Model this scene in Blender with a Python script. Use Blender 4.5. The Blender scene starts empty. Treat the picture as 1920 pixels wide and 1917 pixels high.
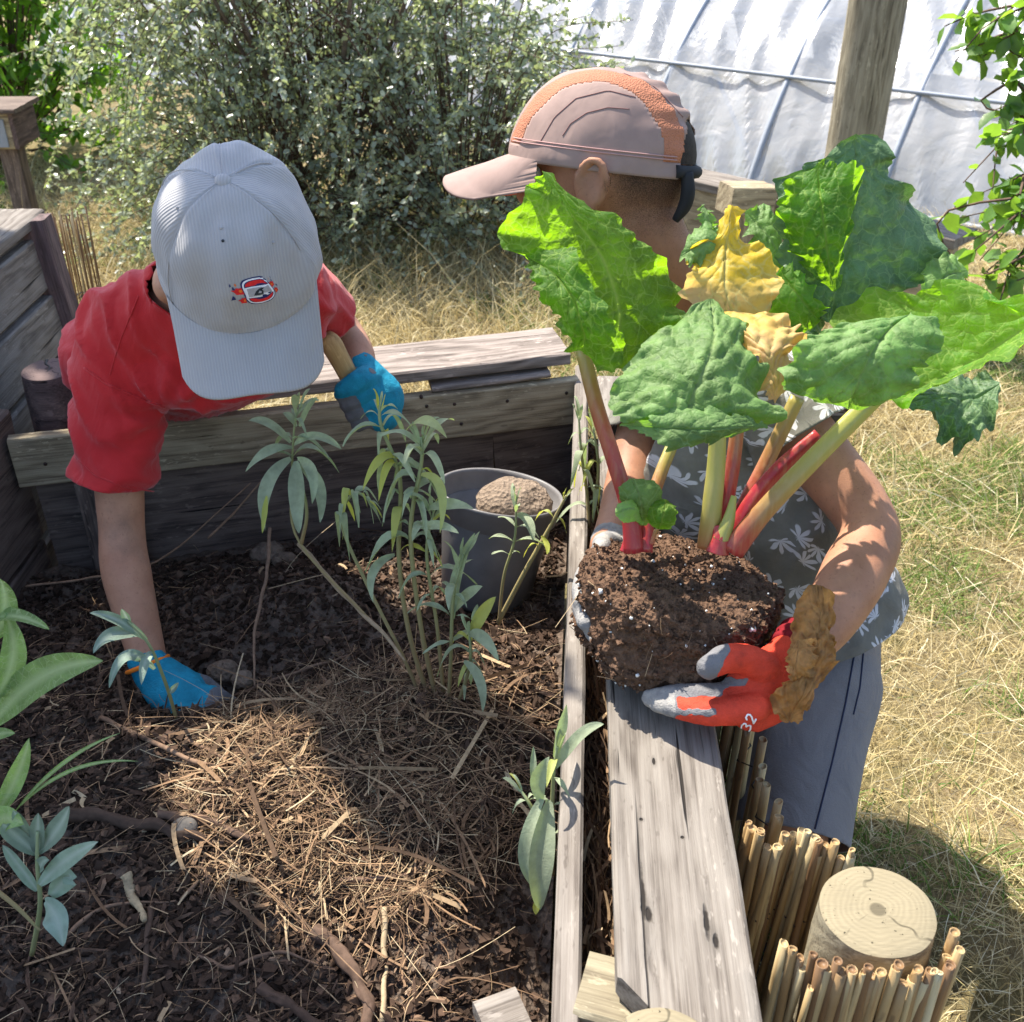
import bpy, bmesh, math, random
import numpy as np
from mathutils import Vector, Matrix, noise

random.seed(7)
RNG = np.random.default_rng(11)
SC = bpy.context.scene
COL = SC.collection
R = math.radians

# ------------------------------------------------------------------ camera model (used to measure the place)
FPX, PITCH, CZ = 2000.0, R(32.0), 1.3
SP, CP = math.sin(PITCH), math.cos(PITCH)


def P(u, v, d):
    """World point seen at photo pixel (u, v) at depth d metres along the lens axis."""
    a, b = (u - 960) / FPX, (958.5 - v) / FPX
    return Vector((a * d, d * (CP + b * SP), CZ + d * (-SP + b * CP)))


def PZ(u, v, z):
    a, b = (u - 960) / FPX, (958.5 - v) / FPX
    d = (z - CZ) / (-SP + b * CP)
    return P(u, v, d)


# ------------------------------------------------------------------ linking
ORG = {}


def tag(o, label=None, cat=None, group=None, kind=None):
    if label: o['label'] = label
    if cat: o['category'] = cat
    if group: o['group'] = group
    if kind: o['kind'] = kind
    return o


def thing(name, loc, label, cat, group=None):
    o = bpy.data.objects.new(name, None)
    o.empty_display_size = 0.05
    COL.objects.link(o)
    o.location = loc
    ORG[o.name] = Vector(loc)
    return tag(o, label, cat, group)


def make_mesh(name, V, F):
    V = np.asarray(V, dtype=np.float32).reshape(-1, 3)
    me = bpy.data.meshes.new(name)
    if isinstance(F, np.ndarray):
        k = F.shape[1]
        me.vertices.add(len(V)); me.vertices.foreach_set('co', V.ravel())
        me.loops.add(F.size); me.loops.foreach_set('vertex_index', F.astype(np.int32).ravel())
        me.polygons.add(len(F))
        me.polygons.foreach_set('loop_start', np.arange(0, F.size, k, dtype=np.int32))
        me.polygons.foreach_set('loop_total', np.full(len(F), k, dtype=np.int32))
        me.update(calc_edges=True)
    else:
        me.from_pydata([tuple(map(float, v)) for v in V], [], [tuple(int(i) for i in f) for f in F])
        me.update()
    return me


def obj(name, V, F, mat, parent=None, smooth=True, attrs=None, fm=None, origin=None):
    """One mesh object from world coordinates."""
    V = np.asarray([tuple(v) for v in V] if not isinstance(V, np.ndarray) else V, dtype=np.float64).reshape(-1, 3)
    if parent is not None:
        org = ORG[parent.name]
    elif origin is not None:
        org = Vector(origin)
    else:
        org = Vector((V[:, 0].mean(), V[:, 1].mean(), V[:, 2].min()))
    me = make_mesh(name, V - np.array(org), F)
    for m in (mat if isinstance(mat, (list, tuple)) else [mat]):
        me.materials.append(m)
    if fm is not None:
        me.polygons.foreach_set('material_index', np.asarray(fm, dtype=np.int32))
    me.polygons.foreach_set('use_smooth', np.full(len(me.polygons), bool(smooth)))
    if attrs:
        for k, a in attrs.items():
            at = me.attributes.new(k, 'FLOAT', 'POINT')
            at.data.foreach_set('value', np.asarray(a, dtype=np.float32))
    o = bpy.data.objects.new(name, me)
    COL.objects.link(o)
    ORG[o.name] = org
    if parent is not None:
        o.parent = parent
    else:
        o.location = org
    return o


class MB:
    """Collects pieces into one mesh."""
    def __init__(s):
        s.V = []; s.F = []; s.A = []; s.m = []

    def add(s, V, F, a=0.0, m=0):
        n = len(s.V)
        s.V += [tuple(v) for v in V]
        s.F += [tuple(i + n for i in f) for f in F]
        s.m += [m] * len(F)
        s.A += list(a) if hasattr(a, '__len__') else [a] * len(V)

    def build(s, name, mat, parent=None, smooth=True, origin=None):
        return obj(name, s.V, s.F, mat, parent, smooth, attrs={'tint': s.A}, fm=s.m, origin=origin)


# ------------------------------------------------------------------ shapes
def catmull(pts, n):
    pts = [Vector(p) for p in pts]
    if len(pts) == 2:
        return [pts[0].lerp(pts[1], i / (n - 1)) for i in range(n)]
    out = []
    m = len(pts) - 1
    for i in range(n):
        t = i / (n - 1) * m
        k = min(int(t), m - 1); f = t - k
        p1, p2 = pts[k], pts[k + 1]
        p0 = pts[k - 1] if k > 0 else p1 * 2 - p2
        p3 = pts[k + 2] if k + 2 <= m else p2 * 2 - p1
        out.append(0.5 * ((2 * p1) + (p2 - p0) * f + (2 * p0 - 5 * p1 + 4 * p2 - p3) * f * f + (3 * p1 - p0 - 3 * p2 + p3) * f ** 3))
    return out


def even(pts, n):
    """n points at equal steps along a smooth line."""
    q = catmull(pts, 300)
    d = np.concatenate([[0], np.cumsum([(b - a).length for a, b in zip(q, q[1:])])])
    X = np.array([tuple(p) for p in q]); t = np.linspace(0, d[-1], n)
    return [Vector((np.interp(v, d, X[:, 0]), np.interp(v, d, X[:, 1]), np.interp(v, d, X[:, 2]))) for v in t]


def lerp_list(vals, n):
    return np.interp(np.linspace(0, len(vals) - 1, n), range(len(vals)), vals)


def frames(path, up=None):
    T = []
    for i in range(len(path)):
        a = path[max(i - 1, 0)]; b = path[min(i + 1, len(path) - 1)]
        t = (b - a)
        T.append(t.normalized() if t.length > 1e-9 else Vector((0, 0, 1)))
    ref = Vector(up) if up else (Vector((0, 0, 1)) if abs(T[0].z) < .9 else Vector((1, 0, 0)))
    Nn = (ref - T[0] * ref.dot(T[0])).normalized()
    out = []
    for t in T:
        r = (Vector(up) if up else Nn)
        q = (r - t * r.dot(t))
        if q.length < 1e-6: q = Nn
        Nn = q.normalized()
        out.append((t, Nn, t.cross(Nn)))
    return out


def tube(path, rad, n=8, cap=True, flat=1.0, up=None, dome=False, prof=None):
    """Tube along a path; rad list or number; flat scales the second axis; dome adds round ends."""
    path = [Vector(p) for p in path]
    rad = list(rad) if hasattr(rad, '__len__') else [rad] * len(path)
    if len(rad) != len(path): rad = list(lerp_list(rad, len(path)))
    fl = list(flat) if hasattr(flat, '__len__') else [flat] * len(path)
    if len(fl) != len(path): fl = list(lerp_list(fl, len(path)))
    fr = frames(path, up)
    C = [(p, r, f, k) for p, r, f, k in zip(path, rad, fr, fl)]
    if dome:
        t0, t1 = fr[0][0], fr[-1][0]
        pre = [(path[0] - t0 * rad[0] * math.sin(a) * .95, rad[0] * math.cos(a), fr[0], fl[0]) for a in (R(80), R(55), R(28))]
        post = [(path[-1] + t1 * rad[-1] * math.sin(a) * .95, rad[-1] * math.cos(a), fr[-1], fl[-1]) for a in (R(28), R(55), R(80))]
        C = pre + C + post
    V, F = [], []
    for p, r, (t, a, b), k in C:
        for j in range(n):
            th = 2 * math.pi * j / n
            q = prof[j % len(prof)] if prof else 1.0
            V.append(p + (a * math.cos(th) * r * k + b * math.sin(th) * r) * q)
    for i in range(len(C) - 1):
        for j in range(n):
            F.append((i * n + j, i * n + (j + 1) % n, (i + 1) * n + (j + 1) % n, (i + 1) * n + j))
    if cap or dome:
        F.append(tuple(range(n - 1, -1, -1)))
        F.append(tuple((len(C) - 1) * n + j for j in range(n)))
    return V, F


def ellipsoid(c, ax, rad, nu=20, nv=14):
    """ax = 3 unit vectors, rad = 3 radii."""
    V, F = [], []
    for i in range(nv + 1):
        ph = math.pi * i / nv
        for j in range(nu):
            th = 2 * math.pi * j / nu
            V.append(c + ax[0] * (rad[0] * math.sin(ph) * math.cos(th)) + ax[1] * (rad[1] * math.sin(ph) * math.sin(th)) + ax[2] * (rad[2] * math.cos(ph)))
    for i in range(nv):
        for j in range(nu):
            a, b = i * nu + j, i * nu + (j + 1) % nu
            F.append((a, a + nu, b + nu, b))
    return V, F


def beam(name, A, B, w, h, mat, parent, roll_up=(0, 0, 1), nseg=40, rough=.0015, bevel=.003, seed=0, taper=0.0, cut0=0.0, cut1=0.0, gouges=()):
    """A worn board from A to B (centre line); w across (horizontal), h along up. Local X runs along the grain."""
    A, B = Vector(A), Vector(B)
    L = (B - A).length
    x = (B - A).normalized(); u = Vector(roll_up)
    z = (u - x * u.dot(x)).normalized(); y = z.cross(x)
    nw = max(4, int(w / .012)); nh = max(3, int(h / .012))
    nw = min(nw, 14); nh = min(nh, 14)
    ring = []
    b = bevel
    ys = list(np.linspace(-w / 2 + b, w / 2 - b, nw)); zs = list(np.linspace(-h / 2 + b, h / 2 - b, nh))
    ring += [(yy, -h / 2) for yy in ys] + [(w / 2, zz) for zz in zs] + [(yy, h / 2) for yy in reversed(ys)] + [(-w / 2, zz) for zz in reversed(zs)]
    n = len(ring)
    V, F = [], []
    xs = np.linspace(0, L, nseg + 1)
    for i, xx in enumerate(xs):
        for (yy, zz) in ring:
            f = 1 - i / nseg
            e = xx + (cut0 * (yy / w) * max(0, 1 - xx / .15) if cut0 else 0) + (cut1 * (yy / w) * max(0, 1 - (L - xx) / .15) if cut1 else 0)
            nz = noise.noise(Vector((xx * 3 + seed * 7.3, yy * 30 + seed, zz * 30)))
            n2 = noise.noise(Vector((xx * 14 + seed * 3.1, yy * 90, zz * 90 + seed)))
            k = 1 + taper * (xx / L - .5)
            q = Vector((e, yy * k, zz))
            d = rough * (1.2 * nz + .7 * n2)
            if abs(zz) >= h / 2 - 1e-6: q.z += d * (1 if zz > 0 else -1)
            else: q.y += d * (1 if yy > 0 else -1)
            for (gx, gy, gl, gw, gd) in gouges:
                if zz > h / 2 - 1e-6:
                    r2 = ((xx - gx) / gl) ** 2 + ((yy - gy) / gw) ** 2
                    if r2 < 4: q.z -= gd * math.exp(-r2 * 1.5)
            V.append(q)
    for i in range(nseg):
        for j in range(n):
            F.append((i * n + j, (i + 1) * n + j, (i + 1) * n + (j + 1) % n, i * n + (j + 1) % n))
    F.append(tuple(range(n))); F.append(tuple(nseg * n + j for j in reversed(range(n))))
    me = make_mesh(name, [tuple(v) for v in V], F)
    me.materials.append(mat)
    o = bpy.data.objects.new(name, me); COL.objects.link(o)
    Mx = Matrix((x, y, z)).transposed().to_4x4()
    Mx.translation = A
    for p in me.polygons: p.use_smooth = len(p.vertices) == 4
    me.set_sharp_from_angle(angle=R(40))
    if parent is not None:
        o.parent = parent
        Mx.translation = A - ORG[parent.name]
    o.matrix_basis = Mx
    ORG[o.name] = A
    return o


# ------------------------------------------------------------------ fused bodies
def arr(me):
    V = np.empty(len(me.vertices) * 3); me.vertices.foreach_get('co', V)
    return V.reshape(-1, 3)


def smooth_mesh(V, F, it, lam=.55, w=None):
    E = np.concatenate([F[:, [i, (i + 1) % F.shape[1]]] for i in range(F.shape[1])])
    cnt = np.zeros(len(V)); np.add.at(cnt, E[:, 0], 1); np.add.at(cnt, E[:, 1], 1)
    cnt[cnt == 0] = 1
    for k in range(it):
        S = np.zeros_like(V)
        np.add.at(S, E[:, 0], V[E[:, 1]]); np.add.at(S, E[:, 1], V[E[:, 0]])
        D = (S / cnt[:, None] - V) * (lam if k % 2 == 0 else -lam * .9)
        V = V + (D if w is None else D * w[:, None])
    return V


def vnormals(V, F):
    if F.shape[1] == 4:
        n = np.cross(V[F[:, 2]] - V[F[:, 0]], V[F[:, 3]] - V[F[:, 1]])
    else:
        n = np.cross(V[F[:, 1]] - V[F[:, 0]], V[F[:, 2]] - V[F[:, 0]])
    N = np.zeros_like(V)
    for i in range(F.shape[1]): np.add.at(N, F[:, i], n)
    return N / np.maximum(np.linalg.norm(N, axis=1), 1e-12)[:, None]


def fuse(pieces, voxel=.006, it=8, lam=.6):
    """Union of closed pieces as one continuous surface -> (V, F)."""
    mb = MB()
    for V, F in pieces: mb.add(V, F)
    me = make_mesh('tmp', [tuple(v) for v in mb.V], mb.F)
    o = bpy.data.objects.new('tmp', me); COL.objects.link(o)
    m = o.modifiers.new('r', 'REMESH'); m.mode = 'VOXEL'; m.voxel_size = voxel; m.adaptivity = 0
    dg = bpy.context.evaluated_depsgraph_get(); dg.update()
    e = bpy.data.meshes.new_from_object(o.evaluated_get(dg))
    V = arr(e); F = np.array([p.vertices[:] for p in e.polygons])
    bpy.data.objects.remove(o); bpy.data.meshes.remove(e)
    # plain smoothing
    E = np.concatenate([F[:, [i, (i + 1) % 4]] for i in range(4)])
    cnt = np.zeros(len(V)); np.add.at(cnt, E[:, 0], 1)
    for k in range(it):
        S = np.zeros_like(V); np.add.at(S, E[:, 0], V[E[:, 1]])
        S2 = np.zeros_like(V); np.add.at(S2, E[:, 1], V[E[:, 0]])
        V = V + ((S + S2) / (2 * cnt[:, None]) - V) * lam
    return V, F


def displace(V, F, fn):
    N = vnormals(V, F)
    d = np.array([fn(Vector(v)) for v in V])
    return V + N * d[:, None]


def cut_open(o, cuts):
    """Cut openings into a garment: (point, outward normal, radius) removes what lies beyond the plane near the point."""
    me = o.data
    off = ORG[o.name]
    bm = bmesh.new(); bm.from_mesh(me)
    for cut in cuts:
        c, n, r = cut[:3]
        c = Vector(c) - off; n = Vector(n).normalized()
        cc = Vector(cut[3]) - off if len(cut) > 3 else c
        fs = [f for f in bm.faces if (f.calc_center_median() - cc).length < r]
        g = list({v for f in fs for v in f.verts}) + list({e for f in fs for e in f.edges}) + fs
        bmesh.ops.bisect_plane(bm, geom=g, plane_co=c, plane_no=n, clear_outer=True)
    # keep the main piece only
    bm.verts.ensure_lookup_table(); seen = set(); best = []
    for v in bm.verts:
        if v in seen: continue
        comp = []; st = [v]; seen.add(v)
        while st:
            q = st.pop(); comp.append(q)
            for e in q.link_edges:
                w2 = e.other_vert(q)
                if w2 not in seen: seen.add(w2); st.append(w2)
        if len(comp) > len(best): best = comp
    bs = set(best)
    bmesh.ops.delete(bm, geom=[v for v in bm.verts if v not in bs], context='VERTS')
    bm.to_mesh(me); bm.free()
    for p in me.polygons: p.use_smooth = True


def solidify(o, t, offset=-1):
    m = o.modifiers.new('thickness', 'SOLIDIFY'); m.thickness = t; m.offset = offset
    return m


# ------------------------------------------------------------------ scattered strands, leaves and chips (vectorised)
def strands(base, dirv, length, width, bend, nlev=4, side=None, taper=True):
    """Ribbon strands. base (n,3); dirv unit (n,3); bend (n,3) added quadratically. -> V,F"""
    n = len(base)
    s = np.linspace(0, 1, nlev)
    Pt = base[:, None] + dirv[:, None] * (length[:, None] * s)[:, :, None] + bend[:, None] * (s ** 2)[None, :, None]
    if side is None:
        side = np.cross(dirv, RNG.normal(size=(n, 3)))
    side = side / np.maximum(np.linalg.norm(side, axis=1), 1e-9)[:, None]
    w = width[:, None] * ((1 - s * .85) if taper else np.ones(nlev))
    Lft = Pt - side[:, None] * w[:, :, None] / 2
    Rgt = Pt + side[:, None] * w[:, :, None] / 2
    V = np.stack([Lft, Rgt], axis=2).reshape(-1, 3)
    b = np.arange(n)[:, None] * (nlev * 2) + np.arange(nlev - 1)[None] * 2
    F = np.stack([b, b + 1, b + 3, b + 2], axis=2).reshape(-1, 4)
    return V, F


def rotmats(n, tilt=math.pi):
    a = RNG.uniform(0, 2 * math.pi, n); b = RNG.uniform(-tilt, tilt, n); c = RNG.uniform(-tilt, tilt, n)
    ca, sa, cb, sb, cc, sc_ = np.cos(a), np.sin(a), np.cos(b), np.sin(b), np.cos(c), np.sin(c)
    Z = np.zeros((n, 3, 3)); X = np.zeros((n, 3, 3)); Y = np.zeros((n, 3, 3))
    Z[:, 0, 0] = ca; Z[:, 0, 1] = -sa; Z[:, 1, 0] = sa; Z[:, 1, 1] = ca; Z[:, 2, 2] = 1
    X[:, 0, 0] = 1; X[:, 1, 1] = cb; X[:, 1, 2] = -sb; X[:, 2, 1] = sb; X[:, 2, 2] = cb
    Y[:, 0, 0] = cc; Y[:, 0, 2] = sc_; Y[:, 1, 1] = 1; Y[:, 2, 0] = -sc_; Y[:, 2, 2] = cc
    return Z @ X @ Y


def scatter(bV, bF, M, pos):
    bV = np.asarray(bV, float); bF = np.asarray(bF)
    n = len(pos)
    V = np.einsum('nij,kj->nki', M, bV) + pos[:, None]
    F = bF[None] + (np.arange(n) * len(bV))[:, None, None]
    return V.reshape(-1, 3), F.reshape(-1, bF.shape[1])


def join(parts):
    Vs, Fs, As = [], [], []
    k = 0
    for V, F, a in parts:
        Vs.append(V); Fs.append(F + k); As.append(a); k += len(V)
    return np.concatenate(Vs), np.concatenate(Fs), np.concatenate(As)


LEAF_V = np.array([(0, 0, 0), (.30, .17, .05), (.30, -.17, .05), (.62, .2, .07), (.62, -.2, .07), (1, 0, -.02), (.45, 0, -.02)])
LEAF_F = np.array([(0, 6, 1, 1), (0, 2, 6, 6), (1, 6, 5, 3), (2, 4, 5, 6)])


def leaf_quads():
    V = np.array([(0, 0, 0), (.35, .24, .06), (.4, 0, 0), (.35, -.24, .06), (.72, .18, .05), (1, 0, -.06), (.72, -.18, .05)], float)
    F = np.array([(0, 2, 1), (0, 3, 2), (1, 2, 4), (2, 5, 4), (2, 3, 6), (2, 6, 5)])
    return V, F


def orient(d, up):
    """(n,3) directions and ups -> matrices whose columns are along, across, normal."""
    d = d / np.maximum(np.linalg.norm(d, axis=1), 1e-9)[:, None]
    y = np.cross(up, d); y = y / np.maximum(np.linalg.norm(y, axis=1), 1e-9)[:, None]
    z = np.cross(d, y)
    return np.stack([d, y, z], axis=2)
# ------------------------------------------------------------------ materials
class T:
    def __init__(s, name):
        s.m = bpy.data.materials.new(name); s.m.use_nodes = True
        s.t = s.m.node_tree; s.t.nodes.clear()
        s.out = s.t.nodes.new('ShaderNodeOutputMaterial')

    def n(s, typ, **kw):
        nd = s.t.nodes.new('ShaderNode' + typ)
        for k, v in kw.items():
            if hasattr(nd, k) and k not in nd.inputs: setattr(nd, k, v)
        for k, v in kw.items():
            if k in nd.inputs: s.set(nd.inputs[k], v)
        return nd

    def set(s, inp, v):
        if hasattr(v, 'is_output'): s.t.links.new(v, inp)
        elif isinstance(v, (tuple, list)) and inp.type == 'RGBA' and len(v) == 3: inp.default_value = (*v, 1)
        else: inp.default_value = v

    def coord(s, kind='Object'):
        return s.n('TexCoord').outputs[kind]

    def pos(s):
        return s.n('NewGeometry').outputs['Position']

    def attr(s, name):
        return s.n('Attribute', attribute_name=name).outputs['Fac']

    def scale(s, v, sc, loc=(0, 0, 0), rot=(0, 0, 0)):
        nd = s.n('Mapping'); s.set(nd.inputs['Vector'], v)
        nd.inputs['Scale'].default_value = sc; nd.inputs['Location'].default_value = loc; nd.inputs['Rotation'].default_value = rot
        return nd.outputs[0]

    def noise(s, v, sc, detail=4, rough=.55, dist=0, out='Fac'):
        nd = s.n('TexNoise', Scale=sc, Detail=detail, Roughness=rough, Distortion=dist); s.set(nd.inputs['Vector'], v)
        return nd.outputs['Fac' if out == 'Fac' else 'Color']

    def vor(s, v, sc, feature='F1', rand=1.0, dims='3D'):
        nd = s.n('TexVoronoi', feature=feature, voronoi_dimensions=dims); nd.inputs['Scale'].default_value = sc
        nd.inputs['Randomness'].default_value = rand; s.set(nd.inputs['Vector'], v)
        return nd

    def math(s, op, a, b=0.0, c=0.0, clamp=False):
        nd = s.t.nodes.new('ShaderNodeMath'); nd.operation = op; nd.use_clamp = clamp
        s.set(nd.inputs[0], a); s.set(nd.inputs[1], b); s.set(nd.inputs[2], c)
        return nd.outputs[0]

    def ramp(s, f, stops):
        nd = s.n('ValToRGB'); s.set(nd.inputs[0], f)
        e = nd.color_ramp.elements
        while len(e) < len(stops): e.new(.5)
        for el, (p, c) in zip(e, stops):
            el.position = p; el.color = (*c, 1) if len(c) == 3 else c
        return nd.outputs[0]

    def fr(s, f, a, b, lo=0.0, hi=1.0):
        nd = s.n('MapRange'); s.set(nd.inputs[0], f)
        for i, v in enumerate((a, b, lo, hi)): nd.inputs[i + 1].default_value = v
        return nd.outputs[0]

    def mix(s, f, a, b, mode='MIX'):
        nd = s.n('Mix', data_type='RGBA', blend_type=mode)
        s.set(nd.inputs[0], f); s.set(nd.inputs[6], a if hasattr(a, 'is_output') else (*a, 1)); s.set(nd.inputs[7], b if hasattr(b, 'is_output') else (*b, 1))
        return nd.outputs[2]

    def bump(s, h, strength=.3, dist=.002):
        return s.n('Bump', Height=h, Strength=strength, Distance=dist).outputs[0]

    def bsdf(s, col, rough=.7, spec=.3, normal=None, **kw):
        nd = s.n('BsdfPrincipled')
        s.set(nd.inputs['Base Color'], col); s.set(nd.inputs['Roughness'], rough); s.set(nd.inputs['Specular IOR Level'], spec)
        if normal is not None: s.set(nd.inputs['Normal'], normal)
        for k, v in kw.items(): s.set(nd.inputs[k.replace('_', ' ')], v)
        return nd.outputs[0]

    def mixs(s, f, a, b):
        nd = s.n('MixShader'); s.set(nd.inputs[0], f); s.set(nd.inputs[1], a); s.set(nd.inputs[2], b)
        return nd.outputs[0]

    def done(s, sh):
        s.t.links.new(sh, s.out.inputs['Surface'])
        return s.m


def mat_wood(name, light, mid, dark, spots=.5, grain=1.0, rough=.85, knots=(), split=None):
    t = T(name); c = t.coord()
    warp = t.noise(t.scale(c, (2.2, 9, 9)), 1.0, 3, .6)
    g0 = t.n('SeparateXYZ', Vector=c)
    y = t.math('ADD', g0.outputs['Y'], t.math('MULTIPLY', g0.outputs['Z'], .6))
    ring = t.math('SINE', t.math('ADD', t.math('MULTIPLY', y, 260 * grain), t.math('MULTIPLY', warp, 46)))
    fine = t.noise(t.scale(c, (5, 330 * grain, 330 * grain)), 1.0, 5, .7)
    mid_ = t.noise(t.scale(c, (9, 40, 40)), 1.0, 4, .6)
    f = t.math('ADD', t.math('MULTIPLY', ring, .075), t.math('ADD', t.math('MULTIPLY', fine, .62), t.math('MULTIPLY', mid_, .34)))
    col = t.ramp(f, [(.28, dark), (.45, mid), (.66, light)])
    sp = t.noise(t.scale(c, (60, 150, 150)), 1.0, 2, .5)
    col = t.mix(t.fr(sp, .66, .74, 0, spots), col, dark)
    pale = t.noise(t.scale(c, (45, 160, 160), (3, 1, 2)), 1.0, 3, .6)
    blot = t.noise(t.scale(c, (6, 14, 14), (5, 5, 5)), 1.0, 2)
    col = t.mix(t.math('MULTIPLY', t.fr(pale, .58, .66, 0, .7), t.fr(blot, .45, .62)), col, tuple(min(.75, x * 1.35) for x in light))
    crack = t.noise(t.scale(c, (3.5, 120, 120), (1, 7, 3)), 1.0, 3, .5)
    ck = t.fr(crack, .70, .75)
    col = t.mix(ck, col, tuple(x * .25 for x in dark))
    wob = t.noise(c, 55, 3)
    for (kx, ky, lx, ly) in knots:
        ax_ = t.math('DIVIDE', t.math('SUBTRACT', g0.outputs['X'], kx), lx); ay_ = t.math('DIVIDE', t.math('SUBTRACT', g0.outputs['Y'], ky), ly)
        dd = t.math('ADD', t.math('SQRT', t.math('ADD', t.math('POWER', ax_, 2), t.math('POWER', ay_, 2))), t.math('MULTIPLY', t.math('SUBTRACT', wob, .5), 1.6))
        kk = t.fr(dd, .55, .95, 1, 0)
        ck = t.math('MAXIMUM', ck, kk)
        halo = t.math('MULTIPLY', t.fr(dd, .8, 2.2, .45, 0), t.fr(ly and dd, 0, 1, 1, 1))
        col = t.mix(halo, col, tuple(x * .55 for x in mid))
    if split:
        lat = t.math('ABSOLUTE', t.math('ADD', t.math('SUBTRACT', g0.outputs['Y'], split[0]), t.math('MULTIPLY', t.math('SUBTRACT', warp, .5), .010)))
        sp_ = t.math('MULTIPLY', t.fr(lat, .0004, .0011, .9, 0), t.math('MULTIPLY', t.fr(g0.outputs['X'], split[1], split[1] + .02), t.fr(g0.outputs['X'], split[2] - .06, split[2], 1, 0)))
        ck = t.math('MAXIMUM', ck, sp_)
    if knots: col = t.mix(ck, col, tuple(x * .3 for x in dark))
    h = t.math('SUBTRACT', t.math('ADD', f, t.math('MULTIPLY', pale, .3)), t.math('MULTIPLY', ck, 1.6 if knots else 1.0))
    return t.done(t.bsdf(col, rough, .2, t.bump(h, .8, .002)))


def mat_leaf(name, top, thru, vein=None, gloss=.42, trans=.45, bumpd=.0015, var=.25, nsc=60, patch=None, coat=0.0, spec=.4, net=0):
    t = T(name); c = t.pos()
    n = t.noise(c, nsc, 4)
    tn = t.attr('tint')
    tinted = lambda col: t.mix(t.math('MULTIPLY', t.fr(n, .3, .7), 1), tuple(x * (1 - var) for x in col), tuple(min(1, x * (1 + var)) for x in col))
    a, b = tinted(top), tinted(thru)
    if patch:
        a = t.mix(t.fr(tn, .55, 1.0), a, patch[0]); b = t.mix(t.fr(tn, .55, 1.0), b, patch[1])
    else:
        k = t.n('Combine' + 'Color'); 
        v = t.fr(tn, 0, 1, .72, 1.3)
        for i in range(3): t.set(k.inputs[i], v)
        a = t.mix(1.0, a, k.outputs[0], 'MULTIPLY'); b = t.mix(1.0, b, k.outputs[0], 'MULTIPLY')
    if vein:
        ve = t.attr('vein')
        if net:
            wc = t.n('VectorMath', operation='ADD'); t.set(wc.inputs[0], c)
            wn = t.n('TexNoise', Scale=70.0, Detail=2.0); t.set(wn.inputs['Vector'], c)
            ws = t.n('VectorMath', operation='SCALE'); t.set(ws.inputs[0], wn.outputs['Color']); ws.inputs['Scale'].default_value = .010
            t.set(wc.inputs[1], ws.outputs[0])
            e1 = t.vor(wc.outputs[0], net, 'DISTANCE_TO_EDGE').outputs['Distance']
            e2 = t.vor(wc.outputs[0], net * 2.7, 'DISTANCE_TO_EDGE').outputs['Distance']
            neth = t.math('ADD', t.fr(e1, 0, .22), t.math('MULTIPLY', t.fr(e2, 0, .25), .45))
            ve = t.math('MAXIMUM', ve, t.math('MAXIMUM', t.fr(e1, .012, .05, .55, 0), t.fr(e2, .01, .05, .22, 0)))
        a = t.mix(ve, a, vein); b = t.mix(t.math('MULTIPLY', ve, .8), b, tuple(x * 1.1 for x in vein))
    nb = t.bump(t.math('ADD', t.noise(c, nsc * 6, 3), t.math('MULTIPLY', neth, 1.0)) if (vein and net) else t.noise(c, nsc * 6, 3), .34 if net else .35, bumpd * (1.8 if net else 1))
    s1 = t.bsdf(a, gloss, spec, nb)
    tr = t.n('BsdfTranslucent'); t.set(tr.inputs['Color'], b); t.set(tr.inputs['Normal'], nb)
    return t.done(t.mixs(trans, s1, tr.outputs[0]))


def mat_skin(name, col, col2):
    t = T(name); c = t.pos()
    n = t.noise(c, 26, 3); f = t.noise(c, 600, 2)
    k = t.mix(t.fr(n, .35, .7), col, col2)
    k = t.mix(t.fr(t.noise(c, 240, 2), .60, .72, 0, .35), k, tuple(x * .55 for x in col2))
    k = t.mix(t.math('MULTIPLY', t.fr(t.noise(c, 17, 5, .7), .5, .72), .42), k, (.13, .085, .06))
    k = t.mix(t.math('MULTIPLY', t.fr(t.noise(c, 420, 2), .68, .76), t.fr(t.noise(c, 30, 2), .5, .6)), k, (.09, .055, .035))
    return t.done(t.bsdf(k, .56, .3, t.bump(t.math('ADD', f, t.math('MULTIPLY', t.noise(c, 160, 3), .8)), .3, .0008), Subsurface_Weight=.06, Subsurface_Radius=(.01, .004, .002), Subsurface_Scale=.6))


def mat_cloth(name, col, col2, weave=900, rough=.85, sheen=.2, wrinkle=.5):
    t = T(name); c = t.pos()
    n = t.noise(c, 14, 4)
    k = t.mix(t.fr(n, .3, .7), col, col2)
    k = t.mix(t.fr(t.noise(c, weave, 2), .35, .7, 0, .25), k, tuple(x * .6 for x in col))
    h = t.math('ADD', t.math('MULTIPLY', t.noise(c, weave, 2), .12), t.noise(t.scale(c, (1, 1, .6)), 22, 3, .5, 1.2))
    return t.done(t.bsdf(k, rough, .15, t.bump(h, wrinkle, .008), Sheen_Weight=sheen))


def mat_plain(name, col, rough=.6, spec=.3, var=.15, nsc=40, bump=.2, **kw):
    t = T(name); c = t.pos()
    n = t.noise(c, nsc, 5)
    k = t.mix(t.fr(n, .3, .7), tuple(x * (1 - var) for x in col), tuple(min(1, x * (1 + var)) for x in col))
    return t.done(t.bsdf(k, rough, spec, t.bump(t.noise(c, nsc * 5, 3), bump, .001), **kw))


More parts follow.
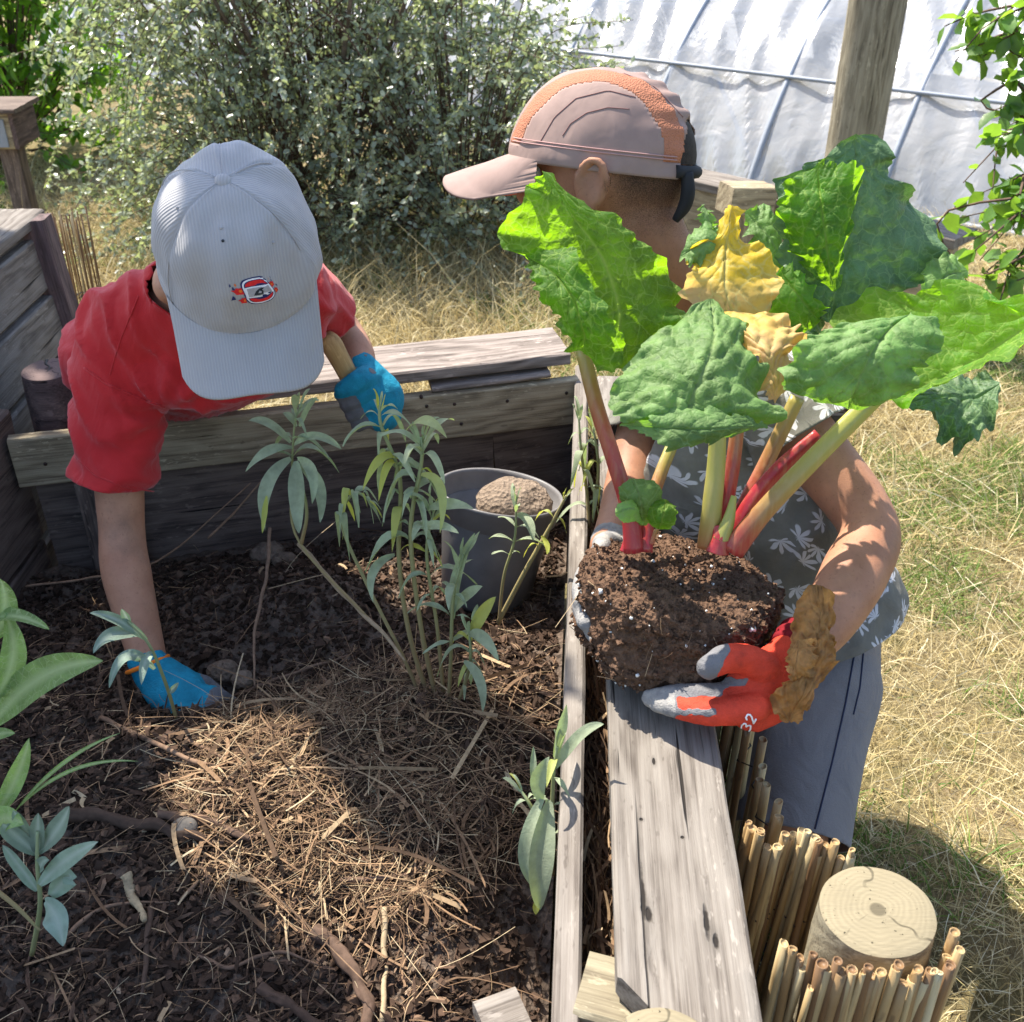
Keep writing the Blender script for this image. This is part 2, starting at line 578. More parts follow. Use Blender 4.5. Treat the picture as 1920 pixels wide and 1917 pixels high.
def mat_tint(name, stops, rough=.9, trans=0.0, spec=.15, nsc=200):
    """Colour picked per piece from the 'tint' attribute."""
    t = T(name)
    k = t.ramp(t.attr('tint'), stops)
    n = t.noise(t.pos(), nsc, 3)
    k = t.mix(t.fr(n, .3, .75, 0, .45), k, (.02, .014, .01)) if nsc else k
    s = t.bsdf(k, rough, spec)
    if trans:
        tr = t.n('BsdfTranslucent'); t.set(tr.inputs['Color'], k)
        s = t.mixs(trans, s, tr.outputs[0])
    return t.done(s)


W_GREY = mat_wood('weathered_grey_wood', (.26, .23, .20), (.175, .15, .127), (.07, .056, .047))
W_PLANK = mat_wood('weathered_plank_wood', (.25, .222, .19), (.178, .154, .13), (.075, .061, .05), knots=((.142, .031, .040, .0026), (.122, .027, .010, .0036), (.118, -.021, .018, .0030), (.097, -.027, .010, .0028), (.30, .012, .005, .0016), (.225, .028, .002, .002), (.205, -.008, .002, .002)), split=(.0315, -.01, .26))
W_BACK = mat_wood('weathered_brown_wood', (.33, .275, .24), (.20, .165, .14), (.075, .058, .05))
W_TAN = mat_wood('aged_tan_wood', (.42, .35, .235), (.28, .225, .145), (.11, .082, .055))
W_PALE = mat_wood('pale_cut_wood', (.31, .27, .185), (.23, .195, .13), (.10, .078, .055))
W_DARK = mat_wood('dark_brown_wood', (.21, .16, .13), (.135, .10, .083), (.045, .034, .03))  # darker brown than the face boards
W_PLUM = mat_wood('old_plum_brown_wood', (.19, .13, .12), (.115, .08, .075), (.04, .028, .027))
W_POST = mat_wood('grey_green_post_wood', (.33, .29, .21), (.215, .185, .13), (.085, .07, .05), grain=.5)


def mat_log_end(name, light, dark):
    t = T(name); c = t.coord()
    g = t.n('SeparateXYZ', Vector=c)
    w = t.noise(c, 18, 3)
    r = t.math('SQRT', t.math('ADD', t.math('POWER', g.outputs['X'], 2), t.math('POWER', g.outputs['Y'], 2)))
    ring = t.math('SINE', t.math('ADD', t.math('MULTIPLY', r, 1350), t.math('MULTIPLY', w, 34)))
    k = t.mix(t.fr(ring, -1, 1, .0, .30), light, dark)
    an_ = t.math('ADD', t.math('ARCTAN2', g.outputs['Y'], g.outputs['X']), t.math('MULTIPLY', t.noise(c, 22, 2), 2.2))
    rad_ = t.math('MULTIPLY', t.fr(t.math('SINE', t.math('MULTIPLY', an_, 3.0)), .988, .998), t.math('MULTIPLY', t.fr(r, .008, .014), t.fr(t.noise(c, 30, 2), .42, .55)))
    k = t.mix(rad_, k, tuple(x * .35 for x in dark))
    k = t.mix(t.fr(t.noise(c, 25, 4), .45, .7, 0, .6), k, tuple(x * .8 for x in light))
    k = t.mix(t.fr(r, .0055, .0075, 1, 0), k, tuple(x * .75 for x in dark))
    k = t.mix(t.fr(t.noise(c, 260, 2), .68, .74), k, tuple(x * .2 for x in dark))
    return t.done(t.bsdf(k, .85, .2, t.bump(t.noise(t.scale(c, (60, 400, 60)), 1, 3), .5, .0015)))


LOG_END = mat_log_end('sawn_log_end', (.25, .21, .135), (.15, .125, .08))
LOG_END_DARK = mat_log_end('dark_sawn_log_end', (.17, .12, .11), (.09, .06, .055))


def mat_soil(name, a, b, sc=1.0, perl=0.0):
    t = T(name); c = t.pos()
    n = t.noise(c, 60 * sc, 8, .7)
    v = t.vor(c, 150 * sc).outputs['Distance']
    k = t.mix(t.fr(n, .3, .7), a, b)
    k = t.mix(t.fr(v, 0, .25, .55, 0), k, tuple(x * .4 for x in a))
    if perl:
        vv = t.vor(c, 75); k = t.mix(t.fr(vv.outputs['Distance'], .10, .13, perl, 0), k, (.75, .73, .68))
    h = t.math('ADD', n, t.math('MULTIPLY', v, .7))
    return t.done(t.bsdf(k, .95, .1, t.bump(h, 1.0, .006)))


SOIL = mat_soil('bed_soil', (.065, .048, .037), (.18, .132, .10))
BALL = mat_soil('potting_compost', (.075, .042, .027), (.21, .125, .08), 1.6, 0)
CLOD = mat_soil('dry_clod', (.17, .125, .09), (.30, .23, .17))


def mat_ground():
    t = T('dry_ground'); c = t.pos()
    n = t.noise(c, 7, 6, .65); m = t.noise(c, 90, 5, .7)
    k = t.ramp(n, [(.32, (.18, .17, .06)), (.46, (.33, .265, .13)), (.6, (.42, .33, .18)), (.75, (.36, .26, .17))])
    k = t.mix(t.fr(m, .35, .7, .65, 0), k, (.09, .065, .035))
    return t.done(t.bsdf(k, .95, .1, t.bump(m, 1.0, .02)))


GROUND = mat_ground()
DRYGRASS = mat_tint('dry_grass', [(0, (.20, .16, .07)), (.3, (.44, .34, .15)), (.6, (.60, .49, .25)), (.85, (.70, .61, .38)), (1, (.74, .68, .50))], .7, .3, .25, 0)
GREENGRASS = mat_tint('green_grass', [(0, (.05, .11, .02)), (.5, (.13, .23, .04)), (1, (.27, .36, .08))], .6, .4, .3, 0)
CHIP = mat_tint('bark_chips', [(0, (.03, .019, .013)), (.35, (.085, .053, .037)), (.65, (.17, .105, .07)), (.85, (.28, .18, .115)), (.97, (.42, .31, .21)), (1, (.5, .4, .3))], .9, 0, .1, 260)
SHRED = mat_tint('bark_shreds', [(0, (.05, .032, .022)), (.3, (.18, .11, .065)), (.6, (.34, .21, .12)), (.85, (.50, .36, .21)), (1, (.62, .52, .34))], .85, .12, .15, 200)
STEMM = mat_tint('plant_stem', [(0, (.16, .10, .055)), (.35, (.30, .22, .10)), (.7, (.26, .28, .12)), (1, (.30, .36, .20))], .7, .1, .25, 0)
TWIG = mat_tint('bare_twigs', [(0, (.05, .035, .026)), (.4, (.16, .10, .07)), (.7, (.30, .19, .12)), (1, (.46, .36, .22))], .85, 0, .15, 150)
BARK = mat_plain('tree_bark', (.16, .12, .09), .95, .1, .4, 40, 1.0)

SAGE = mat_leaf('sage_leaf', (.33, .375, .25), (.40, .52, .14), None, .7, .34, .0015, .18, 90, patch=((.38, .40, .08), (.72, .70, .08)), spec=.22)
SAGE_BIG = mat_leaf('broad_sage_leaf', (.20, .31, .12), (.36, .56, .10), (.40, .50, .24), .65, .40, .001, .22, 70, spec=.22, net=110)
SAGE_BLUE = mat_leaf('blue_grey_sage_leaf', (.27, .35, .27), (.26, .40, .18), (.36, .43, .34), .72, .25, .0015, .15, 90, spec=.22)
RHU = mat_leaf('rhubarb_leaf', (.055, .135, .024), (.36, .70, .010), (.33, .48, .09), .58, .50, .0012, .3, 35, spec=.22, net=62)
RHU_GREY = mat_leaf('rhubarb_leaf_waxy_sky_sheen', (.118, .205, .062), (.28, .58, .03), (.22, .32, .11), .58, .30, .0012, .35, 35, spec=.28, net=62)  # paler copy: sky reflection on the waxy upper side put into the colour
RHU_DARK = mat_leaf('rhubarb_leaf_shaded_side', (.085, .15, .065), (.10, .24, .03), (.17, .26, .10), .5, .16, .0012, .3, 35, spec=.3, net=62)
RHU_YELLOW = mat_leaf('rhubarb_leaf_yellow', (.66, .45, .04), (.92, .62, .02), (.66, .57, .2), .55, .42, .0005, .25, 30, patch=((.64, .42, .22), (.80, .50, .22)), spec=.25, net=40)
RHU_DRY = mat_leaf('rhubarb_leaf_dry', (.34, .185, .06), (.55, .26, .06), (.46, .27, .1), .6, .35, .003, .4, 60, spec=.3)
BUSHL = mat_leaf('silver_shrub_leaf', (.28, .31, .22), (.42, .50, .18), None, .30, .3, .001, .35, 30, spec=.7)
GREENL = mat_leaf('green_shrub_leaf', (.09, .18, .03), (.34, .62, .04), None, .4, .45, .001, .3, 20)
TREEL = mat_leaf('tree_leaf', (.07, .15, .025), (.30, .52, .04), None, .35, .4, .001, .3, 20)


def mat_stalk():
    t = T('rhubarb_stalk'); c = t.pos()
    k = t.ramp(t.attr('tint'), [(0, (.36, .020, .030)), (.3, (.33, .055, .035)), (.6, (.30, .17, .05)), (1, (.34, .37, .08))])
    f = t.noise(t.scale(c, (170, 170, 12)), 1, 3)
    k = t.mix(t.fr(f, .45, .7, 0, .22), k, (.45, .34, .16))
    return t.done(t.bsdf(k, .38, .5, t.bump(f, .4, .001), Subsurface_Weight=.1, Subsurface_Radius=(.008, .004, .002)))


STALK = mat_stalk()


def mat_cane():
    t = T('bamboo_cane'); c = t.pos()
    k = t.ramp(t.attr('tint'), [(0, (.17, .095, .045)), (.3, (.31, .20, .09)), (.6, (.42, .305, .15)), (.85, (.48, .385, .21)), (1, (.52, .45, .29))])
    f = t.noise(t.scale(c, (240, 240, 9)), 1, 4)
    k = t.mix(t.fr(f, .5, .72, 0, .7), k, (.20, .10, .035))
    b = t.noise(t.scale(c, (90, 90, 30)), 1, 2)
    k = t.mix(t.fr(b, .64, .7, 0, .5), k, (.09, .055, .03))
    return t.done(t.bsdf(k, .5, .35, t.bump(f, .3, .001)))


CANE = mat_cane()


def mat_glove(name, knit, rubber, dusty):
    """Knitted back with a dipped rubber palm; 'dip' 0 knit, 1 rubber, 2 dusty rubber."""
    t = T(name); c = t.pos()
    n = t.noise(c, 70, 4); w = t.attr('dip')
    ws = t.math('ADD', w, t.math('MULTIPLY', t.math('SUBTRACT', t.noise(c, 160, 3), .5), .35))
    kn = t.mix(t.fr(n, .3, .7), tuple(x * .72 for x in knit), knit)
    kn = t.mix(t.fr(t.noise(c, 38, 4, .7), .56, .72, 0, .55), kn, tuple(x * .35 + .01 for x in knit))
    ru = t.mix(t.fr(n, .3, .7), tuple(x * .75 for x in rubber), rubber)
    du = t.mix(t.fr(t.noise(c, 45, 4, .7), .35, .65), rubber, dusty)
    k = t.mix(t.fr(ws, .44, .56), kn, ru)
    k = t.mix(t.fr(ws, 1.3, 1.7), k, du)
    h = t.math('ADD', t.noise(c, 500, 2), t.math('ADD', t.math('MULTIPLY', t.fr(ws, .44, .56), .8), t.math('MULTIPLY', t.noise(t.scale(c, (1, 1, 2.5)), 55, 3, .5, 1.0), 1.2)))
    return t.done(t.bsdf(k, .72, .22, t.bump(h, .55, .0022)))


GLOVE_B = mat_glove('blue_garden_glove', (.012, .25, .38), (.16, .16, .17), (.24, .23, .22))
GLOVE_R = mat_glove('red_garden_glove', (.66, .06, .028), (.175, .17, .175), (.33, .31, .28))
SKIN_A = mat_skin('skin_tan', (.46, .235, .145), (.37, .175, .105))
SKIN_B = mat_skin('skin_warm', (.39, .19, .112), (.30, .135, .076))
HAIR = mat_plain('dark_hair', (.022, .014, .010), .7, .3, .5, 200, .8)
RED_T = mat_cloth('red_cotton', (.53, .026, .028), (.43, .018, .021))
BLUE_G = mat_plain('blue_glove_knit', (.0, .27, .42), .7, .25, .2, 120, .5)
GREY_G = mat_plain('grey_rubber_coating', (.175, .17, .175), .75, .2, .25, 90, .8)
GREY_DIRTY = mat_plain('dusty_grey_rubber_coating', (.29, .275, .255), .85, .15, .3, 60, .9)
RED_G = mat_plain('red_glove_knit', (.62, .055, .026), .75, .2, .22, 70, .5)
RED_CUFF = mat_plain('dark_red_cuff', (.20, .012, .018), .85, .15, .2, 200, .8)
ORANGE = mat_plain('orange_cuff', (.75, .19, .02), .8, .2, .1)
WHITE_INK = mat_plain('white_print', (.8, .8, .8), .7, .2, .05)
SHORTS = mat_cloth('blue_grey_cotton', (.165, .155, .160), (.215, .20, .20), 700, .9, .1, .7)
SEAM = mat_plain('dark_stitching', (.035, .04, .07), .9, .1, .1)
POT = mat_plain('dark_grey_plastic', (.165, .155, .15), .42, .4, .15, 30, .15)
PIPE = mat_plain('galvanised_pipe', (.26, .285, .33), .5, .4, .1, 30, .1)
HANDLE = mat_wood('turned_tool_handle', (.55, .36, .16), (.42, .26, .11), (.22, .12, .05), .2, .6, .55)
STEEL = mat_plain('dull_steel', (.35, .35, .36), .4, .5, .1, 60, .2, Metallic=.9)
WIRE = mat_plain('dark_wire', (.03, .027, .025), .6, .4, .1)
NAIL = mat_plain('rusty_nail', (.045, .028, .022), .8, .3, .2)
PERLITE = mat_plain('white_perlite', (.72, .70, .66), .9, .2, .1)
STONE = mat_plain('grey_stone', (.13, .115, .10), .9, .2, .3, 40, .8)
EYEW = mat_plain('eye_white', (.7, .68, .65), .3, .5, .05)
EYED = mat_plain('eye_iris', (.03, .018, .01), .2, .5, .05)


def mat_cord(name, col):
    """Pale corduroy: fine ribs run down each panel."""
    t = T(name); c = t.pos()
    rib = t.math('SINE', t.math('MULTIPLY', t.attr('rib'), 2000))
    k = t.mix(t.fr(rib, -1, 1, .5, 0), col, tuple(x * .78 for x in col))
    k = t.mix(t.fr(t.noise(c, 30, 4), .4, .75, 0, .35), k, tuple(x * .8 for x in col))
    h = t.math('ADD', t.math('MULTIPLY', rib, .10), t.noise(c, 24, 3, .5, .6))
    return t.done(t.bsdf(k, .9, .15, t.bump(h, .35, .006), Sheen_Weight=.25))


CAP_W = mat_cord('pale_corduroy', (.37, .36, .365))


def mat_nylon(name, col, mesh=False):
    t = T(name); c = t.pos()
    k = t.mix(t.fr(t.noise(c, 40, 4), .3, .7), tuple(x * .85 for x in col), col)
    if mesh:
        v = t.vor(c, 480).outputs['Distance']
        k = t.mix(t.fr(v, .12, .3, .75, 0), k, tuple(x * .45 for x in col)); h = v
    else:
        h = t.noise(t.scale(c, (1, 1, .5)), 34, 2, .5, .6)
    return t.done(t.bsdf(k, .75, .25, t.bump(h, .35, .005)))


CAP_O = mat_nylon('dusty_pink_nylon', (.30, .205, .175))
CAP_O2 = mat_nylon('dusty_pink_nylon_band', (.46, .265, .24))
CAP_MESH = mat_nylon('orange_mesh', (.42, .165, .09), True)
CAP_UNDER = mat_nylon('coral_lining', (.70, .19, .11))
STRAP = mat_plain('black_webbing', (.02, .02, .022), .8, .3, .2)
BUCKLE = mat_plain('grey_plastic_buckle', (.25, .25, .24), .5, .4, .1)


def mat_print():
    """Grey-olive cotton printed with white palm sprigs."""
    t = T('palm_print_cotton'); c = t.coord()
    p = t.scale(c, (1, 1, 1), (0, 0, 0), (0, R(20), R(-25)))
    s = t.n('SeparateXYZ', Vector=p)
    uv = t.n('CombineXYZ', X=s.outputs['X'], Y=s.outputs['Z']).outputs[0]
    SCL = 36.0
    jit = t.n('VectorMath', operation='ADD'); t.set(jit.inputs[0], uv)
    nz = t.n('TexNoise', Scale=60.0, Detail=2.0); t.set(nz.inputs['Vector'], uv)
    sc_ = t.n('VectorMath', operation='SCALE'); t.set(sc_.inputs[0], nz.outputs['Color']); sc_.inputs['Scale'].default_value = .006
    t.set(jit.inputs[1], sc_.outputs[0])
    v = t.vor(jit.outputs[0], SCL, rand=.75, dims='2D')
    sub = t.n('VectorMath', operation='SUBTRACT')
    t.set(sub.inputs[0], jit.outputs[0])
    t.set(sub.inputs[1], v.outputs['Position'])
    q = t.n('SeparateXYZ', Vector=sub.outputs[0])
    ang = t.math('ARCTAN2', q.outputs['Y'], q.outputs['X'])
    rr = t.math('SQRT', t.math('ADD', t.math('POWER', q.outputs['X'], 2), t.math('POWER', q.outputs['Y'], 2)))
    cc = t.n('SeparateColor'); t.set(cc.inputs[0], v.outputs['Color'])
    ph = t.math('MULTIPLY', cc.outputs[0], 6.28)
    pet = t.math('ABSOLUTE', t.math('SINE', t.math('ADD', t.math('MULTIPLY', ang, 4.5), ph)))
    half = t.math('COSINE', t.math('MULTIPLY', t.math('ADD', ang, t.math('MULTIPLY', ph, 2.0)), 1.0))
    lim = t.math('MULTIPLY', t.math('MULTIPLY', t.math('POWER', pet, .8), t.fr(half, -.75, .3, .18, 1)), .0162)
    f = t.fr(t.math('SUBTRACT', lim, rr), 0, .0022)
    base = t.mix(t.fr(t.noise(c, 30, 4), .3, .7), (.135, .127, .105), (.185, .175, .150))
    k = t.mix(t.math('MULTIPLY', f, .85), base, (.58, .56, .56))
    h = t.math('ADD', t.math('MULTIPLY', t.noise(c, 900, 2), .1), t.noise(c, 20, 3, .5, 1.2))
    return t.done(t.bsdf(k, .85, .15, t.bump(h, .55, .008)))


PRINT = mat_print()


def mat_film():
    t = T('polythene_film'); c = t.pos()
    w = t.noise(t.scale(c, (1, 1, 1)), 9, 4, .5, .8)
    h = t.math('ADD', t.math('MULTIPLY', t.attr('fold'), 1.0), t.math('MULTIPLY', w, .4))
    nb = t.bump(h, .6, .03)
    df = t.n('BsdfDiffuse'); df.inputs['Color'].default_value = (.80, .82, .86, 1); t.set(df.inputs['Normal'], nb)
    tr = t.n('BsdfTranslucent'); tr.inputs['Color'].default_value = (.80, .82, .86, 1); t.set(tr.inputs['Normal'], nb)
    gl = t.n('BsdfGlossy'); gl.inputs['Roughness'].default_value = .16; t.set(gl.inputs['Normal'], nb)
    tp = t.n('BsdfTransparent')
    a = t.mixs(.52, df.outputs[0], tr.outputs[0])
    b = t.mixs(.36, a, tp.outputs[0])
    fre = t.n('Fresnel', IOR=1.45); t.set(fre.inputs['Normal'], nb)
    return t.done(t.mixs(t.math('ADD', t.math('MULTIPLY', fre.outputs[0], .9), .06), b, gl.outputs[0]))


FILM = mat_film()
# where the left tree's leaf clumps throw their shade: (x, y at z=.4, radius, twigs, height of the clump)
SHADE = [(-.44, .64, .16, 44, 2.3), (-.62, .80, .16, 44, 2.2), (-.31, .60, .12, 32, 2.2), (-.55, .45, .16, 40, 2.35), (-.19, .50, .10, 24, 2.3), (-.47, .80, .10, 26, 2.4), (-.34, .44, .13, 30, 2.2),
         (-.42, 1.17, .14, 44, 2.5), (-.27, 1.12, .08, 20, 2.4), (-.64, 1.02, .15, 40, 2.4), (-.62, 1.30, .17, 44, 2.6), (-.10, .968, .11, 70, 2.2), (-.36, 1.32, .12, 30, 2.6),
         (-.80, 1.25, .18, 40, 2.7), (-.85, .9, .18, 40, 2.5), (-.85, .6, .2, 40, 2.4), (-.95, 1.6, .2, 36, 2.8), (-.60, 1.60, .13, 24, 2.8)]
# ------------------------------------------------------------------ world, sun, camera
SUN_FROM = Vector((-.36, .40, .85)).normalized()
w = bpy.data.worlds.new('World'); SC.world = w; w.use_nodes = True
wt = w.node_tree; bg = wt.nodes['Background']
sky = wt.nodes.new('ShaderNodeTexSky'); sky.sky_type = 'NISHITA'; sky.sun_disc = False
sky.sun_elevation = math.asin(SUN_FROM.z); sky.sun_rotation = math.atan2(SUN_FROM.x, SUN_FROM.y)
sky.air_density = 1.0; sky.dust_density = 1.5; sky.altitude = 50
wt.links.new(sky.outputs[0], bg.inputs['Color']); bg.inputs['Strength'].default_value = .15
sl = bpy.data.lights.new('sun', 'SUN'); sl.energy = 4.7; sl.angle = R(.53); sl.color = (1, .94, .83)
so = bpy.data.objects.new('sun', sl); COL.objects.link(so)
so.rotation_euler = (-SUN_FROM).to_track_quat('-Z', 'Y').to_euler(); so.location = (-3, 3, 6)

cam = bpy.data.cameras.new('camera'); cam.sensor_width = 36; cam.sensor_fit = 'HORIZONTAL'; cam.lens = 36 * FPX / 1920
cam.clip_start = .02; cam.clip_end = 2000
co = bpy.data.objects.new('camera', cam); COL.objects.link(co)
co.location = (0, 0, CZ); co.rotation_euler = (R(90) - PITCH, 0, 0)
cam.dof.use_dof = True; cam.dof.focus_distance = 1.22; cam.dof.aperture_fstop = 14
SC.camera = co
SC.view_settings.view_transform = 'Standard'; SC.view_settings.look = 'None'
SC.view_settings.exposure = 1.3; SC.view_settings.gamma = 1

# ------------------------------------------------------------------ ground
def ground_z(x, y):
    return .24 * math.exp(-((x - .75) / .33) ** 2 - ((y - .62) / .48) ** 2) + .035 * noise.noise(Vector((x * .8, y * .8, 3))) + .012 * noise.noise(Vector((x * 4, y * 4, 9)))


gx = np.concatenate([np.linspace(-400, -7, 8), np.linspace(-6, 7, 131), np.linspace(8, 400, 8)])
gy = np.concatenate([np.linspace(-400, -1, 6), np.linspace(-.8, 9, 99), np.linspace(10, 400, 8)])
V = [(x, y, ground_z(x, y) if abs(x) < 8 and -1 < y < 10 else 0) for y in gy for x in gx]
nx = len(gx)
F = [(j * nx + i, j * nx + i + 1, (j + 1) * nx + i + 1, (j + 1) * nx + i) for j in range(len(gy) - 1) for i in range(nx - 1)]
g = obj('ground', V, F, GROUND, origin=(0, 0, 0)); tag(g, kind='structure')

# ------------------------------------------------------------------ raised bed
RFAR, RNEAR = Vector((.115, 1.78, 0)), Vector((.018, .30, 0))
BL, BR = Vector((-.80, 1.49, 0)), Vector((.118, 1.712, 0))
bed = thing('raised_bed', (-.3, 1.1, 0), 'weathered wooden raised bed full of dark mulch that the two people lean over', 'raised bed')
zv = Vector((0, 0, 1))


def up(p, z): return Vector((p.x, p.y, z))


def off(p, q, d):
    t = (q - p).normalized(); return Vector((t.y, -t.x, 0)) * d   # to the right of p->q


# long side: inner rail, wide cap plank over the outer wall
o_ = off(RNEAR, RFAR, .012)
beam('inner_rail', up(RNEAR + o_, .37), up(RFAR + o_, .37), .0235, .26, W_GREY, bed, nseg=60, seed=1, rough=.0016)
pn, pf = Vector((.1365, .462, .52)), Vector((.199, 1.66, .52))
beam('top_plank', pn, pf, .110, .026, W_PLANK, bed, nseg=120, seed=2, rough=.0012, cut0=.125, gouges=((.20, -.022, .035, .004, .008), (.12, .030, .02, .005, .009), (.26, -.018, .03, .003, .005), (.055, .03, .02, .006, .007)))
beam('outer_wall_board', Vector((.165, .30, .25)), Vector((.215, 1.70, .25)), .03, .505, W_DARK, bed, nseg=30, seed=3)
a, b_ = PZ(1085, 1800, .512), PZ(1250, 1850, .512)
beam('cut_block', Vector((.058, .545, .487)), Vector((.140, .520, .487)), .062, .03, W_PALE, bed, nseg=12, seed=4)
# far side: cap plank, face board, lower dark boards
t_ = (BR - BL).normalized(); nrm = Vector((-t_.y, t_.x, 0))   # pointing away from the camera
BLx, BRx = BL - t_ * .0, BR
beam('top_plank', up(BL + nrm * .078 + t_ * .15, .524), up(BR + nrm * .078 - t_ * .012, .536), .125, .022, W_BACK, bed, nseg=60, seed=5)
beam('thin_batten', up(BR + nrm * .030 - t_ * .26, .507), up(BR + nrm * .028 - t_ * .05, .513), .045, .010, W_BACK, bed, nseg=16, seed=6)
beam('face_board', up(BL + nrm * .012, .456), up(BR + nrm * .012, .458), .024, .088, W_TAN, bed, nseg=60, seed=7)
beam('lower_board', up(BL + nrm * .036 + t_ * .02, .30), up(BR + nrm * .036 - t_ * .15, .31), .024, .25, W_DARK, bed, nseg=40, seed=8)
beam('lower_board', up(BR + nrm * .036 - t_ * .145, .30), up(BR + nrm * .036 + t_ * .02, .31), .022, .25, W_DARK, bed, nseg=16, seed=28)
beam('foot_board', up(BL + nrm * .04, .12), up(BR + nrm * .04, .12), .026, .16, W_DARK, bed, nseg=30, seed=9)
# left side going towards the camera
LN = Vector((-.845, .60, 0))
beam('side_board', up(BL + Vector((-.02, .05, 0)), .41), up(LN, .41), .024, .24, W_DARK, bed, nseg=30, seed=10)
beam('side_board', up(BL + Vector((-.022, .05, 0)), .17), up(LN, .17), .026, .22, W_DARK, bed, nseg=30, seed=11)
beam('end_board', Vector((-.86, .31, .26)), Vector((.16, .26, .26)), .028, .50, W_DARK, bed, nseg=30, seed=12)


def log(name, base, top_z, r, side_m, end_m, parent, seed=0, lean=(0, 0), crackdir=None):
    """Round post with a sawn top; its top face is a child of its own."""
    base = Vector(base); H = top_z - base.z
    n = 48
    V, F = [], []
    rows = 14
    for i in range(rows + 1):
        z = H * i / rows
        for j in range(n):
            th = 2 * math.pi * j / n
            rr = r * (1 + .03 * math.sin(2 * th + seed) + .02 * noise.noise(Vector((math.cos(th) * 2, math.sin(th) * 2, z * 5 + seed))))
            if i == rows: rr -= .002
            if crackdir is not None:
                dth = abs((th - crackdir + math.pi) % (2 * math.pi) - math.pi)
                if dth < .12: rr *= .80
            V.append(base + Vector((rr * math.cos(th) + lean[0] * z, rr * math.sin(th) + lean[1] * z, z)))
    for i in range(rows):
        for j in range(n):
            F.append((i * n + j, i * n + (j + 1) % n, (i + 1) * n + (j + 1) % n, (i + 1) * n + j))
    me_v = len(V)
    o = obj(name, V, F, side_m, parent)
    top = V[rows * n:rows * n + n]
    c = sum(top, Vector()) / n
    W2 = [c + (p - c) * k + Vector((0, 0, .0005 * noise.noise(p * 60) + (.0015 if k < .95 else 0))) for k in (1.0, .93, .6, .3) for p in top]
    F2 = [(i * n + j, i * n + (j + 1) % n, (i + 1) * n + (j + 1) % n, (i + 1) * n + j) for i in range(3) for j in range(n)]
    W2.append(c + Vector((0, 0, .0015))); F2 += [(3 * n + j, 3 * n + (j + 1) % n, len(W2) - 1) for j in range(n)]
    me = make_mesh('sawn_top', [tuple(p - c) for p in W2], F2); me.materials.append(end_m)
    for p in me.polygons: p.use_smooth = True
    o2 = bpy.data.objects.new('sawn_top', me); COL.objects.link(o2)
    o2.parent = o; o2.location = c - ORG[o.name]
    ORG[o2.name] = c
    if crackdir is not None:
        d = Vector((math.cos(crackdir), math.sin(crackdir), 0)); e = Vector((-d.y, d.x, 0))
        pts = [c + d * r * .82, c + d * r * .45 + e * .003, c + d * r * .1 - e * .002, c - d * r * .3 + e * .004]
        mb = MB(); mb.add(*tube([p + Vector((0, 0, .0012)) for p in catmull(pts, 10)], [.0028, .0024, .0016, .0006], 6))
        mb.build('crack', WIRE, o2)
    return o


log('corner_post', (.301, .571, 0), .555, .048, W_PALE, LOG_END, bed, 1)
log('corner_post', (.112, .446, 0), .55, .044, W_POST, LOG_END, bed, 3, crackdir=2.4)
log('corner_post', (-.768, 1.625, 0), .562, .046, W_PLUM, LOG_END_DARK, bed, 5, crackdir=2.0)
beam('wall_stake', up(BL + t_ * .125 - nrm * .004, .2), up(BL + t_ * .125 - nrm * .004, .41), .085, .014, W_DARK, bed, roll_up=(nrm.x, nrm.y, 0), nseg=12, seed=13)
# small off-cut lying at the near end
wedge = thing('wood_offcut', PZ(940, 1900, .43), 'small pale wood offcut at the bottom edge beside the inner rail', 'wood scrap')
beam('offcut_block', PZ(905, 1935, .445), PZ(985, 1905, .445), .05, .02, W_GREY, wedge, nseg=8, seed=14)
# nail heads
for (u, v, Y) in ((800, 762, 0), (795, 787, 0), (852, 758, 0), (790, 745, 0), (951, 752, 0), (1062, 737, 0), (85, 870, 0), (865, 795, 0)):
    a_, b2 = (u - 960) / FPX, (958.5 - v) / FPX
    dv = Vector((a_, CP + b2 * SP, -SP + b2 * CP)); c0 = Vector((0, 0, CZ))
    k = (BL + Vector((0, 0, 0)) - c0).dot(nrm) / dv.dot(nrm)
    pnt = c0 + dv * k
    V, F = tube([pnt + nrm * .004, pnt - nrm * .0012], .0032, 8)
    obj('nail', V, F, NAIL, bed)

# ------------------------------------------------------------------ the soil inside
HOLE = PZ(345, 1300, .33)


def soil_z(x, y):
    yb = BL.y + (x - BL.x) * (t_.y / t_.x)
    z = .335
    d = yb - y
    z -= .10 * max(0, 1 - d / .5) ** .8
    z += .035 * math.exp(-((x + .22) ** 2 / .05 + (y - .90) ** 2 / .018))
    z += .05 * math.exp(-((x + .52) ** 2 / .05 + (y - .75) ** 2 / .06))
    z += .03 * math.exp(-((x + .12) ** 2 / .02 + (y - 1.02) ** 2 / .02))
    z += .045 * math.exp(-((x + .33) ** 2 / .02 + (y - 1.36) ** 2 / .012))
    z -= .055 * math.exp(-((x - HOLE.x - .03) ** 2 / .010 + (y - HOLE.y - .035) ** 2 / .004))
    z -= .075 * math.exp(-((x - .03) ** 2 / .004 + (y - .66) ** 2 / .02))
    z -= .03 * math.exp(-((x - .0) ** 2 / .01 + (y - 1.42) ** 2 / .03))
    z += .016 * noise.noise(Vector((x * 9, y * 9, 1))) + .010 * noise.noise(Vector((x * 24, y * 24, 5))) + .006 * noise.noise(Vector((x * 55, y * 55, 8))) + .003 * noise.noise(Vector((x * 130, y * 130, 2)))
    return z


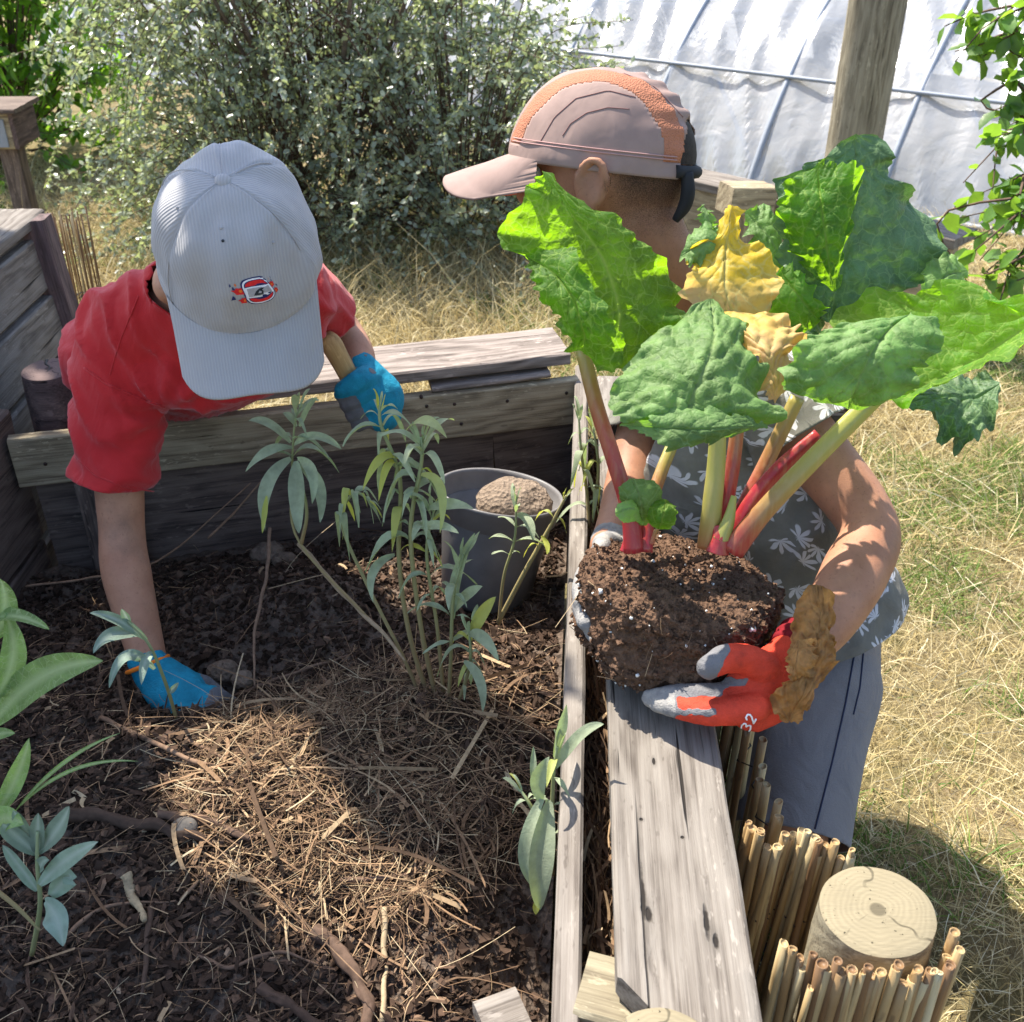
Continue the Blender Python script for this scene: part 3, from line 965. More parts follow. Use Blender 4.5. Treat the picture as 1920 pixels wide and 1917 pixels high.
sx = np.linspace(-.84, .075, 300); sy = np.linspace(.33, 1.74, 420)
V = []
for yy in sy:
    xr = RNEAR.x + (RFAR.x - RNEAR.x) * (yy - RNEAR.y) / (RFAR.y - RNEAR.y)
    for xx in sx:
        k = (xx + .84) / .915
        x = -.84 + k * (xr + .84 - .004)
        yb = BL.y + (x - BL.x) * (t_.y / t_.x) + .02
        y = min(yy, yb)
        V.append((x, y, soil_z(x, y)))
n = len(sx)
F = np.array([(j * n + i, j * n + i + 1, (j + 1) * n + i + 1, (j + 1) * n + i) for j in range(len(sy) - 1) for i in range(n - 1)])
s = obj('soil', np.array([tuple(v) for v in V]), F, SOIL, origin=(-.3, 1, .3)); tag(s, kind='structure')
# strip of earth and litter between the inner rail and the outer wall
V = []; F = []
for j in range(90):
    y = .35 + j * 1.32 / 89
    xl = RNEAR.x + (RFAR.x - RNEAR.x) * (y - RNEAR.y) / (RFAR.y - RNEAR.y) + .022
    for i in range(7):
        x = xl + i * (.085 / 6)
        V.append((x, y, .405 + .012 * noise.noise(Vector((x * 40, y * 40, 3))) + .02 * noise.noise(Vector((x * 9, y * 9, 7)))))
F = [(j * 7 + i, j * 7 + i + 1, (j + 1) * 7 + i + 1, (j + 1) * 7 + i) for j in range(89) for i in range(6)]
s = obj('soil_strip', V, F, SOIL, origin=(.1, 1, .4)); tag(s, kind='structure')

# ------------------------------------------------------------------ mulch: bark chips, shreds and straw
def sample(n, fn, xr, yr):
    out = []
    while len(out) < n:
        x, y = random.uniform(*xr), random.uniform(*yr)
        if random.random() < fn(x, y): out.append((x, y))
    return out


def in_bed(x, y, m=.0):
    xr = RNEAR.x + (RFAR.x - RNEAR.x) * (y - RNEAR.y) / (RFAR.y - RNEAR.y)
    yb = BL.y + (x - BL.x) * (t_.y / t_.x)
    return -.82 < x < xr - m and .36 < y < yb - m


def dens(x, y):
    if not in_bed(x, y, .012): return 0
    d = 1.0
    if y > 1.12 + .15 * noise.noise(Vector((x * 5, y * 5, 0))): d = .33 if x > -.12 else .15
    d *= .55 + .8 * max(0, noise.noise(Vector((x * 8, y * 8, 4))) + .4)
    if math.hypot((x - HOLE.x - .03) / .13, (y - HOLE.y - .05) / .09) < 1: d *= .12
    if math.hypot((x - .02) / .07, (y - .66) / .14) < 1: d *= .25
    return d


CUBE_V = np.array([(-1.1, -.35, -.5), (.5, -1, -.7), (1.15, .1, -.3), (-.35, .95, -.6), (-.8, -.25, .55), (.35, -.6, 1), (.85, .45, .5), (-.6, .5, .8)], float) * .55
CUBE_F = np.array([(0, 3, 2, 1), (4, 5, 6, 7), (0, 1, 5, 4), (1, 2, 6, 5), (2, 3, 7, 6), (3, 0, 4, 7)])
NCH = 17000
pts = sample(NCH, dens, (-.82, .1), (.36, 1.72))
pos = np.array([(x, y, soil_z(x, y) + random.uniform(-.002, .009)) for x, y in pts])
M = rotmats(NCH, .6)
size = np.stack([RNG.gamma(1.5, .0060, NCH) + .0035, RNG.gamma(1.6, .0019, NCH) + .0018, RNG.uniform(.0012, .0045, NCH)], 1)
M = M * size[:, None, :]
V1, F1 = scatter(CUBE_V, CUBE_F, M, pos)
tint = np.clip(RNG.beta(1.5, 3.4, NCH), 0, 1)
# crumbs
NCR = 16000
pts = sample(NCR, lambda x, y: 1.0 if in_bed(x, y, .01) else 0, (-.82, .1), (.36, 1.72))
pos = np.array([(x, y, soil_z(x, y) + random.uniform(-.001, .004)) for x, y in pts])
Mc = rotmats(NCR) * (RNG.gamma(2, .0022, NCR) + .002)[:, None, None]
V2, F2 = scatter(CUBE_V, CUBE_F, Mc, pos)
V, F, A = join([(V1, F1, np.repeat(tint, 8)), (V2, F2, np.repeat(RNG.beta(1.3, 4, NCR) * .8, 8))])
o = obj('bark_mulch', V, F, CHIP, smooth=False, attrs={'tint': A}, origin=(-.3, 1, .33)); tag(o, kind='stuff', label='dark bark chips and crumbs of compost covering the bed', cat='mulch')

NS = 9000
dS = lambda x, y: dens(x, y) * (1.0 if math.hypot((x + .19) / .20, (y - .90) / .20) < 1 else .13)
pts = sample(NS, dS, (-.82, .1), (.36, 1.72))
base = np.array([(x, y, soil_z(x, y) + random.uniform(.003, .018)) for x, y in pts])
ang = RNG.uniform(0, 2 * math.pi, NS)
dv = np.stack([np.cos(ang), np.sin(ang), RNG.normal(0, .18, NS)], 1); dv /= np.linalg.norm(dv, axis=1)[:, None]
L = RNG.gamma(1.7, .014, NS) + .008
bend = RNG.normal(0, 1, (NS, 3)) * (L * .55)[:, None]; bend[:, 2] = -np.abs(bend[:, 2]) * .35
wd = RNG.choice([.0007, .0011, .0022, .0050], NS, p=[.62, .26, .09, .03])
side = np.cross(dv, np.array([0, 0, 1.0]) + RNG.normal(0, .5, (NS, 3)))
V, F = strands(base, dv, L, wd, bend, 6, side, taper=False)
# keep strands above the soil
for i in range(len(V)):
    x, y, z = V[i]
    zz = soil_z(x, y) + .0015
    if z < zz: V[i, 2] = zz
tS = np.clip(RNG.beta(1.8, 1.6, NS), 0, 1)
o = obj('straw_shreds', V, F, SHRED, smooth=True, attrs={'tint': np.repeat(tS, 12)}, origin=(-.3, 1, .34)); tag(o, kind='stuff', label='loose dry straw and curled bark shreds lying on the mulch', cat='straw')
# straw in the narrow strip
NT = 2400
yy = RNG.uniform(.38, 1.6, NT); xx = .018 + .0655 * (yy - .3) + RNG.uniform(.024, .075, NT)
base = np.stack([xx, yy, np.full(NT, .405) + RNG.uniform(.0, .04, NT)], 1)
ang = RNG.normal(math.pi / 2, .6, NT)
dv = np.stack([np.cos(ang) * .5, np.sin(ang), RNG.normal(0, .35, NT)], 1); dv /= np.linalg.norm(dv, axis=1)[:, None]
L = RNG.gamma(2, .014, NT) + .008
V, F = strands(base, dv, L, RNG.choice([.0009, .0016, .0035], NT), RNG.normal(0, .3, (NT, 3)) * L[:, None] * .6, 5, None, taper=False)
xl = .018 + .0655 * (V[:, 1] - .3)
V[:, 0] = np.clip(V[:, 0], xl + .0245, xl + .085); V[:, 2] = np.clip(V[:, 2], .39, .47)
o = obj('straw_litter', V, F, SHRED, attrs={'tint': np.repeat(np.clip(RNG.beta(2, 2, NT), 0, 1), 10)}, origin=(.1, 1, .4)); tag(o, kind='stuff', label='rusty straw packed between the inner rail and the wide plank', cat='straw')


def twig(pix, r, label, tintv, name='twig', z0=None, sub=(), group='twigs lying on the mulch', r_end=None):
    """A dead stick through photo points lying just above the soil (or at given depth)."""
    pts = []
    for p in pix:
        if len(p) == 3: pts.append(P(*p))
        else:
            q = PZ(p[0], p[1], .36)
            for _ in range(6): q = PZ(p[0], p[1], soil_z(q.x, q.y) + r * .8 + .006)
            pts.append(q)
    pts = catmull(pts, max(10, len(pts) * 6) if r < .005 else 60)
    pts = [p + Vector((noise.noise(p * 40), noise.noise(p * 40 + Vector((5, 0, 0))), noise.noise(p * 40 + Vector((0, 9, 0))))) * r * .8 for p in pts]
    rr = lerp_list([r, r * .95, r * .8, r_end or r * .45], len(pts))
    rr = [a * (1 + .25 * noise.noise(p * 70)) for a, p in zip(rr, pts)]
    V, F = tube(pts, rr, 20 if r > .005 else 8)
    if r > .005:
        nn = 20
        W3 = []
        for i, v in enumerate(V):
            c_ = pts[min(i // nn, len(pts) - 1)]; v = Vector(v); d_ = v - c_
            th_ = (i % nn) / nn * 6.283; al = i // nn
            k_ = 1 + .30 * noise.noise(Vector((math.cos(th_) * 2.4, math.sin(th_) * 2.4, al * .12 + r * 900))) + .16 * noise.noise(Vector((math.cos(th_) * 6, math.sin(th_) * 6, al * .35)))
            W3.append(c_ + d_ * k_)
        V = W3
    o = obj(name, V, F, TWIG, attrs={'tint': [tintv] * len(V)})
    return tag(o, label, 'twig', group)


twig([(190, 1345), (300, 1400), (430, 1445), (560, 1445), (640, 1415)], .0032, 'long curved reddish vine stem crossing the sunlit mulch', .62)
twig([(350, 1385), (450, 1440), (560, 1495), (700, 1500)], .0026, 'thin straight grey stick crossing under the curved reddish stem', .5)
twig([(110, 1530), (230, 1540), (330, 1560), (420, 1580)], .007, 'thick dark rotten branch half buried in the left of the mulch', .12)
twig([(300, 1530), (400, 1545), (470, 1580)], .006, 'brown branch stub ending in the sunlit mulch', .35)
twig([(235, 1642), (250, 1680), (270, 1725)], .0052, 'short pale green cut stick in the dark mulch', .98)
twig([(722, 1705), (722, 1790), (716, 1917)], .0034, 'straight pale reed standing at the bottom of the mulch', .93, r_end=.0030)
twig([(590, 1745), (640, 1790), (680, 1860), (690, 1930)], .0075, 'thick grey brown branch at the bottom edge of the bed', .3, r_end=.006)
twig([(490, 1850), (560, 1900), (600, 1930)], .0055, 'dark forked branch at the very bottom of the picture', .2, r_end=.008)
twig([(280, 1700), (276, 1780), (262, 1870)], .0034, 'thin dark upright stick below the pale green cut stick', .22)
twig([(440, 1305), (560, 1260), (655, 1230)], .0028, 'reddish stick leaning across the back of the mulch', .5)
twig([(505, 990, 1.52), (500, 1080, 1.47), (478, 1180, 1.42), (478, 1285, 1.37)], .0026, 'thin bare brown stem standing behind the mulch mound', .55)
twig([(560, 1020, 1.40), (640, 1110, 1.36), (720, 1190, 1.32), (760, 1240, 1.30)], .0032, 'pale bent stem running down to the sage clump', .85)
twig([(600, 1265), (640, 1310), (655, 1340)], .0022, 'short thin twig beside the sunlit straw', .6)
twig([(340, 1690), (420, 1600), (480, 1565), (560, 1530)], .0022, 'wiry pale root arching over the dark mulch', .7)
twig([(120, 1760), (200, 1700), (330, 1690)], .0022, 'thin pale runner below the small sage on the left', .6)
twig([(370, 1790), (430, 1815), (520, 1785), (600, 1810)], .0024, 'crooked thin stick low in the mulch', .5)
twig([(640, 1650), (760, 1640), (850, 1560)], .0032, 'reddish bent stem between the straw and the rail', .45)
twig([(50, 1100, 1.62), (160, 1085, 1.60), (300, 1050, 1.57), (470, 905, 1.60)], .0018, 'long thin dry stem leaning on the dark back wall', .6)
twig([(390, 1010, 1.58), (440, 960, 1.60), (500, 890, 1.62)], .0018, 'second thin dry stem against the dark back wall', .6)

# lumps of dry earth near the blue glove
for (u, v, r_, lb) in ((420, 1262, .020, 'grey brown earth lump by the blue glove in the hole'), (455, 1275, .014, 'small grey stone right of the blue glove'), (398, 1285, .012, 'smallest grey stone touching the blue glove'), (500, 1040, .026, 'rounded tan clod on the dark slope'), (535, 1050, .017, 'smaller tan clod beside the rounded one'), (345, 1555, .013, 'pale stone by the small sage on the left')):
    q = PZ(u, v, .30)
    for _ in range(6): q = PZ(u, v, soil_z(q.x, q.y) + r_ * .4)
    V, F = ellipsoid(q, (Vector((1, 0, 0)), Vector((0, 1, 0)), zv), (r_ * 1.2, r_, r_ * .8), 22, 14)
    V = [p + (p - q).normalized() * r_ * .35 * noise.noise(p * 60) for p in V]
    o = obj('earth_clod', V, F, CLOD if r_ > .013 else STONE); tag(o, lb, 'clod', 'clods on the soil')

# ------------------------------------------------------------------ bamboo screens
def canes(root, spots, rmin, rmax, top, lean, seed, wire_z, gap=.0):
    rnd = random.Random(seed)
    ends = []
    for i, p in enumerate(spots):
        p = Vector((p[0], p[1], 0)) + Vector((rnd.gauss(0, .0016), rnd.gauss(0, .0016), 0)); r = rnd.uniform(rmin, rmax)
        h = top(i, p) + rnd.uniform(-.016, .016)
        l = Vector((lean[0], lean[1], 0)) + Vector((rnd.uniform(-.03, .03), rnd.uniform(-.03, .03), 0))
        b = Vector((p.x, p.y, 0.01)) + l * (0 - h); e = Vector((p.x, p.y, h))
        pts = catmull([b, b.lerp(e, .5) + Vector((rnd.uniform(-.002, .002), rnd.uniform(-.002, .002), 0)), e], 14)
        nodes = [rnd.uniform(0, 1) for _ in range(3)]
        rr = [r * (1 + .13 * sum(math.exp(-((k / 13 - q) / .03) ** 2) for q in nodes)) for k in range(14)]
        n = 10
        split = rnd.random() < .45
        V, F = tube(pts, rr, n, cap=False, flat=rnd.uniform(.62, 1.0), up=(math.cos(i * 2.1), math.sin(i * 2.1), 0))
        # hollow top: inner wall goes down again
        m = len(V)
        c = pts[-1]
        V += [c + (q - c) * .80 for q in V[m - n:m]]
        V += [q - Vector((0, 0, .0018)) for q in V[m:m + n]]
        for j in range(n):
            F.append((m - n + j, m - n + (j + 1) % n, m + (j + 1) % n, m + j))
            F.append((m + j, m + (j + 1) % n, m + n + (j + 1) % n, m + n + j))
        F.append(tuple(m + n + j for j in range(n)))
        if split:
            V = [Vector(q) for q in V]
            for j in range(3):
                V[m - n + j] = V[m - n + j] - Vector((0, 0, rnd.uniform(.003, .014)))
        tv = min(1, max(0, rnd.gauss(.42 if rmin > .003 else .2, .28)))
        obj('cane', V, F, CANE, root, attrs={'tint': [tv] * len(V)})
        ends.append((p, r, l, h))
    mb = MB()
    for z in wire_z:
        path = []
        for i, (p, r, l, h) in enumerate(ends):
            c = Vector((p.x, p.y, 0)) + l * (z - h)
            nx_ = ends[min(i + 1, len(ends) - 1)][0] - ends[max(i - 1, 0)][0]
            o_ = Vector((nx_.y, -nx_.x, 0)).normalized() * (r + .001) * (1 if i % 2 else -1)
            path.append(Vector((c.x, c.y, z)) + o_)
        if len(path) > 1: mb.add(*tube(path, .0009, 6))
    mb.build('wire', WIRE, root)


scr = thing('bamboo_screen', (.30, .65, 0), 'split bamboo cane screen wrapped round the pale log at the lower right', 'bamboo screen', None)
line = []
for i in range(36):      # along the outer side, far end to near
    y = 1.45 - i * (1.45 - .735) / 35
    line.append((.268 + .012 * (y - 1.2) + .006 * math.sin(i * 1.7), y))
arc = [PZ(u, v, .50) for u, v in ((1402, 1545), (1425, 1575), (1455, 1590), (1487, 1560), (1512, 1585), (1540, 1598), (1568, 1600), (1598, 1612))]
line += [(p.x, p.y) for p in even(arc, 27)]
canes(scr, [Vector((x, y, 0)) for x, y in line[:36]], .0042, .0060, lambda i, p: .485, (.02, .0), 3, (.30, .44))
canes(scr, [Vector((x, y, 0)) for x, y in line[36:]], .0036, .0052, lambda i, p: .503, (.05, .02), 4, (.40,))
front = even([Vector((x, y, 0)) for x, y in ((.222, .548), (.242, .524), (.268, .514), (.300, .5115), (.332, .516), (.352, .532), (.361, .556))], 37)
canes(scr, front, .0036, .0051, lambda i, p: .533 + .018 * min(1, i / 9) - .004 * math.sin(i * 1.3), (.0, .0), 5, (.42,))

scr2 = thing('bamboo_screen', (-.86, 2.1, 0), 'thin reddish bamboo screen standing behind the tall grey planter on the left', 'bamboo screen', None)
sp = []
for i in range(26):
    q = P(80 + i * 3.0, 412, 2.13)
    sp.append(Vector((q.x, q.y + .02 * (i % 3), 0)))
canes(scr2, sp, .0011, .0021, lambda i, p: P(100, 412, 2.13).z, (.012, 0), 6, (.5,))

# ------------------------------------------------------------------ tall planter on the left
pl = thing('tall_planter', (-1.2, 1.5, 0), 'tall grey plank planter at the left edge beside the dark round post', 'planter')
PX = -.905
for k, (z0, z1) in enumerate(((.575, .672), (.46, .565), (.345, .45), (.23, .335), (.10, .22))):
    beam('side_board', Vector((PX + .012 * k, 1.96 - .0 * k, (z0 + z1) / 2)), Vector((PX + .012 * k, .7, (z0 + z1) / 2)), .024, z1 - z0, W_GREY if k else W_GREY, pl, roll_up=(-.06, 0, 1), nseg=40, seed=30 + k)
beam('top_plank', Vector((PX - .045, 2.03, .70)), Vector((PX - .045, .7, .70)), .115, .022, W_GREY, pl, nseg=40, seed=40)
beam('corner_post', Vector((PX + .055, 1.985, 0)), Vector((PX + .012, 1.985, .708)), .048, .048, W_PLUM, pl, roll_up=(0, 1, 0), nseg=24, seed=41)
beam('back_board', Vector((PX - .02, 2.02, .35)), Vector((-1.9, 2.02, .35)), .024, .66, W_GREY, pl, nseg=30, seed=42)
V, F = [], []
for j in range(12):
    for i in range(8):
        x, y = -1.9 + i * (.95 / 7), .7 + j * (1.28 / 11)
        V.append((x, y, .60 + .02 * noise.noise(Vector((x * 6, y * 6, 2)))))
F = [(j * 8 + i, j * 8 + i + 1, (j + 1) * 8 + i + 1, (j + 1) * 8 + i) for j in range(11) for i in range(7)]
obj('soil_fill', V, F, SOIL, pl)

# ------------------------------------------------------------------ post, low bed and box in the background
c = P(1605, 250, 3.2)
pole = thing('wooden_pole', (c.x, c.y, 0), 'tall round weathered wooden pole in front of the white tunnel', 'pole')
pts = [Vector((c.x, c.y, -.05)), Vector((c.x, c.y, 1.2)), Vector((c.x, c.y, 2.7))]
pts = catmull(pts, 60); n = 40
V, F = tube(pts, .080, n)
V = [Vector(v) for v in V]
for i, v in enumerate(V):
    d = Vector((v.x - c.x, v.y - c.y, 0)); th = math.atan2(d.y, d.x)
    k = 1 + .02 * noise.noise(Vector((math.cos(th) * 3, math.sin(th) * 3, v.z * 1.5))) - .018 * max(0, noise.noise(Vector((math.cos(th) * 14, math.sin(th) * 14, v.z * 1.2))))
    V[i] = Vector((c.x + d.x * k, c.y + d.y * k, v.z))
me = make_mesh('shaft', [(v.z, v.x - c.x, v.y - c.y) for v in V], F); me.materials.append(W_POST)
for p in me.polygons: p.use_smooth = True
o = bpy.data.objects.new('shaft', me); COL.objects.link(o); o.parent = pole
o.matrix_basis = Matrix(((0, 1, 0, 0), (0, 0, 1, 0), (1, 0, 0, 0), (0, 0, 0, 1)))

lb = thing('low_bed', P(1360, 360, 3.6), 'low grey timber bed behind the boy in the orange cap', 'garden bed')
a, b_ = PZ(1285, 330, .34), PZ(1470, 372, .34)
d = (b_ - a).normalized()
ORG[lb.name] = Vector(lb.location)
beam('top_plank', a - d * .3, b_ + d * .6, .15, .03, W_GREY, lb, nseg=30, seed=50)
nb_ = Vector((-d.y, d.x, 0))
beam('side_board', up(a - d * .3 - nb_ * .05, .20), up(b_ + d * .6 - nb_ * .05, .20), .03, .25, W_TAN, lb, nseg=30, seed=51)
beam('foot_board', up(a - d * .3 - nb_ * .055, .04), up(b_ + d * .6 - nb_ * .055, .04), .03, .09, W_GREY, lb, nseg=30, seed=53)
q = P(1398, 372, 3.25)
blk = thing('timber_block', (q.x, q.y, q.z - .06), 'square tan timber block standing by the low grey bed', 'wood block')
beam('block', P(1358, 372, 3.25), P(1440, 372, 3.30), .09, .085, W_TAN, blk, nseg=10, seed=52)
beam('block_stand', Vector((q.x, q.y + .03, 0)), Vector((q.x, q.y + .03, P(1398, 395, 3.25).z)), .06, .06, W_TAN, blk, roll_up=(0, 1, 0), nseg=10, seed=54)
beam('bracket', P(1440, 362, 3.30), P(1500, 366, 3.36), .035, .03, W_PALE, blk, nseg=8, seed=55)

bx0 = PZ(-8, 292, .22)
box = thing('wooden_box', (bx0.x, bx0.y, 0), 'small wooden box on a post at the upper left edge', 'box')
fx = P(-2, 246, 3.9)
zb = P(15, 284, 3.9).z; zt = P(15, 208, 3.9).z
beam('front_panel', Vector((fx.x - .11, fx.y, (zb + zt) / 2)), Vector((fx.x + .048, fx.y, (zb + zt) / 2)), .016, zt - zb, W_TAN, box, nseg=10, seed=60)
beam('side_panel', Vector((fx.x + .058, fx.y - .011, (zb + zt) / 2)), Vector((fx.x + .058, fx.y + .19, (zb + zt) / 2)), .016, zt - zb, W_PLUM, box, nseg=10, seed=61)
beam('roof', Vector((fx.x - .14, fx.y + .08, zt + .012)), Vector((fx.x + .090, fx.y + .08, zt + .012)), .24, .016, W_DARK, box, nseg=10, seed=62)
beam('metal_plate', Vector((fx.x + .01, fx.y - .0125, zb + .008)), Vector((fx.x + .01, fx.y - .0125, zb + .105)), .042, .005, PIPE, box, roll_up=(0, 1, 0), nseg=4, seed=63)
beam('leg', Vector((fx.x, fx.y + .07, 0)), Vector((fx.x, fx.y + .07, zb)), .07, .07, W_DARK, box, roll_up=(0, 1, 0), nseg=10, seed=64)

# ------------------------------------------------------------------ polythene tunnel
tun0, tun1 = PZ(1290, 330, .02), PZ(1900, 440, .02)
ax_ = (tun1 - tun0); ax_.z = 0; ax_.normalize()
inw = Vector((-ax_.y, ax_.x, 0))
if inw.y < 0: inw = -inw
org = Vector((tun0.x, tun0.y, 0))
tun = thing('polytunnel', org, 'white polythene tunnel greenhouse with grey hoops across the back', 'polytunnel')
RT, F0 = 1.9, R(27)


def arcp(s, f, r=RT):
    return org + ax_ * s + inw * (RT * math.cos(F0) - r * math.cos(f)) + Vector((0, 0, r * math.sin(f) - RT * math.sin(F0)))


S0, S1 = -5.2, 3.4
hoops = [.30 + .58 * k for k in range(-9, 6)]
ns, nf = 460, 90
fs = np.linspace(F0 - R(2), math.pi - F0, nf)
V, A = [], []
for i in range(ns + 1):
    s_ = S0 + (S1 - S0) * i / ns
    k = ((s_ - .30) / .58) % 1.0
    sag = math.sin(math.pi * k) ** .7
    for f in fs:
        zf = (f - F0) / (math.pi - 2 * F0)
        dg = s_ * 1.0 + f * .55
        fold = .030 * (.6 - abs(math.sin(dg * 15 + 2.5 * noise.noise(Vector((s_ * 1.2, f * 2, 0)))))) * max(0, noise.noise(Vector((s_ * .9, f * 2.2, 3))) + .45)
        fold += .018 * (.4 - abs(noise.noise(Vector((dg * 8, f * 2.5 - s_ * .6, 8)))) * 1.6)
        fold += .02 * max(0, noise.noise(Vector((s_ * 1.6 + f * 1.2, f * 1.5, 5))))
        V.append(arcp(s_, f, RT + .012 - .025 * sag + fold * (1 if f < 2 else .3)))
        A.append(fold * 30)
m = nf
F = np.array([(i * m + j, (i + 1) * m + j, (i + 1) * m + j + 1, i * m + j + 1) for i in range(ns) for j in range(m - 1)])
obj('film', np.array([tuple(v) for v in V]), F, FILM, tun, attrs={'fold': A})
for h in hoops:
    V, F = tube([arcp(h, f, RT + .010) for f in np.linspace(F0 - R(3), math.pi - F0 + R(3), 50)], .0135, 10)
    obj('hoop', V, F, PIPE, tun)
for fa, rr in ((R(42.5), .009), (R(27.5), .012), (R(66), .01)):
    V, F = tube([arcp(s_, fa, RT + .024) for s_ in np.linspace(S0, S1, 40)], rr, 8)
    obj('rail', V, F, PIPE, tun)
for fa in (R(54), R(80)):
    V, F = tube([arcp(s_, fa, RT - .05) for s_ in np.linspace(S0, S1, 40)], .012, 8)
    obj('purlin', V, F, PIPE, tun)
for h in hoops[::2]:
    V, F = tube([arcp(h, R(50), RT - .02), arcp(h + .55, R(30), RT - .12)], .010, 8)
    obj('brace', V, F, PIPE, tun)
# end walls
for s_ in (S0, S1):
    pts = [arcp(s_, f, RT) for f in np.linspace(F0, math.pi - F0, 40)]
    V = [p for p in pts] + [Vector((p.x, p.y, 0)) for p in pts]
    F = [(i, i + 1, 41 + i, 40 + i) for i in range(39)]
    obj('end_film', V, F, FILM, tun, attrs={'fold': [0] * len(V)})
# ------------------------------------------------------------------ grass
def avoid(x, y):
    """True where no grass grows: beds, planter, tunnel, log foot."""
    if -.9 < x < .30 and .2 < y < BL.y + (x - BL.x) * (t_.y / t_.x) + .17: return True
    if x < -.86 and .4 < y < 2.06: return True
    if .2 < x < .36 and .4 < y < .66: return True
    p = Vector((x, y, 0)) - org
    if p.dot(inw) > .02: return True
    return False


def green_here(x, y):
    return noise.noise(Vector((x * 1.7 + 3, y * 1.7, 11))) + .5 * noise.noise(Vector((x * 6, y * 6, 2)))


def grass_patch(n, xr, yr, far=True):
    out = []
    while len(out) < n:
        x, y = random.uniform(*xr), random.uniform(*yr)
        if avoid(x, y): continue
        out.append((x, y))
    return np.array(out)


def tinted_blades(name, n, xr, yr, hmul, wmul, green_bias, mat, label, flat=.6, thr=None):  # grass blades, each with a random tint
    XY = grass_patch(n * (3 if thr is not None else 1), xr, yr)
    gh = np.array([green_here(x, y) for x, y in XY])
    if thr is not None:
        keep = (gh + RNG.normal(0, .12, len(gh))) > thr
        XY = XY[keep][:n]
    n = len(XY)
    base = np.array([(x, y, ground_z(x, y) - .004) for x, y in XY])
    ang = RNG.uniform(0, 2 * math.pi, n)
    t = np.abs(RNG.normal(0, flat, n))
    dv = np.stack([np.cos(ang) * np.sin(t), np.sin(ang) * np.sin(t), np.cos(np.minimum(t, 1.45))], 1)
    dv[:, 2] = np.maximum(dv[:, 2], .08); dv /= np.linalg.norm(dv, axis=1)[:, None]
    L = (RNG.gamma(3, .013, n) + .015) * hmul
    bend = np.stack([np.cos(ang) * L * .5, np.sin(ang) * L * .5, -L * RNG.uniform(.05, .5, n)], 1) + RNG.normal(0, .12, (n, 3)) * L[:, None]
    V, F = strands(base, dv, L, (RNG.uniform(.0014, .0034, n)) * wmul, bend, 4)
    o = obj(name, V, F, mat, attrs={'tint': np.repeat(np.clip(RNG.beta(2.4, 2.0, n), 0, 1), 8)}, origin=(.8, 2, 0))
    return tag(o, label, 'grass', kind='stuff')


tinted_blades('dry_grass', 125000, (.28, 2.1), (.45, 3.6), .72, .72, 0, DRYGRASS, 'straw coloured dry grass on the right beside the boy', .9)
tinted_blades('dry_grass', 60000, (-2.6, 2.4), (1.9, 5.2), 1.25, 1.6, 0, DRYGRASS, 'dry yellow grass behind the raised bed', .75)
tinted_blades('green_grass', 42000, (.28, 2.2), (.8, 3.6), .75, 1.2, 0, GREENGRASS, 'green patches growing through the dry grass on the right', .6, .10)
tinted_blades('green_grass', 16000, (-2.6, 1.6), (2.2, 4.8), 1.0, 1.7, 0, GREENGRASS, 'green tufts in the grass behind the bed', .6, .16)
tinted_blades('tall_grass', 9000, (-2.6, 1.1), (2.7, 3.9), 2.6, 1.5, 0, DRYGRASS, 'taller seeding grass along the foot of the bush', .35)
# loose hay stalks lying on the dry grass
NH = 1700
XY = grass_patch(NH, (.3, 1.9), (.5, 3.2))
base = np.array([(x, y, ground_z(x, y) + random.uniform(.012, .03)) for x, y in XY]); ang = RNG.uniform(0, 2 * math.pi, NH)
dv = np.stack([np.cos(ang), np.sin(ang), RNG.normal(0, .12, NH)], 1); dv /= np.linalg.norm(dv, axis=1)[:, None]
L = RNG.uniform(.05, .16, NH)
bend = np.stack([-np.sin(ang), np.cos(ang), np.zeros(NH)], 1) * (RNG.normal(0, .35, NH) * L)[:, None]; bend[:, 2] = -.02
V, F = strands(base, dv, L, RNG.uniform(.0012, .0026, NH), bend, 6)
pass
tag(obj('hay', V, F, DRYGRASS, attrs={'tint': np.repeat(np.clip(RNG.normal(.85, .12, NH), 0, 1), 12)}, origin=(.8, 2, 0)), 'long pale hay stalks lying loose on the dry grass', 'hay', kind='stuff')


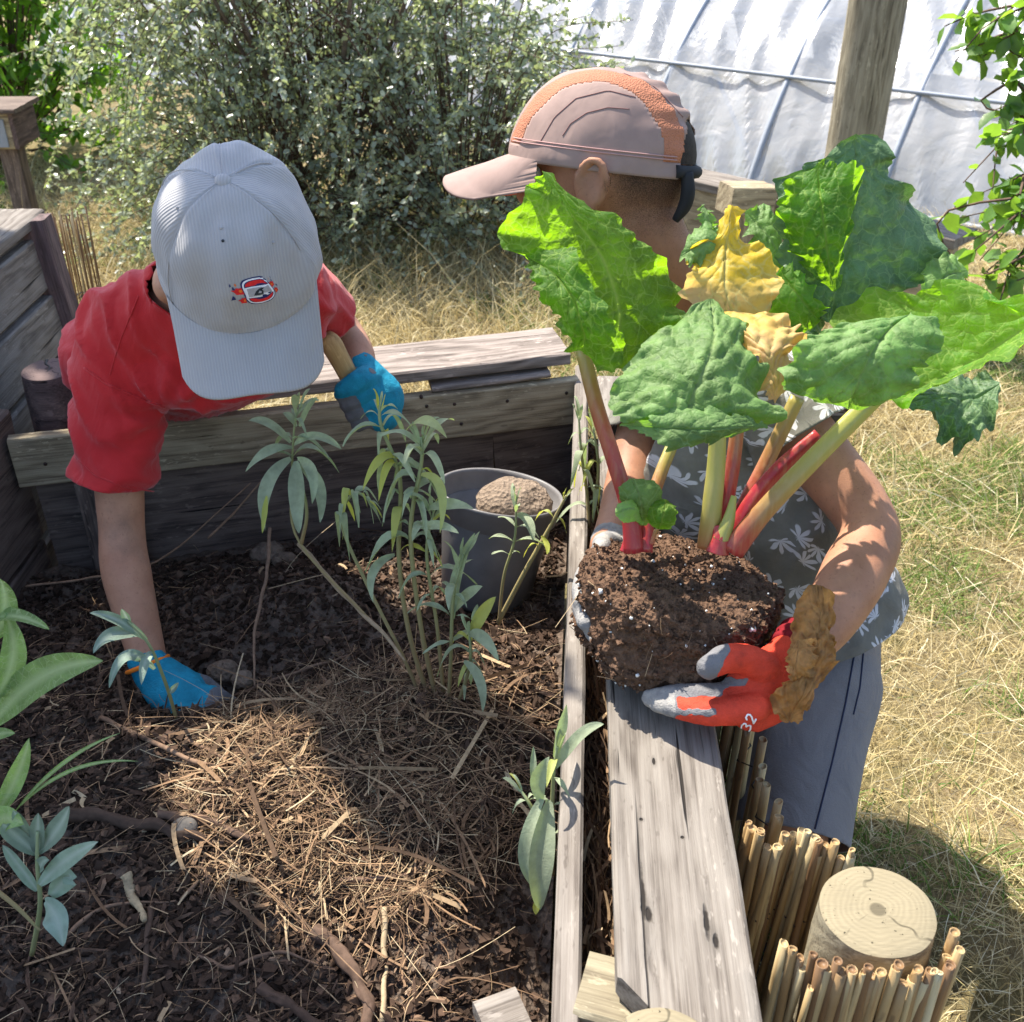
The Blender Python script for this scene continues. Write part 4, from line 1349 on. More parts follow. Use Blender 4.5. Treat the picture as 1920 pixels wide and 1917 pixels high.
# ------------------------------------------------------------------ bushes and trees
def leafy(name_root, root, twigs, per, llen, mat, twig_mat, foliage='foliage', branch='branches', droop=.4, trad=.003, wid=1.0, branch_tint=.3):
    """twigs: list of point lists. Leaves sit all along each twig."""
    LVv, LF = leaf_quads(); LVv = LVv * np.array([1, wid, 1])
    Pn, D, U, S, TT = [], [], [], [], []
    mb = MB()
    for tw in twigs:
        pts = catmull(tw, max(6, int(sum((Vector(tw[i + 1]) - Vector(tw[i])).length for i in range(len(tw) - 1)) / .05)))
        mb.add(*tube(pts, lerp_list([trad, trad * .35], len(pts)), 4, cap=False), a=branch_tint)
        cl = random.random()
        for i in range(len(pts) - 1):
            seg = pts[i + 1] - pts[i]
            f = i / max(1, len(pts) - 2)
            for k in range(per):
                if random.random() > .35 + .65 * min(1, f * 1.6): continue
                q = pts[i] + seg * random.random()
                dd = seg.normalized() * .5 + Vector((random.gauss(0, .8), random.gauss(0, .8), random.gauss(0, .8) - droop * .4))
                Pn.append(tuple(q)); D.append(tuple(dd)); U.append((random.gauss(0, .9), random.gauss(0, .9), 1)); S.append(llen * random.uniform(.6, 1.35))
                TT.append(min(1, max(0, cl * .6 + random.random() * .5)))
    Pn, D, U, S, TT = map(np.array, (Pn, D, U, S, TT))
    M = orient(D, U) * S[:, None, None]
    V, F = scatter(LVv, LF, M, Pn)
    obj(foliage, V, F, mat, root, smooth=True, attrs={'tint': np.repeat(TT, len(LVv))})
    mb.build(branch, twig_mat, root)


def mound(center, rx, ry, rz, n, arch=.55, out=.35, inner=.25):
    """Arching twigs that leave a mound's inside, reach its surface and droop."""
    tw = []
    c = Vector(center)
    for i in range(n):
        th = random.uniform(0, 2 * math.pi); ph = math.acos(random.uniform(-.15, 1))
        k = random.uniform(.62, 1.03) * (1 + .16 * noise.noise(Vector((math.cos(th) * 2.2, math.sin(th) * 2.2, ph * 2))))
        tip = c + Vector((rx * math.cos(th) * math.sin(ph), ry * math.sin(th) * math.sin(ph), rz * math.cos(ph))) * k
        tip.z = max(tip.z, .03 + random.random() * .06)
        start = c.lerp(tip, inner + random.random() * .2); start.z = max(.05, start.z * .9)
        mid = start.lerp(tip, .55) + Vector((0, 0, arch * (tip - start).length * random.uniform(.2, .6)))
        end = tip + Vector((math.cos(th) * out * .5 + random.gauss(0, .10), math.sin(th) * out * .5 + random.gauss(0, .10), out * random.uniform(-.9, .35)))
        end.z = max(end.z, .04)
        tw.append([start, mid, tip, end])
    return tw


bush = thing('shrub', (-.75, 4.25, 0), 'big mounded shrub with tiny silvery leaves behind both boys', 'shrub')
tw = mound((-.72, 4.3, .15), 1.0, .75, 1.50, 430, out=.30)
tw += mound((-.92, 3.95, .1), .46, .45, .80, 130, out=.26)
for k in range(60):      # long arching sprays leaning out on the left and the right
    sgn = -1 if k % 5 else 1
    a0 = Vector((-.85 + random.gauss(0, .2), 4.1 + random.gauss(0, .15), .55 + random.random() * .5))
    d0 = Vector((sgn * random.uniform(.3, .62), random.uniform(-.5, .1), 0))
    tw.append([a0, a0 + d0 * .45 + Vector((0, 0, .18)), a0 + d0 * .85 + Vector((0, 0, .02)), a0 + d0 * 1.05 + Vector((0, 0, -.30 * random.random() - .1))])
tw += mound((-.20, 4.0, .1), .60, .5, .95, 220, out=.26)
leafy('shrub', bush, tw, 8, .022, BUSHL, TWIG, droop=.15, trad=.0028, wid=1.25)
mb = MB()
for k in range(14):
    th = random.uniform(0, 6.28); q = Vector((-.75 + .14 * math.cos(th), 4.3 + .1 * math.sin(th), 0))
    mb.add(*tube(catmull([q, q + Vector((math.cos(th) * .12, math.sin(th) * .12, .4)), q + Vector((math.cos(th) * .5, math.sin(th) * .4, .95))], 10), [.02, .013, .006], 8), a=.3)
mb.build('trunk', BARK, bush)

gb = thing('shrub', (-2.45, 5.3, 0), 'bright green broad leaved shrub at the top left corner', 'shrub')
leafy('green', gb, mound((-2.45, 5.3, .1), .62, .5, 1.5, 190, out=.3), 4, .06, GREENL, TWIG, trad=.004)
mb = MB()
for k in range(5):
    q = Vector((-2.45 + random.gauss(0, .06), 5.3 + random.gauss(0, .05), 0))
    mb.add(*tube(catmull([q, q + Vector((random.gauss(0, .1), random.gauss(0, .1), .6)), q + Vector((random.gauss(0, .25), random.gauss(0, .2), 1.2))], 8), [.018, .01, .005], 8), a=.3)
mb.build('trunk', BARK, gb)

# sapling on the right whose hanging branches enter the frame
tr0 = Vector((1.95, 2.75, 0))
tr = thing('tree', tr0, 'leafy sapling whose branches hang in at the upper right edge', 'tree')
V, F = tube(catmull([tr0, tr0 + Vector((-.03, .02, .8)), tr0 + Vector((.04, -.02, 1.6)), tr0 + Vector((0, 0, 2.4))], 24), [.045, .035, .025, .012], 12)
obj('trunk', V, F, BARK, tr)
tws = []
for (pix, d) in (([(2120, -260), (1990, -60), (1900, 60), (1840, 110)], 2.35), ([(2080, -200), (1960, 0), (1880, 40), (1815, 20)], 2.3), ([(2150, -100), (1990, 90), (1900, 150), (1890, 210)], 2.3),
                 ([(2130, 60), (2000, 180), (1915, 240), (1845, 262)], 2.25), ([(2140, 100), (2010, 270), (1920, 330), (1870, 395)], 2.25), ([(2100, 200), (1990, 360), (1910, 400), (1825, 450)], 2.2),
                 ([(2120, 300), (2010, 420), (1940, 470), (1870, 500)], 2.2), ([(2200, -300), (2080, -100), (1990, 20), (1950, 110)], 2.4), ([(2200, 0), (2060, 200), (1980, 260), (1930, 380)], 2.3)):
    pts = [P(u, v, d + .03 * i) for i, (u, v) in enumerate(pix)]
    j = tr0 + Vector((0, 0, max(1.0, pts[0].z + .1)))
    tws.append([j] + pts)
    for k in range(4):
        a = pts[random.choice((1, 2))]; e = pts[-1] if random.random() < .5 else pts[2]
        tws.append([a, a.lerp(e, .6) + Vector((random.gauss(0, .04), random.gauss(0, .05), -.02)), e + Vector((random.gauss(0, .05), random.gauss(0, .06), random.gauss(-.05, .04)))])
for k in range(26):
    th = random.uniform(0, 6.28); z = random.uniform(1.3, 2.4); r = .75 * (1 - (z - 1.2) / 1.8)
    b0 = tr0 + Vector((0, 0, z)); e = b0 + Vector((math.cos(th) * r * .55 + .35, math.sin(th) * r, .1))
    tws.append([b0, b0.lerp(e, .5) + Vector((0, 0, .1)), e, e + Vector((math.cos(th) * .1, math.sin(th) * .1, -.12))])
leafy('tree', tr, tws, 2, .045, TREEL, TWIG, foliage='crown', trad=.0035, wid=1.35)

# the tree beside the bed on the left, outside the frame, that shades the left of it
t0 = Vector((-1.75, 2.35, 0))
tl = thing('tree', t0, 'tree left of the planter that shades the boy in red and the near mulch', 'tree')
V, F = tube(catmull([t0, t0 + Vector((.05, .0, 1.0)), t0 + Vector((-.04, .03, 2.2)), t0 + Vector((0, 0, 3.4))], 24), [.09, .075, .05, .02], 14)
obj('trunk', V, F, BARK, tl)


def sun_up(x, y, z0, z):
    """The point at height z whose shadow falls on (x, y, z0)."""
    k = (z - z0) / SUN_FROM.z
    return Vector((x, y, z0)) + SUN_FROM * k


tws = []
limbs = []
SH = []
for (x, y, r, n, zz) in SHADE:
    c = sun_up(x, y, .4, zz)
    limbs.append(c)
    for k in range(n):
        rr = r * math.sqrt(random.random()); th = random.uniform(0, 6.28)
        e = c + Vector((rr * math.cos(th), rr * math.sin(th), random.gauss(0, .10)))
        s_ = c + (e - c) * .3 + Vector((0, 0, -.05))
        tws.append([s_, s_.lerp(e, .6) + Vector((0, 0, .03)), e])
leafy('tree', tl, tws, 9, .055, TREEL, TWIG, foliage='crown', trad=.003, wid=1.5)
mb = MB()
for c in limbs:
    j = t0 + Vector((0, 0, min(3.2, c.z - .3)))
    mb.add(*tube(catmull([j, j.lerp(c, .5) + Vector((0, 0, .12)), c], 10), [.025, .015, .006], 8), a=.3)
mb.build('limb', BARK, tl)
from mathutils.bvhtree import BVHTree
CAM0 = Vector((0, 0, CZ))


def bvh(V, F):
    return BVHTree.FromPolygons([tuple(v) for v in V], [tuple(int(i) for i in f) for f in F])


def hit(tree, u, v, lift=.0006):
    d = (P(u, v, 1.0) - CAM0).normalized()
    loc, nr, i, dist = tree.ray_cast(CAM0, d)
    if loc is None: return None
    if nr.dot(d) > 0: nr = -nr
    return loc + nr * lift


# ------------------------------------------------------------------ sage plants
def leaf_mesh(base, tip, width, sag=(0, 0, 0), nrm=(0, 0, 1), fold=.35, n=9, curl=.0, prof=1.0, wav=0.0):
    base, tip = Vector(base), Vector(tip); sag = Vector(sag)
    V, F = [], []
    L = (tip - base).length
    pts = [base.lerp(tip, i / n) + sag * (4 * (i / n) * (1 - i / n)) for i in range(n + 1)]
    ph = random.uniform(0, 6)
    for i, p in enumerate(pts):
        s = i / n
        t = (pts[min(i + 1, n)] - pts[max(i - 1, 0)]).normalized()
        side = t.cross(Vector(nrm))
        if side.length < 1e-4: side = Vector((1, 0, 0))
        side.normalize(); up_ = side.cross(t).normalized()
        w = width * .5 * (math.sin(math.pi * min(1, s * .93 + .05)) ** .75) * (1.0 - .25 * (s - .4) * prof)
        if s > .985: w = width * .02
        for k in (-1, -.5, 0, .5, 1):
            z = abs(k) * fold * w - curl * w * k * k + wav * width * math.sin(s * 9 + ph + k * 1.5) * abs(k)
            V.append(p + side * (k * w) + up_ * z)
    for i in range(n):
        for k in range(4):
            a = i * 5 + k
            F.append((a, a + 1, a + 6, a + 5))
    return V, F


def rand_unit():
    v = Vector((random.gauss(0, 1), random.gauss(0, 1), random.gauss(0, 1)))
    return v.normalized()


def sage(loc, label, shoots, leaves=(), mat=None, group='sage plants in the bed', nm='sage_plant', mat2=None):
    """shoots: dicts with pix path (u, v, d), n leaf pairs, length, droop, start; leaves: explicit (base, tip, width, sag)."""
    root = thing(nm, loc, label, 'plant', group)
    mat = mat or SAGE
    for sh in shoots:
        pts = catmull([P(*p) for p in sh['p']], 26)
        r = sh.get('r', .0026)
        rr = lerp_list([r, r * .85, r * .5], len(pts))
        V, F = tube(pts, rr, 8)
        tv = lerp_list([sh.get('t0', .25), sh.get('t1', .95)], len(pts))
        st = obj('stem', V, F, STEMM, root, attrs={'tint': np.repeat(tv, 8)})
        mb = MB()
        n = sh['n']; L0 = sh['L'] * .92; dr = sh.get('dr', .5) * 1.5; s0 = sh.get('s', .35)
        for k in range(n):
            s = s0 + (1 - s0) * (k / max(1, n - 1)) ** .9
            i = min(len(pts) - 2, int(s * (len(pts) - 1)))
            q = pts[i]; t = (pts[min(i + 1, len(pts) - 1)] - pts[max(0, i - 1)]).normalized()
            a0 = k * 2.4 + sh.get('ph', 0)
            for half in ((0, math.pi) if s < .97 else (0, 2.1, 4.2)):
                ref = Vector((1, 0, 0)) if abs(t.x) < .8 else Vector((0, 1, 0))
                e1 = (ref - t * ref.dot(t)).normalized(); e2 = t.cross(e1)
                o_ = e1 * math.cos(a0 + half) + e2 * math.sin(a0 + half)
                young = max(0, (s - .80) / .20)
                d = (o_ * (1 - .62 * young) + t * (.35 + 1.0 * young)).normalized()
                L = L0 * random.uniform(.45, 1.25) * (1 - .35 * young)
                D = dr * random.uniform(.5, 1.4) * (1 - .8 * young)
                tip = q + d * L + Vector((0, 0, -1)) * L * D
                tip = q + (tip - q).normalized() * L
                sag = Vector((0, 0, 1)) * L * (.12 + .22 * D) + rand_unit() * L * .05
                nr = (Vector((0, 0, 1)) + d * .35 * (D) + t * .4 + rand_unit() * .35)
                yel = random.random() < sh.get('yel', .10)
                tin = random.uniform(.85, 1.0) if yel else random.uniform(0, .55)
                V, F = leaf_mesh(q + o_ * r * .6, tip, L * random.uniform(.15, .23), sag, nr, random.uniform(.1, .8), curl=random.uniform(-.1, .6), wav=.09)
                mb.add(V, F, tin)
        if n: mb.build('foliage', mat, st)
    mb = MB(); cnt = 0
    for lf in leaves:
        b, t_, w_, sg = lf[:4]
        nr = lf[4] if len(lf) > 4 else (0, -.5, .85)
        tin = lf[5] if len(lf) > 5 else random.uniform(0, .5)
        V, F = leaf_mesh(P(*b), P(*t_), w_ * .70, sg, nr, random.uniform(.15, .45), n=16, wav=.07)
        ve = []
        for i in range(17):
            for k in (-1, -.5, 0, .5, 1): ve.append(1.0 if k == 0 else .0)
        obj('leaf', V, F, mat2 or mat, root, attrs={'tint': [tin] * len(V), 'vein': ve})
    return root


up_s = (0, 0, 1)
# tall one left of the bucket
sage(P(565, 1010, 1.40), 'tall drooping sage below the blue glove', [
    dict(p=[(700, 1170, 1.33), (560, 1015, 1.38), (548, 900, 1.36), (552, 800, 1.33), (562, 765, 1.32)], n=5, L=.062, dr=.5, s=.60, ph=.3, yel=.05, r=.0019),
    dict(p=[(565, 1020, 1.38), (575, 960, 1.36), (560, 880, 1.35)], n=0, L=.06)],
     [((545, 830, 1.34), (465, 790, 1.33), .017, (0, 0, .012)), ((548, 840, 1.34), (460, 885, 1.33), .020, (0, 0, .012)), ((552, 835, 1.34), (640, 842, 1.31), .019, (0, 0, .014)),
      ((545, 860, 1.34), (497, 995, 1.31), .026, (-.012, 0, .012), (-.2, -.9, .4)), ((555, 865, 1.33), (560, 1000, 1.30), .030, (0, 0, .0), (0, -1, .2), .3), ((560, 870, 1.34), (600, 980, 1.31), .024, (.012, 0, .01), (.3, -.9, .3)),
      ((558, 860, 1.33), (585, 945, 1.29), .020, (.01, 0, .012), (.2, -.9, .3)), ((562, 800, 1.33), (595, 745, 1.31), .013, (0, 0, .004)), ((556, 800, 1.33), (530, 775, 1.33), .012, (0, 0, .005)), ((500, 930, 1.31), (492, 1000, 1.30), .010, (0, 0, 0), (0, -1, .2), .95)])
# central clump
sage(P(800, 1320, 1.38), 'big wilting sage clump in front of the grey bucket', [
    dict(p=[(815, 1340, 1.38), (770, 1200, 1.32), (748, 1050, 1.27), (750, 900, 1.23), (715, 800, 1.21), (712, 760, 1.20)], n=9, L=.055, dr=.9, s=.52, ph=1.2, yel=.3, r=.0032),
    dict(p=[(825, 1340, 1.38), (790, 1180, 1.30), (770, 1000, 1.24), (790, 870, 1.21), (790, 820, 1.20)], n=11, L=.060, dr=.75, s=.48, ph=.2, yel=.25, r=.0032),
    dict(p=[(800, 1335, 1.38), (755, 1230, 1.33), (690, 1100, 1.30), (640, 980, 1.28), (665, 925, 1.27), (700, 945, 1.26)], n=7, L=.050, dr=1.3, s=.62, ph=2.0, yel=.15, t0=.2),
    dict(p=[(835, 1340, 1.38), (820, 1180, 1.30), (800, 1040, 1.25), (815, 950, 1.22)], n=7, L=.058, dr=.6, s=.5, ph=.9, yel=.2),
    dict(p=[(840, 1345, 1.37), (845, 1240, 1.31), (850, 1120, 1.26), (868, 1040, 1.24)], n=6, L=.058, dr=.25, s=.45, ph=.5, yel=.1),
    dict(p=[(850, 1345, 1.37), (880, 1250, 1.30), (880, 1180, 1.27)], n=5, L=.050, dr=.8, s=.35, ph=1.5, yel=.3)],
     [((760, 810, 1.21), (838, 822, 1.17), .020, (0, 0, .018), (0, -.3, .9), .7), ((800, 955, 1.22), (888, 955, 1.18), .020, (0, 0, .006), (0, -.6, .8), .3), ((790, 990, 1.22), (860, 1000, 1.18), .017, (0, 0, .006), (0, -.6, .8)),
      ((750, 860, 1.23), (680, 920, 1.20), .015, (0, 0, .02), (0, -.6, .6), .95), ((745, 870, 1.23), (710, 940, 1.20), .013, (0, 0, .02), (0, -.6, .6), .98), ((790, 890, 1.21), (825, 1000, 1.19), .016, (.012, 0, .02), (0, -.9, .4), .8),
      ((740, 1040, 1.27), (700, 1130, 1.25), .016, (-.012, 0, .01), (0, -.9, .4)), ((845, 1150, 1.28), (905, 1100, 1.24), .022, (0, 0, .006)), ((850, 1160, 1.28), (890, 1000, 1.23), .020, (-.008, 0, 0), (-.3, -.9, .3)),
      ((880, 1190, 1.27), (935, 1240, 1.23), .021, (0, 0, .014), (0, -.8, .6), .4), ((880, 1200, 1.28), (930, 1120, 1.24), .022, (0, 0, .008), (0, -.8, .6), .9), ((870, 1240, 1.29), (905, 1335, 1.26), .018, (.008, 0, .01), (0, -.9, .4), .5)])
# by the bucket
sage(P(935, 1160, 1.42), 'thin woody sage leaning over the grey bucket', [
    dict(p=[(935, 1170, 1.42), (945, 1080, 1.38), (965, 1010, 1.36), (968, 930, 1.33)], n=5, L=.042, dr=.25, s=.55, ph=.8, yel=.1, r=.0022),
    dict(p=[(935, 1165, 1.42), (985, 1070, 1.38), (1030, 990, 1.36), (1062, 930, 1.34)], n=3, L=.030, dr=.7, s=.55, ph=.3, yel=.3, r=.0034, t0=.4, t1=.5)],
     [((1015, 1005, 1.36), (1025, 1040, 1.35), .010, (.004, 0, .0), (0, -1, .2), 1.0), ((970, 965, 1.34), (1000, 1015, 1.32), .018, (.004, 0, .008))])
# behind the inner rail, by the screen
sage(P(1110, 980, 1.52), 'narrow sage hanging over the inner rail beside the ball of roots', [
    dict(p=[(1105, 990, 1.50), (1100, 920, 1.49), (1090, 850, 1.47), (1085, 780, 1.46)], n=6, L=.048, dr=.9, s=.2, ph=.3, yel=.3),
    dict(p=[(1112, 980, 1.50), (1122, 880, 1.48), (1112, 800, 1.46)], n=4, L=.05, dr=1.2, s=.3, ph=1.3, yel=.2)])
# on the rail near the camera
sage(P(1020, 1600, 1.12), 'upright sage sprig leaning on the inner rail', [
    dict(p=[(1035, 1640, 1.10), (1035, 1540, 1.08), (1038, 1450, 1.06), (1045, 1400, 1.05)], n=5, L=.046, dr=.3, s=.25, ph=.4, yel=.1),
    dict(p=[(1040, 1600, 1.10), (1000, 1520, 1.08), (975, 1480, 1.08)], n=3, L=.032, dr=.8, s=.4, ph=.9, yel=.1)],
     [((1042, 1440, 1.06), (1132, 1358, 1.02), .018, (0, 0, .014), (0, -.4, .9), .1), ((1040, 1420, 1.06), (1062, 1320, 1.04), .016, (0, 0, 0), (.3, -.9, .2), .1), ((1030, 1500, 1.07), (1012, 1705, 1.07), .036, (-.004, -.010, .0), (0, -1, .25), .05),
      ((1020, 1490, 1.07), (998, 1665, 1.08), .022, (-.012, -.006, 0), (-.5, -.9, .2), .1), ((1015, 1500, 1.07), (1030, 1420, 1.05), .024, (-.006, 0, 0), (-.3, -.9, .3), .05), ((1000, 1470, 1.07), (1000, 1400, 1.07), .010, (0, 0, 0), (0, -1, .2), .1),
      ((1005, 1690, 1.075), (1005, 1715, 1.075), .010, (0, 0, 0), (0, -1, .2), .95)])
# by the blue glove
sage(P(325, 1340, 1.32), 'small silvery sage sprig in front of the blue glove in the soil', [
    dict(p=[(330, 1345, 1.33), (310, 1280, 1.29), (280, 1210, 1.26), (240, 1165, 1.24)], n=0, L=.04, r=.0024, t0=.5, t1=1.0)],
     [((275, 1200, 1.26), (168, 1150, 1.22), .018, (0, 0, .010), (0, -.5, .8), .1), ((262, 1190, 1.26), (175, 1225, 1.22), .024, (-.004, 0, .012), (0, -.6, .7), .2), ((245, 1175, 1.25), (228, 1142, 1.23), .014, (0, 0, .004), (0, -.8, .5), .1),
      ((290, 1255, 1.27), (205, 1290, 1.23), .020, (0, 0, .034), (0, -.6, .6), .4), ((285, 1225, 1.26), (265, 1285, 1.24), .017, (0, 0, .01), (0, -.9, .4), .5), ((318, 1300, 1.29), (335, 1280, 1.28), .010, (0, 0, 0), (0, -.9, .4), .1)], SAGE_BLUE)
# big leaves at the left edge
sage(P(-60, 1420, 1.10), 'large leaved sage at the left edge of the picture', [
    dict(p=[(-60, 1480, 1.10), (-40, 1350, 1.05), (-15, 1220, 1.0), (-20, 1100, .98)], n=0, L=.05, r=.004, t0=.7, t1=1)],
     [((-15, 1360, 1.05), (192, 1240, .97), .050, (.0, 0, .020), (.25, -.75, .75), .25), ((-30, 1170, 1.0), (92, 1180, .97), .022, (0, 0, .012), (0, -.3, .9), .1), ((-10, 1310, 1.02), (10, 1150, .98), .034, (.012, 0, 0), (.5, -.8, .2), .35),
      ((-15, 1200, 1.0), (0, 1085, .97), .034, (.008, 0, 0), (.3, -.9, .2), .0), ((-40, 1340, 1.05), (-10, 1230, 1.0), .04, (0, 0, 0), (0, -.9, .4), .3), ((-25, 1390, 1.06), (28, 1375, 1.03), .018, (0, 0, .004), (0, -.6, .7), .4)], SAGE_BIG)
# small one lower left
sage(P(80, 1760, 1.02), 'small sage with blue grey tip leaves at the lower left', [
    dict(p=[(60, 1790, 1.02), (75, 1700, .99), (70, 1620, .96), (70, 1560, .94)], n=0, L=.04, r=.0026, t0=.6, t1=1),
    dict(p=[(-20, 1660, 1.0), (30, 1700, 1.0), (75, 1745, 1.0)], n=0, L=.04, r=.0026, t0=.3, t1=.5)],
     [((70, 1600, .96), (130, 1512, .92), .024, (.006, 0, .004), (0, -.7, .7), .05), ((68, 1600, .96), (5, 1545, .93), .024, (-.004, 0, .008), (0, -.6, .8), .05), ((70, 1600, .96), (72, 1525, .93), .022, (0, 0, 0), (0, -.9, .5), .0), ((66, 1590, .96), (25, 1520, .93), .020, (0, 0, .004), (0, -.8, .5), .1),
      ((72, 1635, .97), (92, 1612, .94), .016, (0, 0, .004), (0, -.7, .7), .1), ((74, 1660, .97), (183, 1580, .92), .024, (0, 0, .006), (.1, -.7, .7), .45), ((70, 1670, .98), (5, 1585, .95), .018, (0, 0, .004), (0, -.7, .7), .4),
      ((85, 1690, .98), (118, 1775, .96), .034, (.004, 0, .008), (.1, -.9, .5), .5), ((95, 1680, .98), (128, 1650, .96), .03, (.01, 0, .014), (.3, -.9, .3), .55)], SAGE_BIG, mat2=SAGE_BLUE)
# yellowing broad leaves above it
sage(P(-20, 1620, 1.02), 'yellowing broad leaves and two long grass blades at the left edge', [
    dict(p=[(-40, 1660, 1.02), (-20, 1560, .98), (0, 1520, .96)], n=0, L=.05, r=.004, t0=.6, t1=.9)],
     [((-10, 1530, .97), (55, 1385, .92), .024, (.004, 0, .0), (.2, -.9, .4), .6), ((-20, 1560, .97), (45, 1545, .93), .036, (0, 0, .012), (.1, -.8, .6), .85), ((30, 1520, .97), (225, 1375, .93), .0055, (0, 0, .012), (0, -.7, .7), .3), ((40, 1510, .97), (260, 1428, .93), .005, (0, 0, .018), (0, -.7, .7), .3)], SAGE_BIG, nm='broad_leaved_plant')

# ------------------------------------------------------------------ bucket and what is in it
bu = Vector((.14, .17, .97)).normalized()
rc = P(938, 925, 1.67)
bk = thing('plant_pot', rc - bu * .19, 'dark grey plastic pot tilted in the back corner of the raised bed', 'plant pot')
e1 = bu.cross(Vector((0, 1, 0))).normalized(); e2 = bu.cross(e1)


def lathe(prof, c, upv, a, b, n=64):
    V, F = [], []
    for (r, h) in prof:
        for j in range(n):
            th = 2 * math.pi * j / n
            V.append(c + a * (r * math.cos(th)) + b * (r * math.sin(th)) + upv * h)
    for i in range(len(prof) - 1):
        for j in range(n):
            F.append((i * n + j, i * n + (j + 1) % n, (i + 1) * n + (j + 1) % n, (i + 1) * n + j))
    return V, F


V, F = lathe([(.0, -.180), (.068, -.180), (.072, -.176), (.088, -.034), (.0885, -.03), (.086, -.03), (.070, -.170), (0, -.172)], rc, bu, e1, e2)
obj('body', V, F, POT, bk)
V, F = lathe([(.0887, -.036), (.0935, -.034), (.0965, -.004), (.0995, -.002), (.1000, .002), (.0985, .0045), (.0955, .003), (.0945, -.002), (.0905, -.032), (.086, -.034)], rc, bu, e1, e2)
obj('rim', V, F, POT, bk)
V, F = lathe([(.0937, .001 - .012), (.0955, -.013), (.0955, -.016), (.0930, -.018)], rc, bu, e1, e2)
q = rc - bu * .045 + e1 * .0
V, F = ellipsoid(P(965, 945, 1.66), (Vector((1, 0, -.15)).normalized(), Vector((0, 1, 0)), Vector((.15, 0, 1)).normalized()), (.060, .055, .035), 40, 26)
c0 = P(965, 945, 1.66)
V = [p + (p - c0).normalized() * .007 * (noise.noise(p * 35) + .5 * noise.noise(p * 90)) for p in V]
tag(obj('earth_clod', V, F, CLOD), 'large pale dry clod of earth lying inside the grey pot', 'clod', 'clods on the soil')

# ------------------------------------------------------------------ rhubarb with its ball of compost
BU = Vector((.17, .10, .98)).normalized()
BC = P(1283, 1078, 1.135)
rh = thing('rhubarb_plant', BC - BU * .1, 'large rhubarb with a bare ball of compost held over the plank', 'plant')
b1 = Vector((1, 0, -.17)).normalized(); b2 = BU.cross(b1).normalized()
V, F = [], []
nu, rows = 260, []
prof = [(0, .004), (.25, .006), (.5, .005), (.75, .004), (.9, .002), (1.0, -.004), (1.035, -.012), (1.045, -.024), (1.04, -.040), (1.03, -.055), (1.01, -.070), (.985, -.083), (.93, -.094), (.80, -.102), (.45, -.104), (0, -.105)]
PR = np.array(prof); tt = np.linspace(0, len(PR) - 1, 110)
rr_ = np.interp(tt, range(len(PR)), PR[:, 0]); hh_ = np.interp(tt, range(len(PR)), PR[:, 1])
for r0, h0 in zip(rr_, hh_):
    for j in range(nu):
        th = 2 * math.pi * j / nu
        r = r0 * .098 * (1 + .04 * math.sin(th * 2 + 1) + .025 * math.sin(th * 5))
        p = BC + b1 * (r * math.cos(th)) + b2 * (r * math.sin(th)) + BU * h0
        nn = 1.0 * noise.noise(p * 18) * .011 + .0065 * noise.noise(p * 65) + .005 * noise.noise(p * 150) + .0028 * noise.noise(p * 330)
        d = (b1 * math.cos(th) + b2 * math.sin(th)) * min(1, r0) * .8 + BU * (1 if h0 > -.02 else -.2) * .7
        V.append(p + d.normalized() * nn)
m = len(rr_)
F = [(i * nu + j, (i + 1) * nu + j, (i + 1) * nu + (j + 1) % nu, i * nu + (j + 1) % nu) for i in range(m - 1) for j in range(nu)]
ball = obj('root_ball', V, F, BALL, rh)
VB = np.array([tuple(v) for v in V]); NB = vnormals(VB, np.array(F))
if (NB[nu * 30] @ np.array(tuple(BU))) < 0: NB = -NB
ix = RNG.integers(nu * 3, nu * (m - 4), 150)
Mp = rotmats(150) * (RNG.gamma(2.2, .0007, 150) + .0007)[:, None, None]
Vp, Fp = scatter(CUBE_V, CUBE_F, Mp, VB[ix] + NB[ix] * .0008)
tag(obj('perlite', Vp, Fp, PERLITE, ball, smooth=True), kind='stuff')
ix = RNG.integers(0, nu * m, 4200)
Mp = rotmats(4200) * RNG.gamma(2, .0012, 4200)[:, None, None]
Vp, Fp = scatter(CUBE_V, CUBE_F, Mp, VB[ix] + NB[ix] * .0012)
tag(obj('compost_crumbs', Vp, Fp, BALL, ball, smooth=False), kind='stuff')
ix = RNG.integers(nu * 40, nu * (m - 10), 260)
nv = NB[ix]; tg = np.cross(nv, RNG.normal(size=(260, 3))); tg /= np.linalg.norm(tg, axis=1)[:, None]
Vp, Fp = strands(VB[ix] + nv * .001, tg, RNG.uniform(.008, .03, 260), np.full(260, .0007), -nv * .004 + RNG.normal(0, .004, (260, 3)), 5, None, taper=False)
tag(obj('fine_roots', Vp, Fp, SHRED, ball, attrs={'tint': np.repeat(RNG.uniform(.3, .9, 260), 10)}), kind='stuff')


def stalk(pix, r0, r1, t0, t1, flat=.75, n=16):
    pts = catmull([P(*p) for p in pix], 30)
    prof = [1 + .05 * math.cos(j * 2 * math.pi / n * 5) for j in range(n)]
    rr = lerp_list([r0 * 1.25, r0, (r0 + r1) / 2, r1], 30)
    V, F = tube(pts, rr, n, flat=flat, up=(0, -1, .3), prof=prof)
    tv = np.repeat(lerp_list(list(t0) if hasattr(t0, '__len__') else [t0, (t0 + t1) / 2, t1], 30), n)
    obj('stalk', V, F, STALK, rh, attrs={'tint': tv})


